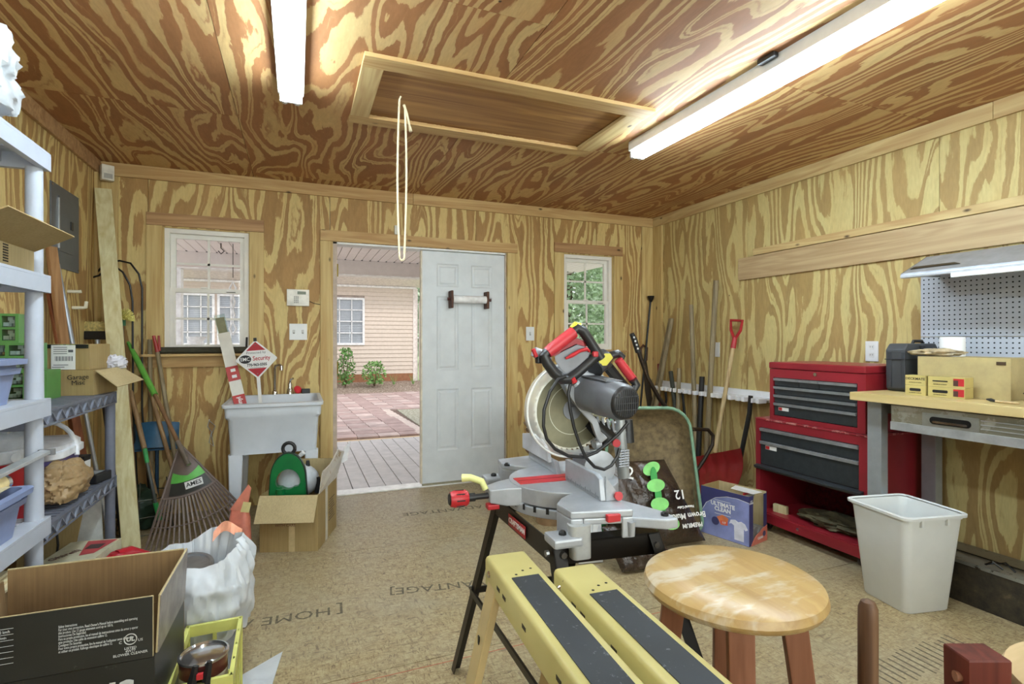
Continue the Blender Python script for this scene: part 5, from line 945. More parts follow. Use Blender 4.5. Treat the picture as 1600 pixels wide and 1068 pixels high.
for i in range(34): b.cbox((-.0125, -.045 - i * .006, .836 + (.004 if i % 5 == 0 else .002)), (.0008, .0010, .012 if i % 5 == 0 else .006))
part(t, 'scale_marks', b, P('6a6d70', .5)); part(t, 'red_clamp_tab', B(M).box((-.035, -.336, .804), (.0, -.322, .822)), REDS, bevel=.002); part(t, 'red_clamp_knob', B(M).tube([(.035, -.235, .838), (.035, -.265, .843)], [.006, .012], 10), REDS, smooth=True)
part(t, 'front_housing', B(M).loft([ring3(rrect(.05, .035, .012, cx=-.10, cy=-.315), .722), ring3(rrect(.055, .04, .014, cx=-.10, cy=-.308), .80)]), P('a6a8a6', .45, .2), smooth=True); part(t, 'spindle_pin', B(M).tube([(.03, -.335, .80), (.03, -.335, .765)], [.010, .008], 10), AL, smooth=True)
# pivot and spring tower behind the table
part(t, 'pivot_casting', B(M).box((.05, -.045, .80), (.13, .06, .90)), ALD, bevel=.012); part(t, 'bevel_scale', B(M @ TR(.09, -.05, .865, 0, 90)).lathe([(.05, 0), (.052, .008), (.03, .012), (.018, .012)], 24), AL, smooth=True)
bc = Vector((.784, 1.45, 1.033)); nb = (M.to_3x3() @ Vector((0, 1, 0))); BX = (M.to_3x3() @ Vector((1, 0, 0))); MB = Matrix(((BX[0], 0, -nb[0], bc[0]), (BX[1], 0, -nb[1], bc[1]), (0, 1, 0, bc[2]), (0, 0, 0, 1)))   # local z faces the camera
BLM = P('77745c', .45, .35, var=.12, scale=10, name='blade_steel'); N = 44; pts = []
for i in range(N):
    a = 2 * PI * i / N; pts.append((.119 * math.cos(a), .119 * math.sin(a))); a2 = a + 2 * PI * .72 / N; pts.append((.130 * math.cos(a2), .130 * math.sin(a2)))
bl = part(t, 'blade', B(MB).prism([(.1165 * math.cos(2 * PI * i / 48), .1165 * math.sin(2 * PI * i / 48)) for i in range(48)], -.0012, .0017), BLM); part(bl, 'teeth', B(MB).prism([(p[0] * .99, p[1] * .99) for p in pts], -.0009, .0012), P('d5d3c4', .3, .4), label='bright toothed rim'); part(bl, 'arbor_washer', B(MB).lathe([(.03, 0), (.03, .006), (.012, .006), (.012, .014)], 20), ALD, smooth=True); part(bl, 'groove_ring', B(MB).tube([(.075 * math.cos(a * PI / 20), .075 * math.sin(a * PI / 20), .0015) for a in range(41)], .0012, 4), P('c6c5b4', .4, .5))
GD = NT('frosted_guard'); GD.color('e6ebe8'); GD.b.inputs['Alpha'].default_value = .42; GUARD = GD.set(.3)
part(t, 'clear_guard', B(MB).grid(lambda u, v: ((.120 + .025 * v) * math.cos(R(95 + 200 * u)), (.120 + .025 * v) * math.sin(R(95 + 200 * u)), .014 * (1 - v * v)), 40, 5).grid(lambda u, v: (.145 * math.cos(R(95 + 200 * u)), .145 * math.sin(R(95 + 200 * u)), -.03 * v), 40, 1), GUARD, smooth=True)
part(t, 'guard_rim', B(MB).tube([(.145 * math.cos(R(95 + 5 * u)), .145 * math.sin(R(95 + 5 * u)), .0) for u in range(41)], .0035, 6), P('d9dcda', .35), smooth=True)
UG = B(MB); UG.grid(lambda u, v: ((.03 + .115 * v) * math.cos(R(20 + 100 * u)), (.03 + .115 * v) * math.sin(R(20 + 100 * u)), .022 - .004 * v), 16, 3).grid(lambda u, v: (.145 * math.cos(R(20 + 100 * u)), .145 * math.sin(R(20 + 100 * u)), .018 - .05 * v), 16, 1); part(t, 'upper_guard', UG, AL, smooth=True)
def flat(pts, y, th): return B().add([ay(u, v, y) for u, v in pts] + [tuple(Vector(ay(u, v, y)) + Vector((.02, th, 0))) for u, v in pts], [tuple(range(len(pts))), tuple(range(2 * len(pts) - 1, len(pts) - 1, -1))] + [(i, i + len(pts), (i + 1) % len(pts) + len(pts), (i + 1) % len(pts)) for i in range(len(pts))])
part(t, 'head_arm', flat([(884, 603), (900, 588), (916, 580), (932, 585), (925, 592), (906, 606), (903, 618), (919, 640), (934, 656), (940, 676), (950, 684), (938, 694), (931, 680), (925, 662), (905, 640), (890, 618)], 1.37, .05), AL, bevel=.004)
m0, m1 = Vector((.798, 1.40, 1.094)), Vector((.812, 1.205, 1.080)); ax_ = (m1 - m0).normalized(); vx = ax_.cross(Vector((0, 0, 1))).normalized(); vz = vx.cross(ax_)
MM = Matrix(((vx[0], vz[0], ax_[0], m0[0]), (vx[1], vz[1], ax_[1], m0[1]), (vx[2], vz[2], ax_[2], m0[2]), (0, 0, 0, 1))); Lm = (m1 - m0).length
def sup(r, k=2.6, n_=28, fx=1.0): return [(r * fx * math.copysign(abs(math.cos(2 * PI * i / n_)) ** (2 / k), math.cos(2 * PI * i / n_)), r * math.copysign(abs(math.sin(2 * PI * i / n_)) ** (2 / k), math.sin(2 * PI * i / n_))) for i in range(n_)]
mo = part(t, 'motor_housing', B(MM).loft([ring3(sup(.046), 0), ring3(sup(.051), .02), ring3(sup(.052), Lm * .6), ring3(sup(.050, 2.3), Lm - .012), ring3(sup(.046, 2.1), Lm)]), P('63666b', .4, name='motor_grey'), smooth=True)
part(mo, 'vent_cap', B(MM).loft([ring3(sup(.0465, 2.1), Lm - .002), ring3(sup(.044, 2.1), Lm + .006), ring3(sup(.038, 2.1), Lm + .010)]), BLACKP, smooth=True); b = B(MM)
for i in range(11): x = -.034 + i * .0068; hh = math.sqrt(max(0, .040 ** 2 - x * x)); b.cbox((x, 0, Lm + .0105), (.0022, hh * 1.85, .003))
for y in (-.018, 0, .018): b.cbox((0, y, Lm + .011), (.074, .0016, .003))
part(mo, 'vent_bars', b, P('3b3c3e', .45), kind='stuff'); part(mo, 'top_groove', B(MM).box((-.03, .0495, .02), (.03, .0525, Lm * .75)), DG, bevel=.002); part(mo, 'oval_badge', B(MM @ TR(.0, .053, Lm * .62, 0, -90)).prism([(.018 * math.cos(a * PI / 10), .011 * math.sin(a * PI / 10)) for a in range(20)], 0, .002), P('8f9296', .3, .5))
# D handle (a loop standing in front of the blade plane)
yh = 1.335
H = lambda pts, y=yh: [ay(u, v, y) for u, v in pts]
part(t, 'handle_frame', B().tube(H([(855, 549), (850, 555), (855, 567), (866, 582), (878, 592), (889, 592), (903, 581), (920, 566), (934, 553)]), [.013, .014, .015, .0155, .016, .016, .015, .015, .014], 10).tube(H([(893, 519), (901, 512), (910, 516), (920, 530), (931, 548), (938, 560)]), [.014, .015, .015, .014, .015, .016], 10), P('232324', .4, name='handle_black'), smooth=True)
part(t, 'red_grip', B().tube(H([(855, 551), (862, 545), (879, 532), (896, 519)]), [.016, .0175, .018, .0175], 14), P('b83038', .42, var=.05), smooth=True); part(t, 'yellow_button', B().tube(H([(893, 513), (899, 507), (907, 508)]), [.008, .010, .007], 8), P('d8cf3c', .4), smooth=True)
part(t, 'trigger_housing', flat([(866, 556), (880, 548), (901, 538), (914, 541), (922, 550), (919, 559), (902, 574), (885, 585), (878, 580), (868, 565)], yh - .004, .03), P('7d8086', .42, name='housing_grey'), bevel=.004); part(t, 'red_liner', flat([(864, 552), (882, 541), (899, 528), (911, 533), (914, 541), (900, 537), (876, 549), (869, 562)], yh - .002, .02), P('8e1f28', .45)); part(t, 'trigger', B().tube(H([(884, 560), (894, 555), (906, 548), (917, 545), (921, 549)], yh - .014), [.003, .006, .005, .006, .004], 8), REDS, smooth=True)
part(t, 'red_switch', B().cbox(ay(930, 553, yh - .01), (.016, .012, .016)), REDS, bevel=.003); part(t, 'red_pin', B().tube(H([(894, 590), (898, 597)], yh - .012), .008, 8), REDS, smooth=True); part(t, 'pin_base', B().tube(H([(898, 597), (901, 600)], yh - .006), .012, 10), AL, smooth=True)
part(t, 'neck', B().tube([ay(928, 575, 1.36), ay(945, 556, 1.38)], [.030, .026], 14), P('3c3d40', .4), smooth=True); part(t, 'caution_label', flat([(935, 563), (945, 552), (949, 559), (939, 571)], 1.335, .001), P('cfc64a', .45))
part(t, 'dust_port', B().tube(H([(856, 565), (842, 553), (834, 549)], 1.37), [.016, .017, .014], 12), P('8d9096', .4), smooth=True); part(t, 'laser_tab', B().tube(H([(833, 545), (838, 557)], 1.35), .006, 8), REDS, smooth=True); part(t, 'laser_body', B().cbox(ay(843, 562, 1.36), (.02, .02, .02)), BLACKP, bevel=.004)
part(t, 'carry_handle', B().tube(H([(944, 575), (948, 563), (955, 555), (965, 552), (972, 557), (968, 563)], 1.40), [.010, .012, .013, .013, .012, .011], 10).tube(H([(989, 593), (994, 601), (989, 610), (982, 612)], 1.37), [.013, .014, .013, .010], 10).tube(H([(950, 573), (962, 588), (975, 604)], 1.42), .018, 8), P('232324', .4), smooth=True); part(t, 'carry_grip', B().tube(H([(966, 562), (977, 577), (990, 594)], 1.385), [.0135, .0145, .014], 14), P('b83038', .42, var=.05), smooth=True)
b = B()
for i in range(5): b.tube(H([(925 + i * 8, 648 + i * 2), (938 + i * 6, 692 + i * 1)], 1.44), .004, 5)
for i in range(3): b.tube(H([(928, 655 + i * 14), (962, 660 + i * 14)], 1.445), .0035, 5)
part(t, 'guard_linkage', b, AL, kind='stuff'); part(t, 'pivot_block', B().tube(H([(915, 655), (945, 685)], 1.47), [.035, .045], 12), BLACKM, smooth=True); part(t, 'pivot_knob', B().tube(H([(928, 694), (936, 692)], 1.43), [.016, .018], 14), AL, smooth=True)
part(t, 'red_button', B().tube(H([(962, 691), (962, 691.3)], 1.42)[:1] + [tuple(Vector(ay(962, 691, 1.42)) + Vector((-.004, -.012, 0)))], .0125, 14), REDS, smooth=True); b = B()
for i in range(7): b.tube([ay(967, 705 + i * 4, 1.46), ay(983, 703 + i * 4, 1.46)], .0025, 5)
for u in (970, 976, 982): b.tube([ay(u, 702, 1.46), ay(u, 730, 1.46)], .0025, 5)
part(t, 'rear_grille', b, AL, kind='stuff'); part(t, 'rear_post', B().tube(H([(968, 640), (970, 700), (975, 745)], 1.49), [.014, .022, .02], 10), P('9b9f9f', .42, .4), smooth=True); part(t, 'debris_shield', flat([(909, 706), (925, 703), (938, 722), (945, 738), (930, 740), (915, 720)], 1.45, .004), GUARD)
part(t, 'dust_bag_elbow', B().tube([ay(980, 655, 1.52), ay(980, 690, 1.52)], [.018, .024], 12), BLACKP, smooth=True)
solo('power_cord', 'black power cord looping in front of the miter saw', 'cord', B().tube(H([(884, 588), (872, 592), (859, 612), (850, 640), (849, 665), (854, 685), (867, 701), (888, 712), (912, 714), (932, 706), (950, 692), (967, 677), (981, 660)], 1.31), .0048, 8).tube(H([(891, 600), (888, 615), (891, 640), (897, 668), (905, 692), (915, 714), (929, 729), (944, 733), (955, 727), (965, 712), (968, 700)], 1.30), .0048, 8), BLACKP, smooth=True)

# ---------------------------------------------------------------- sawhorses
YH = worn('bdb06c', '5d5136', .38, amount=.70, scale=26, col2='c5ba7a'); YHS = P('bda878', .42, var=.06, scale=8, name='leg_yellow'); GRIP = worn('25282b', '5b5f60', .7, amount=.62, scale=60, col2='303438')
def horse(label, xf, yf, rz, length=.80, width=.098):
    t = thing('sawhorse', label, 'sawhorse', (xf, yf - length / 2, 0), 'pair of yellow metal sawhorses'); M = TR(xf, yf, 0, rz); w = width; zt = .75
    pr = [(0, zt - .062), (0, zt - .008), (.003, zt - .002), (.008, zt), (w - .008, zt), (w - .003, zt - .002), (w, zt - .008), (w, zt - .062), (w - .004, zt - .062), (w - .004, zt - .010), (.004, zt - .010), (.004, zt - .062)]
    part(t, 'beam', B(M).prism(pr, -length, 0, 'y'), YH, smooth=True); part(t, 'end_cap', B(M).box((.004, -.006, zt - .060), (w - .004, -.001, zt - .010)), YHS); part(t, 'grip_pad', B(M).box((.020, -length + .12, zt + .0002), (w - .018, -.13, zt + .0022)), GRIP)
    b = B(M)
    for x, y in ((.055, -.10), (.035, -.115), (.075, -.095)): b.lathe([(.003, zt + .0003), (.003, zt + .0007)], 10, m=TR(x, y, 0))
    for y in (-.10, -.14, -.26, -.42): b.box((-.0006, y - .010, zt - .036), (0, y + .010, zt - .028))
    part(t, 'hole', b, BLACKM); part(t, 'rivet', B(M @ TR(.0, -.03, zt - .030, 0, 0, -90)).lathe([(.008, 0), (.006, .004)], 12), CHROME, smooth=True)
    for y, sy in ((-.05, .04), (-length + .05, -.04)):
        for x, sx in ((.006, -.16), (w - .006, .16)):
            f = Vector((x + sx, y + sy, 0)); tp = Vector((x, y, zt - .02)); s_ = 1 if sx < 0 else -1; b = B(M); W2 = .028
            a = [tp + Vector((0, -W2, 0)), tp + Vector((0, W2, 0)), tp + Vector((s_ * .018, W2, 0)), tp + Vector((s_ * .018, -W2, 0))]; c_ = [f + Vector((0, -W2, 0)), f + Vector((0, W2, 0)), f + Vector((s_ * .018, W2, 0)), f + Vector((s_ * .018, -W2, 0))]
            b.loft([c_, a]); lg = part(t, 'leg', b, YHS, bevel=.003); b = B(M)
            for q in (.35, .55, .8): p = f.lerp(tp, q); b.cbox((p[0] - s_ * .0015, p[1], p[2]), (.003, .008, .018 if q > .5 else .010))
            part(lg, 'slot', b, BLACKM)
    return t
horse('left yellow metal sawhorse with worn black grip strip', .402, 1.158, -3.4); horse('right yellow metal sawhorse with worn black grip strip, nearest the round stool', .517, 1.036, -3.4, .74)

# ---------------------------------------------------------------- round stool
st = NT('worn_stool_top'); v = st.coords((1, 1, 1)); g = st.noise(st.coords((30, 3, 30)), 1, 4, .6, .6); c1 = st.ramp(g, [(.3, 'b99c66'), (.7, 'a3824e')]); r_ = st.noise(st.coords((5, 14, 5)), 1.3, 4, .6); c1 = st.mix(st.ramp(r_, [(.52, 0.0), (.64, .75)]), c1, 'cbc3b0'); st.color(c1); STOOLT = st.set(.32, 0, .5)
STOOLL = grain('stool_leg_wood', '93644a', '7a4e36', 2, knots=False, fine=30)
t = thing('round_stool', 'round topped wooden bar stool with worn pale finish', 'stool', (.868, .885, 0)); M = TR(.868, .885, 0, 0)
part(t, 'seat', B(M).lathe([(.10, .700), (.165, .702), (.178, .708), (.184, .720), (.180, .734), (.168, .741), (.08, .7405), (.001, .740)], 56), STOOLT, smooth=True)
for k in range(4):
    a = R(53 + 90 * k); d_ = Vector((math.cos(a), math.sin(a), 0)); n_ = Vector((-d_[1], d_[0], 0)); tp = d_ * .115; f = d_ * .205; s1, s0 = .024, .019
    part(t, 'leg', B(M).loft([[f + d_ * s0 + n_ * s0, f + d_ * s0 - n_ * s0, f - d_ * s0 - n_ * s0, f - d_ * s0 + n_ * s0], [p + Vector((0, 0, .703)) for p in (tp + d_ * s1 + n_ * s1, tp + d_ * s1 - n_ * s1, tp - d_ * s1 - n_ * s1, tp - d_ * s1 + n_ * s1)]]), STOOLL, bevel=.003)
for k in range(4):
    for z in (.22, .42):
        if (k % 2 == 0) == (z > .3): 
            q = (.205 - .09 * z / .7); p0 = [q * math.cos(R(53 + 90 * k)), q * math.sin(R(53 + 90 * k)), z]; p1 = [q * math.cos(R(143 + 90 * k)), q * math.sin(R(143 + 90 * k)), z]; part(t, 'stretcher', B(M).cyl(p0, p1, .011, seg=12), STOOLL, smooth=True)
# chair fragment, bottom right
MAH = grain('mahogany', '6b2f22', '46190f', 2, knots=False, fine=24); t = thing('wooden_chair', 'old wooden chair with pale round seat and dark posts, bottom right corner', 'chair', (1.36, .55, 0))
part(t, 'seat', B(TR(1.425, .465, 0)).lathe([(.16, .565), (.188, .57), (.192, .585), (.186, .598), (.001, .60)], 48), grain('pale_oak_seat', 'cdb489', 'b0956a', 0, knots=False, fine=16), smooth=True)
part(t, 'dark_post', B(TR(1.222, .618, 0, -22)).loft([[(x, y, z) for x, y in ((-w_, -v_), (w_, -v_), (w_, v_), (-w_, v_))] for w_, v_, z in ((.034, .026, 0), (.040, .030, .640), (.0385, .0285, .643))]), MAH, label='reddish brown square post')
part(t, 'dowel_post', B(TR(1.093, .742, 0)).lathe([(.018, 0), (.0185, .67), (.018, .695), (.013, .708), (.003, .713)], 20), grain('worn_dowel', '75583f', '4f3624', 2, knots=False, fine=40), label='rounded worn dowel', smooth=True); part(t, 'stretcher', B().cyl((1.093, .742, .25), (1.238, .60, .25), .012, seg=10).cyl((1.238, .60, .40), (1.40, .47, .40), .012, seg=10), MAH); part(t, 'knob', B().tube([(1.19, .62, .60), (1.175, .63, .60)], [.006, .010], 10), STOOLL, smooth=True)
for x, y in ((1.50, .58), (1.55, .38), (1.35, .33)): part(t, 'leg', B().cyl((x + (x - 1.42) * .3, y + (y - .46) * .3, 0), (x, y, .57), .017, seg=12), MAH, smooth=True)
# ---------------------------------------------------------------- wheelbarrow and bags
GRN = worn('567a5b', '8a8a62', .5, .2, .60, 14, col2='5f8a66'); RUST = P('6d5d40', .65, .1, var=.22, scale=26, bump=.6, name='rusty_tray')
t = thing('wheelbarrow', 'green wheelbarrow stood upright with rusty brown tray facing out', 'wheelbarrow', (2.12, 2.86, 0)); M = TR(2.125, 2.84, 0, -21) @ TR(rx=-6)
def rim(w, h, z0, r0, r1, y, sh=0): 
    out = []
    for (sx, top) in ((1, 1), (-1, 1), (-1, 0), (1, 0)):
        r = r1 if top else r0; cx = sx * ((w * .84 if top else w) / 2 - r); cz = z0 + (h - r if top else r); a0 = {(1, 1): 0, (-1, 1): 90, (-1, 0): 180, (1, 0): 270}[(sx, top)]
        for k in range(7): a = R(a0 + 15 * k); out.append((cx + r * math.cos(a), y, cz + r * math.sin(a)))
    return out
part(t, 'tray_inside', B(M).loft([rim(.64, .785, .01, .07, .15, 0), rim(.60, .73, .035, .08, .15, .05), rim(.55, .67, .06, .08, .15, .085), rim(.50, .60, .09, .09, .14, .105)], cap0=False), RUST, smooth=True)
part(t, 'tray_outside', B(M).loft([rim(.655, .80, .004, .07, .155, .0), rim(.615, .745, .03, .08, .155, .06), rim(.565, .685, .055, .08, .155, .097), rim(.515, .615, .085, .09, .145, .12)], cap0=False), GRN, smooth=True)
rp = rim(.655, .80, .006, .07, .155, .0); part(t, 'rolled_rim', B(M).tube(rp + [rp[0]], .011, 8), P('6f9078', .45, var=.12), smooth=True)
part(t, 'side_flange', B(M).loft([[(p[0], -.0, p[2]) for p in rim(.66, .80, .004, .07, .155, 0)], [(p[0] * .955, .035, p[2] * .97 + .012) for p in rim(.64, .785, .01, .07, .15, 0)]], cap0=False, cap1=False), GRN, smooth=True)
HB = worn('2c2118', '5c432c', .45, .4, .60, 20)
hp = [ay(u, v, 3.05) for u, v in ((992, 528), (1000, 556), (1012, 590), (1030, 622), (1050, 648), (1070, 672))]; part(t, 'handle', B().tube(hp, .015, 10), HB, smooth=True); gp = [ay(u, v, 3.045) for u, v in ((987, 521), (991, 530), (997, 550))]; g_ = part(t, 'hand_grip', B().tube(gp, [.017, .020, .019], 10), BLACKP, smooth=True)
b = B()
for q in range(4): p = Vector(gp[0]).lerp(Vector(gp[2]), .2 + q * .2); b.cbox(p + Vector((-.005, -.02, 0)), (.012, .004, .012))
part(g_, 'grip_holes', b, P('c9c9c9', .5))
part(t, 'leg_brace', B().tube([ay(u, v, 3.02) for u, v in ((1068, 671), (1090, 670), (1106, 671), (1114, 680), (1113, 695), (1100, 718), (1084, 742))], .0135, 10), HB, smooth=True); part(t, 'handle', B(M).tube([(-.20, .24, .1), (-.20, .26, .7), (-.26, .22, 1.0)], .015, 10), HB, smooth=True); part(t, 'frame_bar', B(M).tube([(.20, .25, .05), (.20, .25, .75)], .015, 10).tube([(-.2, .25, .3), (.2, .25, .3)], .012, 8), HB, smooth=True)
wh = part(t, 'wheel', B(M @ TR(.0, .28, .15, 0, 0, 90)).lathe([(.02, -.03), (.10, -.03), (.135, -.025), (.145, 0), (.135, .025), (.10, .03), (.02, .03)], 28), P('2a2a28', .7), smooth=True)
def pillow(q, bulge, seed, nu=26, nv=26, wr=.02):
    """stuffed bag between four corners, bulging both ways"""
    q = [Vector(p) for p in q]; nrm = (q[1] - q[0]).cross(q[3] - q[0]).normalized(); b = B()
    for s_ in (1, -1):
        def fn(u, v, s_=s_):
            p = q[0] * (1 - u) * (1 - v) + q[1] * u * (1 - v) + q[2] * u * v + q[3] * (1 - u) * v; k = (math.sin(PI * u) * math.sin(PI * v)) ** .45 if 0 < u < 1 and 0 < v < 1 else 0
            w_ = wr * (noise.noise((u * 5 + seed, v * 5, s_)) + .6 * noise.noise((u * 13 + seed, v * 4, 2))) * k; p = p + nrm * s_ * (bulge * k + w_); p[2] = max(p[2], .003); return p
        b.grid(fn, nu, nv)
    return b
def onpillow(q, bulge, u, v, off=.008):
    q = [Vector(p) for p in q]; nrm = (q[1] - q[0]).cross(q[3] - q[0]).normalized(); f = lambda u, v: q[0] * (1 - u) * (1 - v) + q[1] * u * (1 - v) + q[2] * u * v + q[3] * (1 - u) * v
    p = f(u, v) + nrm * (bulge * (math.sin(PI * u) * math.sin(PI * v)) ** .45 + off); return p, nrm, (f(u + .01, v) - f(u, v)).normalized(), (f(u, v + .01) - f(u, v)).normalized()
mb = NT('mulch_bag_film'); v = mb.coords(); mb.color(mb.ramp(mb.noise(v, 7, 5, .7), [(.35, '241a14'), (.6, '3d2e24'), (.75, '6f665e')])); mb.bump(mb.noise(v, 28, 4, .7), .7, .008); MBAG = mb.set(.22, 0, .7)
q1 = [(1.68, 2.62, .02), (2.325, 2.58, .02), (2.14, 2.74, .50), (1.70, 2.80, .50)]
t = thing('mulch_bag', 'large brown mulch bag with green leaf print leaning on the wheelbarrow', 'bag', (2.05, 2.62, 0)); part(t, 'bag', pillow(q1, .095, 3, wr=.03), MBAG, smooth=True); LG = P('86cf76', .35, var=.08, name='light_green_print'); DGN = P('3f9b4d', .35)
def leafp(u, v, a, s1, s2, mat, off=.012):
    p, n_, ux, uy = onpillow(q1, .095, u, v, off); Mx = frame(p, ux, uy) @ TR(rz=a)
    if (Mx.to_3x3() @ Vector((0, 0, 1))).dot(Vector((0, -1, 0))) < 0: pass
    part(t, 'leaf_print', B(Mx).prism([(s1 * math.cos(k * PI / 12), s2 * math.sin(k * PI / 12)) for k in range(24)], -.001, .001), mat)
for (u, v, a) in ((.62, .88, 20), (.56, .68, 5), (.52, .47, 0), (.58, .25, -10)): leafp(u, v, a, .060, .037, LG, .034)
for (u, v) in ((.60, .78), (.55, .57), (.53, .36)): leafp(u, v, 85, .060, .022, DGN, .026)
for s_, u, v, sz, rz_ in (('2', .30, .84, .10, -15), ('12', .84, .56, .075, 180), ('PREMIUM', .84, .20, .034, 180), ('Brown Mulch', .82, .31, .046, 180), ('Natural Color', .84, .41, .020, 180)):
    p, n_, ux, uy = onpillow(q1, .095, u, v, .036); text(t, s_, frame(p, ux, uy) @ TR(rz=rz_), sz, LABELW, bold=.001)
q2 = [(1.60, 2.40, .015), (1.92, 2.36, .015), (1.88, 2.50, .21), (1.56, 2.54, .22)]; solo('mulch_bag', 'smaller crumpled dark plastic bag slumped on the floor beside the saw stand', 'bag', pillow(q2, .065, 8, wr=.04), MBAG, smooth=True)
t = thing('soil_bag', 'white and green bag standing behind the saw stand', 'bag', (1.52, 2.60, 0)); q3 = [(1.45, 2.60, .005), (1.59, 2.57, .005), (1.60, 2.62, .34), (1.45, 2.65, .34)]; part(t, 'bag', pillow(q3, .04, 5), P('dfe3e6', .3, var=.04), smooth=True)
for z in (.30, .20, .11): part(t, 'green_band', B(TR(1.485, 2.556, z, -12)).box((-.03, -.004, -.02), (.012, .003, .022)), P('2f9a55', .4))
# clay pots
TC = P('8f7454', .8, var=.12, scale=12, name='clay'); 
for i, (x, y, zz, r, n_, lab) in enumerate(((1.62, 3.30, .0, .17, 6, 'tall stack of clay saucers and pots behind the saw fence'), (1.95, 3.40, .0, .155, 5, 'shorter stack of clay pots between saw and wheelbarrow'))):
    t = thing('clay_pots', lab, 'flower pots', (x, y, 0)); M = TR(x, y, 0); part(t, 'pot', B(M).lathe([(.10, 0), (.13, .40), (.145, .40), (.145, .45), (.12, .45), (.11, .30)], 28), TC, smooth=True)
    for k in range(n_): z = .452 + k * .045; part(t, 'saucer', B(M @ TR(.01 * (k % 2), .008 * k, z)).lathe([(r * .8, 0), (r, .035), (r + .006, .043), (r - .006, .043), (r * .78, .012)], 28), TC, smooth=True)
# green handled tool behind wheelbarrow
solo('green_jug', 'green plastic container edge beside the mulch bag', 'container', B(TR(1.80, 2.98, 0, 10)).loft([ring3(rrect(.10, .08, .02), 0), ring3(rrect(.10, .08, .02), .50), ring3(rrect(.05, .05, .015), .54)]), P('1f7a38', .4), smooth=True)

# ---------------------------------------------------------------- white tool rack and tools on the right wall
RK2 = P('eceef2', .42, var=.02, name='rack_white'); t = thing('tool_rack', 'long white plastic tool rack on the right wall', 'tool rack', (3.30, 3.65, .78)); part(t, 'back_rail', B().box((3.315, 2.97, .775), (3.344, 4.30, .855)), RK2, bevel=.003)
part(t, 'shelf_rail', B().box((3.265, 2.99, .795), (3.315, 4.29, .81)), RK2, bevel=.002)
ry = [4.22, 4.10, 3.98, 3.85, 3.72, 3.58, 3.44, 3.31, 3.17, 3.03]
for y in ry: part(t, 'clip', B().box((3.19, y - .045, .775), (3.265, y - .015, .81)).box((3.19, y + .015, .775), (3.265, y + .045, .81)).box((3.255, y - .045, .775), (3.27, y + .045, .81)), RK2, bevel=.004)
def wallstick(name, label, top, bot, r, mat, xt=3.24, xb=3.2, group=None): 
    p0 = Vector(ax(*top, xt)); p1 = Vector(ax(*bot, xb)); p1b = p1 + (p1 - p0) * ((p1[2] - .01) / max(.01, p0[2] - p1[2])); p1b[2] = .01; r *= 1.25; return solo(name, label, 'pole', B().tube([p0, p0.lerp(p1b, .5), p1b], [r, r * 1.03, r], 12), mat, smooth=True)
wallstick('wooden_pole', 'first of two crossed pale sticks left on the white rack', (1050, 497), (1024, 640), .016, WOODG); wallstick('wooden_pole', 'second pale stick just left of its twin on the white rack', (1047, 498), (1018, 640), .012, WOODG, 3.27, 3.26)
wallstick('wooden_pole', 'thin pale wooden handle standing third in the rack', (1080, 476), (1086, 660), .016, WOODG); wallstick('wooden_pole', 'tallest grey brown handle in the white rack', (1119, 438), (1106, 670), .018, WOODG); wallstick('wooden_pole', 'short worn wooden handle between the dark handle and the thin pale one', (1061, 575), (1059, 650), .015, WOODG)
wallstick('garden_hoe', 'dark twisted handle with bulbous end in the white rack', (1048, 580), (1056, 645), .016, P('33352c', .7, var=.2)); wallstick('wooden_pole', 'black handle with dark grip beside the tallest handle', (1097, 588), (1092, 690), .018, BLACKP)
wallstick('wooden_pole', 'short red tool handle behind the pale sticks', (1029, 568), (1031, 640), .010, P('7d2320', .5), 3.30, 3.30)
for lab, pts in (('bent black bar hanging from the left clips of the rack', ((1040, 612), (1041, 625), (1036, 650), (1036, 672))), ('curved black bar under the third rack clip', ((1066, 612), (1069, 640), (1073, 670), (1083, 715)))): P3 = [ax(u, v, 3.22) for u, v in pts]; P3.append((3.2, P3[-1][1], .01)); solo('black_bar', lab, 'tool', B().tube(P3, .012, 8), BLACKM, smooth=True)
P3 = [ax(u, v, 3.20) for u, v in ((1173, 618), (1171, 645), (1163, 685), (1150, 750))]; P3.append((3.14, P3[-1][1] + .03, .01)); solo('black_pole', 'thick curved black pole at the right end of the rack', 'pole', B().tube(P3, [.017, .018, .018, .018, .016], 12), P('232323', .5), smooth=True)
t = thing('lawn_edger', 'thin black iron pole with flared top in the far right corner', 'tool', (3.25, 4.3, 0)); a, c_ = Vector(ax(1017, 464, 3.27)), Vector(ax(1003, 610, 3.16)); c2 = a + (c_ - a) * (a[2] - .01) / (a[2] - c_[2]); c2 = Vector((min(c2[0], 3.2), min(c2[1], 4.40), .01)); part(t, 'shaft', B().cyl(a, c2, .010, seg=10), BLACKM, smooth=True); part(t, 'flared_top', B().tube([a + Vector((0, 0, -.05)), a + Vector((0, 0, -.01)), a + Vector((0, 0, .012))], [.012, .030, .034], 14), BLACKM, smooth=True)
t = thing('hand_saw', 'old pruning saw with wooden handle hanging in the far right corner', 'saw', (3.1, 4.42, .8)); q = [ay(u, v, 4.43) for u, v in ((1004, 562), (1010, 560), (1016, 600), (1022, 642), (1014, 650), (1008, 610))]; part(t, 'blade', B().add(q + [tuple(Vector(p) + Vector((0, .003, 0))) for p in q], [(0, 1, 2, 3, 4, 5), (11, 10, 9, 8, 7, 6)] + [(i, i + 6, (i + 1) % 6 + 6, (i + 1) % 6) for i in range(6)]), P('4c4338', .5, .5)); part(t, 'handle', B().tube([ay(u, v, 4.425) for u, v in ((1003, 566), (1001, 545), (1005, 539), (1011, 543), (1010, 562), (1003, 566))], .012, 8), P('4a2a1c', .5), smooth=True)
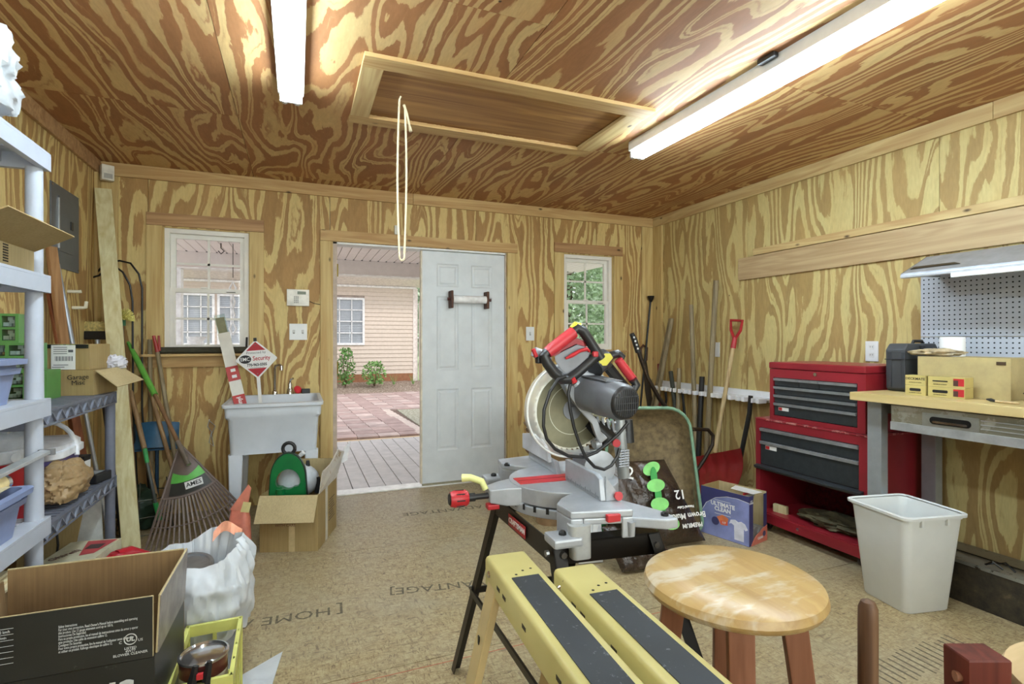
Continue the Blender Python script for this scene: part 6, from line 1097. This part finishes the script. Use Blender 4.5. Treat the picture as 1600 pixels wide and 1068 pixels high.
t = thing('snow_shovel', 'red snow shovel with D grip and pale wooden shaft in the rack', 'shovel', (3.15, 3.35, 0)); a, c_ = Vector(ax(1146, 540, 3.25)), Vector(ax(1117, 706, 3.10)); part(t, 'shaft', B().cyl(a, c_, .0165, seg=14), WOODL, smooth=True); RS = P('8e1c22', .4, var=.06, name='red_shovel')
gdir = (a - c_).normalized(); g0 = a - gdir * .02; dgr = part(t, 'grip_socket', B().tube([g0, g0 + gdir * .09], [.022, .019], 12), P('a8262c', .4), smooth=True)
e1, e2 = Vector(ax(1142, 500, 3.27)), Vector(ax(1160, 501, 3.27)); part(t, 'd_grip', B().tube([g0 + gdir * .07, Vector(ax(1142, 515, 3.262)), e1, e2, Vector(ax(1157, 516, 3.262)), g0 + gdir * .07], .012, 8), P('a8262c', .4), smooth=True)
tl, tr_, br, bl_ = Vector(ax(1082, 714, 3.10)), Vector(ax(1157, 700, 3.14)), Vector(ax(1148, 768, 3.04)), Vector(ax(1088, 812, 2.98)); bl_[2] = max(bl_[2], .01); br[2] = max(br[2], .01)
def blade(u, v, o=0): p = tl * (1 - u) * (1 - v) + tr_ * u * (1 - v) + br * u * v + bl_ * (1 - u) * v; return p + Vector((.07, .02, 0)) * math.sin(PI * v) * 1.0 + Vector((-.02, 0, 0)) * math.cos(u * 25) * .12 + Vector((o, 0, 0))
part(t, 'blade', B().grid(lambda u, v: blade(u, v), 28, 12).grid(lambda u, v: blade(u, v, .005), 28, 12), RS, smooth=True)
plate('white outlet on the right wall above the tool chest', 0, 0, 0, 0, 0) if False else None
t = thing('outlet', 'white outlet on the right wall above the tool chest', 'outlet', (XR, 2.243, 1.115)); part(t, 'plate', B().box((XR - .008, 2.203, 1.117), (XR - .001, 2.283, 1.243)), WHITE, bevel=.002)
for z in (1.155, 1.205): so = part(t, 'socket', B().cbox((XR - .009, 2.243, z), (.002, .034, .030)), P('d8dad8', .4), bevel=.003); part(so, 'slots', B().cbox((XR - .0105, 2.250, z + .003), (.001, .002, .009)).cbox((XR - .0105, 2.236, z + .003), (.001, .002, .009)), BLACKP)
t = thing('outlet', 'white outlet on the right wall behind the tallest handle', 'outlet', ax(1116, 557, XR)); p0 = Vector(ax(1116, 557, XR)); p1 = Vector(ax(1119, 534, XR)); part(t, 'plate', B().box((XR - .008, p1[1] - .045, p0[2]), (XR - .001, p1[1] + .045, p0[2] + .125)), WHITE, bevel=.002)

# ---------------------------------------------------------------- detergent carton on the floor
NAVY = P('3a3a66', .5, var=.05, name='navy_card'); SKY = P('8088b8', .45, var=.12, scale=6, name='sky_print'); w, d, h = .33, .205, .303
t = thing('detergent_carton', 'open blue detergent carton holding old cans, on the floor by the tool cart', 'box', (2.58, 2.62, 0)); M = TR(2.586, 2.622, 0, -75.4)
part(t, 'front_panel', B(M).box((-w / 2, -d / 2, 0), (w / 2, -d / 2 + .003, h)), NAVY); part(t, 'back_panel', B(M).box((-w / 2, d / 2 - .003, 0), (w / 2, d / 2, h)), NAVY); part(t, 'left_panel', B(M).box((-w / 2, -d / 2 + .004, 0), (-w / 2 + .003, d / 2 - .004, h)), CARD); part(t, 'base', B(M).box((-w / 2 + .004, -d / 2 + .004, .001), (w / 2 - .004, d / 2 - .004, .004)), CARD); part(t, 'lining', B(M).box((-w / 2 + .004, -d / 2 + .0035, .004), (w / 2 - .001, -d / 2 + .006, h + .001)).box((-w / 2 + .004, d / 2 - .006, .004), (w / 2 - .001, d / 2 - .0035, h + .001)), CARDL)
part(t, 'corner_strip', B(M).box((w / 2 - .003, -d / 2 + .003, 0), (w / 2, -d / 2 + .045, h)), NAVY); part(t, 'corner_strip', B(M).box((w / 2 - .003, d / 2 - .035, 0), (w / 2, d / 2 - .003, h - .01)), NAVY)
part(t, 'salmon_lip', B(M).prism([(-d / 2 + .02, 0), (d / 2, 0), (d / 2, .095), (d / 2 - .05, .085), (-d / 2 + .07, .05), (-d / 2 + .035, .02)], w / 2 + .0005, w / 2 + .003, 'x'), P('c9705c', .45)); part(t, 'seal', B(M @ TR(w / 2 + .0035, .065, .05, 0, 0, 90)).lathe([(.017, 0), (.017, .0006)], 20), NAVY); text(t, 'CLEAN', M @ frame((w / 2 + .004, .02, .032), (0, 1, 0), (0, 0, 1)), .020, LABELW, bold=.0006)
FM = M @ frame((0, -d / 2 - .0004, 0), (1, 0, 0), (0, 0, 1)); part(t, 'sky_print', B(FM).prism([(w / 2, .002), (w / 2, .262), (.09, .272), (.02, .268), (-.06, .245), (-.125, .20), (-w / 2, .13), (-w / 2, .002)], 0, .0006), SKY)
part(t, 'arc_outline', B(FM).tube([(w / 2, .264, .0012), (.09, .274, .0012), (.02, .270, .0012), (-.06, .247, .0012), (-.125, .202, .0012), (-w / 2, .132, .0012)], .0015, 4), LABELW)
text(t, 'ULTIMATE\nCLEAN', FM @ TR(-.01, .195, .0012), .036, LABELW, bold=.0012); part(t, 'rule', B(FM).cbox((-.01, .235, .001), (.11, .0025, .0005)).cbox((-.01, .150, .001), (.11, .0025, .0005)), LABELW)
part(t, 'shirt_print', B(FM).prism([(.045, .135), (.075, .142), (.095, .132), (.115, .14), (.14, .13), (.158, .10), (.142, .09), (.132, .10), (.132, .02), (.07, .02), (.068, .105), (.05, .115), (.035, .108)], .0008, .0014), P('d6d6e0', .5)); part(t, 'orange_print', B(FM).prism([(-.05, .13), (-.01, .15), (.03, .135), (.02, .09), (-.02, .085)], .0008, .0013), P('d2764a', .5)); part(t, 'badge', B(FM @ TR(-.06, .10, .0015)).lathe([(.026, 0), (.026, .0006)], 24), NAVY); part(t, 'count_label', B(FM).cbox((.0, .102, .0018), (.05, .022, .0006)), P('c9553c', .5)); text(t, '117', FM @ TR(.0, .102, .0024), .018, LABELW, bold=.0005)
text(t, '117\nLOADS', M @ frame((w / 2 + .0006, -d / 2 + .024, .265), (0, 1, 0), (0, 0, 1)), .014, LABELW, bold=.0004)
for i, (x, y, z, a) in enumerate(((.115, .0, .055, 85), (.125, .045, .055, 80))): c_ = thing('metal_can', ('grey metal can lying in the detergent carton, nearer', 'grey metal can lying in the detergent carton, further')[i], 'can', M @ Vector((x, y, .005))); part(c_, 'can', B(M @ TR(x - .05, y, z - .0, 0, 0, 90)).lathe([(.048 - .006 * i, 0), (.048 - .006 * i, .09), (.044 - .006 * i, .092)], 24), P('9a9b96', .35, .6), smooth=True)
t2 = thing('louvre_vent', 'grey metal louvred vent tilted inside the detergent carton', 'vent', M @ Vector((.08, .02, .12))); part(t2, 'panel', B(M @ TR(.09, .012, .19, 0, 0, 12)).box((-.004, -.045, -.075), (.002, .045, .10)), P('8c8f8c', .4, .4)); part(t2, 'red_top', B(M @ TR(.09, .012, .285, 0, 0, 12)).box((-.006, -.046, 0), (.004, .046, .012)), REDP)
solo('envelope', 'white envelope lying across the open detergent carton', 'paper', B(M).slab([(-.0, -.03, .3055), (.155, -.04, .3055), (.165, .05, .3062), (-.02, .06, .3062)], .0015), LABELW)

# ---------------------------------------------------------------- red tool chest on rolling cart
RED = worn('8e222d', 'a85054', .35, .1, .68, 50, col2='982630'); DRK = P('34383b', .38, .3, var=.08, scale=30, name='drawer_charcoal'); STRIP = P('b9bec4', .3, .6, name='drawer_strip'); fx = 2.86
t = thing('tool_chest', 'red six drawer tool chest standing on the rolling cart', 'tool chest', (3.07, 2.26, .736)); y0, y1 = 1.955, 2.585; zb, zt = .737, 1.108
part(t, 'body', holed(B(), 'x', y0, y1, zb, 1.064, fx, fx + .42, [(y0 + .045, y1 - .028, zb + .028, 1.010)]), RED, bevel=.003); part(t, 'inner_back', B().box((fx + .05, y0 + .04, zb + .02), (fx + .055, y1 - .02, 1.02)), DRK)
part(t, 'lid', B().box((fx - .006, y0 - .004, 1.066), (fx + .424, y1 + .004, zt)), RED, bevel=.008); part(t, 'lock', B().tube([(fx, 2.255, 1.045), (fx - .007, 2.255, 1.045)], .011, 14), CHROME, smooth=True)
a0, a1 = y0 + .048, y1 - .031; rows = [(.9585, 1.008), (.905, .955), (.852, .9015), (.768, .8485)]
for i, (za, zc) in enumerate(rows):
    cuts = [a0, a0 + (a1 - a0) * .42, a0 + (a1 - a0) * .67, a1] if i == 0 else [a0, a1]
    for p, q_ in zip(cuts, cuts[1:]):
        d = part(t, 'drawer', B().box((fx + .004, p + .002, za), (fx + .04, q_ - .002, zc)), DRK, bevel=.002); part(d, 'pull_strip', B().prism([(fx - .006, zc - .018), (fx + .005, zc - .018), (fx + .005, zc - .002), (fx - .010, zc - .003)], p + .003, q_ - .003, 'y'), STRIP)
    if i == 3: part(t, 'badge', B().box((fx + .001, a1 - .11, .800), (fx + .0035, a1 - .035, .822)), LABELW); part(t, 'badge_red', B().box((fx + .0002, a1 - .062, .802), (fx + .001, a1 - .037, .820)), REDP)
fx = 2.85; y0, y1 = 1.935, 2.690; zb, zt = .075, .735
t = thing('tool_cart', 'red rolling tool cart with two dark drawers and open lower bay', 'tool cart', (3.07, 2.31, 0))
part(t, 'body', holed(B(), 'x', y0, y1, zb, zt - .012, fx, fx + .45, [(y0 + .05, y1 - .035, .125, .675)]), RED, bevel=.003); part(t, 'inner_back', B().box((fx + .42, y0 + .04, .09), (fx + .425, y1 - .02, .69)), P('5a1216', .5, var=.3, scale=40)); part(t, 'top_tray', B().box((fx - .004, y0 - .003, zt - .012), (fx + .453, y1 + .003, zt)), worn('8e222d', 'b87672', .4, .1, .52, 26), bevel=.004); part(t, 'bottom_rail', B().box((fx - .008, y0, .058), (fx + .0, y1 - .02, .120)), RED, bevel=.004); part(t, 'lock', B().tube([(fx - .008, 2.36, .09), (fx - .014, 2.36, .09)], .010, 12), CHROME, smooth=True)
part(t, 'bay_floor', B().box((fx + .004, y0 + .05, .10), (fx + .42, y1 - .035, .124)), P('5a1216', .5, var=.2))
a0, a1 = y0 + .053, y1 - .038
for za, zc in ((.590, .672), (.432, .587)): d = part(t, 'drawer', B().box((fx + .004, a0, za), (fx + .40, a1, zc)), DRK, bevel=.002); part(d, 'pull_strip', B().prism([(fx - .006, zc - .022), (fx + .005, zc - .022), (fx + .005, zc - .002), (fx - .011, zc - .004)], a0, a1, 'y'), STRIP)
part(t, 'door_ledge', B().prism([(fx - .028, .412), (fx - .028, .420), (fx + .01, .430), (fx + .01, .400), (fx - .02, .400)], a0 - .03, a1 + .03, 'y'), DRK, bevel=.003); part(t, 'badge', B().box((fx + .001, a1 - .125, .535), (fx + .0035, a1 - .04, .560)), LABELW); part(t, 'badge_red', B().box((fx + .0002, a1 - .072, .537), (fx + .001, a1 - .042, .558)), REDP)
for y in (y0 + .06, y1 - .06):
    for x in (fx + .05, fx + .39): cs = part(t, 'caster', B(TR(x, y, .033, 0, 90)).lathe([(.006, -.013), (.03, -.013), (.033, 0), (.03, .013), (.006, .013)], 16), P('2b2523', .5), smooth=True); part(cs, 'fork', B().box((x - .022, y - .022, .05), (x + .022, y + .022, .076)).box((x - .012, y - .022, .03), (x + .012, y - .018, .055)).box((x - .012, y + .018, .03), (x + .012, y + .022, .055)), STEEL)
solo('canvas_rag', 'bundle of olive brown rags lying in the open bay of the cart', 'rag', crumple((fx + .16, 2.22, .155), (.11, .21, .04), .45, 3, 31, 40, 20, .75), P('4a442e', .8, var=.35, scale=16, bump=.6), smooth=True); solo('wood_block', 'small pale wood offcut in the open bay of the cart', 'wood', B(TR(fx + .07, 2.555, .125, 10)).box((-.01, -.045, 0), (.015, .045, .05)), PALE)

# ---------------------------------------------------------------- workbench
bx0, by0, by1, bz = 2.72, .42, 1.945, .975; BT = grain('bench_maple', 'd3bf8a', 'bfa76e', 1, knots=False, fine=12, rough=.35); GS_ = P('a3a8ac', .38, .5, var=.04, name='grey_steel'); t = thing('workbench', 'wooden topped workbench with grey steel legs and a wide drawer', 'workbench', (3.02, 1.2, 0))
part(t, 'bench_top', B().box((bx0, by0, bz - .042), (3.30, by1, bz)), BT, bevel=.003)
for x, y in ((2.79, 1.825), (3.235, 1.825), (2.79, .48), (3.235, .48)): part(t, 'leg', B().prism([(x, y), (x + .05, y), (x + .05, y + .072), (x + .045, y + .072), (x + .045, y + .006), (x + .005, y + .006), (x + .005, y + .072), (x, y + .072)], .205 if x > 2.9 and y < 1.83 else 0.0, bz - .042), GS_, bevel=.0) if not (x > 2.9) else part(t, 'leg', B().box((x, y, .205), (x + .06, y + .072, bz - .042)), GS_, bevel=.002)
part(t, 'side_rail', B().box((2.84, 1.84, bz - .11), (3.235, 1.88, bz - .042)), GS_); part(t, 'front_rail', B().box((2.80, .50, .205), (2.83, 1.84, .209)), GS_) if False else None
dr_ = part(t, 'drawer', B().box((2.740, .55, .806), (3.20, 1.745, .928)), worn('8f8b78', 'a9a698', .35, .6, .5, 8), bevel=.003); part(dr_, 'face_groove', B().box((2.7385, .55, .862), (2.7405, 1.37, .866)).box((2.7385, .55, .880), (2.7405, 1.37, .884)).box((2.7385, .55, .898), (2.7405, 1.37, .902)).box((2.7385, .55, .818), (2.7405, 1.745, .822)), P('c6cacc', .3, .7)); part(dr_, 'lower_lip', B().box((2.734, .55, .806), (2.7395, 1.745, .846)), P('b9bdbf', .35, .6), bevel=.001)
hp_ = part(dr_, 'handle_plate', B().box((2.7345, 1.375, .846), (2.740, 1.60, .908)), P('a3a49c', .3, .7), bevel=.001); part(dr_, 'handle_slot', B().prism(rrect(.165, .034, .016, cx=1.485, cy=.877), 2.7325, 2.7346, 'x'), BLACKM); part(dr_, 'handle_lip', B().prism(rrect(.14, .010, .005, cx=1.485, cy=.870), 2.729, 2.7326, 'x'), CHROME)
# pegboard
PEG = P('b3b8c2', .5, var=.02, name='pegboard_grey'); pb_ = thing('pegboard', 'grey perforated pegboard on the wall above the workbench', 'pegboard', (3.32, 1.2, .98)); part(pb_, 'upper_panel', B().box((3.312, .40, 1.269), (3.322, 1.945, 1.70)), PEG, bevel=.001); part(pb_, 'lower_panel', B().box((3.312, .40, .98), (3.322, 1.945, 1.266)), PEG, bevel=.001); b = B()
for i in range(60):
    for j in range(28):
        y = 1.928 - i * .0254; z = 1.692 - j * .0254
        if y > .41 and abs(z - 1.2675) > .006: b.tube([(3.3125, y, z), (3.3112, y, z)], .0044, 6)
part(pb_, 'peg_holes', b, P('1c1d20', .8), kind='stuff')
t = thing('hood_light', 'grey metal hood light mounted above the pegboard', 'light', (3.14, 1.2, 1.57)); HG = P('9ba0a8', .4, .4, name='hood_grey'); part(t, 'hood', B().prism([(3.335, 1.705), (3.20, 1.705), (2.985, 1.602), (2.98, 1.590), (2.99, 1.588), (3.205, 1.688), (3.33, 1.69)], .40, 1.85, 'y'), HG); part(t, 'end_plate', B().prism([(3.335, 1.705), (3.20, 1.705), (2.985, 1.602), (2.985, 1.588), (3.335, 1.600)], 1.846, 1.851, 'y'), P('6f7472', .45, .3)); part(t, 'bottom_lip', B().box((2.978, .40, 1.578), (3.03, 1.85, 1.592)), P('c3c7cd', .35, .4), bevel=.002); part(t, 'lens', B().box((2.97, .40, 1.556), (3.00, 1.61, 1.578)), P('dfe3e6', .35), bevel=.002)
sl = Vector((2.985 - 3.20, 0, 1.602 - 1.705)).normalized(); part(t, 'vent_slot', B().slab([(3.06, 1.83, 1.6395), (3.03, 1.83, 1.6252), (3.03, 1.60, 1.6252), (3.06, 1.64, 1.6395)], .002), BLACKM)
# things on the bench
t = thing('tool_case', 'black ribbed hard tool case standing on the left end of the workbench', 'case', (3.08, 1.87, .976)); M = TR(3.09, 1.865, .976)
part(t, 'shell', B(M).loft([[(x, y, z) for x, z in ((-.125, .015), (-.11, .0), (.13, .0), (.15, .02), (.15, .23), (.13, .255), (-.10, .255), (-.13, .22))] for y in (-.05, .05)]), P('3c3f42', .5, var=.05), bevel=.008)
for x in (-.04, .03): part(t, 'rib', B(M).box((-.133, x - .012, .02), (-.124, x + .008, .21)), P('33363a', .5), bevel=.003)
part(t, 'seam', B(M).box((-.1335, -.052, .168), (.152, .052, .172)), BLACKP); part(t, 'latch', B(M).box((-.01, -.058, .20), (.03, -.049, .245)), BLACKP, bevel=.003); part(t, 'carry_handle', B(M).tube([(-.02, -.02, .25), (-.01, -.02, .268), (.06, -.02, .268), (.07, -.02, .25)], .008, 8), BLACKP, smooth=True)
t, M = carton('cardboard_box', 'long closed tan cardboard box on the workbench behind the screw boxes', 3.085, 1.56, .976, .25, .385, .186, 0, P('b3a272', .7, var=.05, name='tan_card'), closed=True); part(t, 'brown_tape', B().box((2.957, 1.385, 1.135), (2.9595, 1.42, 1.150)), P('4a3a2a', .4))
t = thing('tissue_roll', 'white paper roll standing on the tan cardboard box', 'paper roll', (3.10, 1.68, 1.167)); part(t, 'roll', B(TR(3.105, 1.675, 1.1668)).lathe([(.052, 0), (.053, .004), (.053, .094), (.050, .098), (.020, .098), (.018, .01)], 32), P('eceef0', .8, var=.01), smooth=True)
solo('crumpled_wrapper', 'crumpled tan paper wrapper lying on the tan cardboard box', 'paper', crumple((3.0, 1.69, 1.186), (.035, .11, .018), .5, 3, 44, 34, 14, .9), P('a8987a', .45, var=.3, scale=22), smooth=True)
def screwbox(label, cx, cy, z, w, d, face): 
    t = thing('screw_box', label, 'box', (cx, cy, z), 'yellow deck screw boxes'); M = TR(cx, cy, z, 2); part(t, 'carton', B(M).box((-w / 2, -d / 2, 0), (w / 2, d / 2, .0485)), P('bcac6c', .5, var=.04, name='screw_box_yellow'), bevel=.001); Fm = M @ frame((-w / 2 - .0006, 0, .0), (0, -1, 0), (0, 0, 1))
    if face == 'name': text(t, 'DECKMATE', Fm @ TR(0, .031, 0), .017, PRINT, bold=.0002); text(t, 'EXTERIOR SCREWS', Fm @ TR(0, .013, 0), .0065, PRINT)
    else: part(t, 'window_slot', B(Fm).prism(rrect(d * .55 if d < .12 else d * .42, .014 if face == 'slot' else .006, .005 if face == 'slot' else .0025, cx=0 if d < .12 else -d * .16, cy=.027), -.0002, .0006), BLACKP); text(t, 'EXTERIOR SCREWS', Fm @ TR(0 if d < .12 else -d * .16, .011, .0), .0065, PRINT)
    if d > .12: part(t, 'red_label', B(Fm).box((d * .2, .008, -.0002), (d * .48, .042, .0006)), REDP); part(t, 'dark_label', B(Fm).box((d * .2, .008, .0005), (d * .33, .034, .0009)), P('4a2f2a', .5))
screwbox('lower left yellow screw box with dark slot, at the front of the workbench', 2.88, 1.70, .976, .06, .092, 'slot'); screwbox('upper left yellow screw box printed with its name', 2.88, 1.70, 1.0255, .06, .092, 'name'); screwbox('lower right yellow screw box with wide slot and red label', 2.89, 1.568, .976, .07, .152, 'slot'); screwbox('upper right yellow screw box with thin slot and red label', 2.89, 1.568, 1.0255, .07, .152, 'thin')
t = thing('paint_brush', 'small pale handled scraper lying on the workbench edge', 'tool', (2.83, 1.33, .976)); part(t, 'handle', B().tube([(2.81, 1.27, .982), (2.83, 1.36, .982)], [.004, .006], 8), WOODL, smooth=True); part(t, 'blade', B().tube([(2.83, 1.36, .982), (2.845, 1.385, .984), (2.84, 1.40, .986)], [.005, .008, .003], 8), BLACKP, smooth=True)
t = thing('work_gloves', 'black hat shaped glove bundle at the right edge of the workbench', 'gloves', (2.90, 1.2, .976)); part(t, 'glove', crumple((2.90, 1.185, 1.012), (.07, .09, .05), .35, 2.3, 17, 30, 20, .72), P('24221e', .6, var=.3), smooth=True); part(t, 'red_trim', B().tube([(2.85, 1.27, .99), (2.845, 1.24, 1.03), (2.86, 1.2, 1.06), (2.88, 1.15, 1.07)], .004, 6), P('7a1f1c', .5), smooth=True)
solo('black_hook', 'curved black hook tool beyond the gloves on the workbench', 'tool', B().tube([(3.02, 1.30, .98), (3.02, 1.27, 1.06), (3.02, 1.28, 1.10), (3.02, 1.31, 1.12)], .005, 8), BLACKM, smooth=True)
# waste basket
TCN = P('d9dcda', .42, var=.02, scale=5, name='cream_white_plastic'); t = thing('waste_basket', 'white rectangular plastic waste basket in front of the workbench', 'waste basket', (2.71, 1.66, 0)); M = TR(2.708, 1.662, 0, -11)
def rr(w, d, z, r=.03): return ring3(rrect(w, d, r, 6), z)
part(t, 'body', B(M).loft([rr(.235, .235, .0, .03), rr(.245, .245, .006, .032), rr(.318, .315, .432, .035), rr(.326, .323, .432, .035), rr(.328, .325, .447, .035), rr(.312, .309, .449, .035), rr(.300, .298, .43, .03), rr(.232, .232, .012, .03)]), TCN, smooth=True); rp = [(p[0], p[1], .449) for p in rrect(.345, .342, .04, 6)]; part(t, 'rim', B(M).loft([rr(.332, .329, .440, .038), rr(.352, .349, .442, .04), rr(.354, .351, .454, .04), rr(.338, .335, .458, .038), rr(.322, .319, .452, .035)], cap0=False, cap1=False), TCN, smooth=True)
b = B(M)
for x in (-.09, .05): b.box((x, -.168, .41), (x + .012, -.158, .44))
part(t, 'rim_lugs', b, TCN); b = B(M @ TR(rz=90))
solo('loose_wires', 'tangle of dark wire on the steel plate at the right edge', 'wire', B().tube([(2.98, 1.36, .21), (2.99, 1.40, .235), (3.0, 1.44, .215), (2.97, 1.47, .205)], .004, 6).tube([(2.97, 1.40, .208), (2.95, 1.43, .235), (2.96, 1.46, .21)], .005, 6), BLACKM, smooth=True)
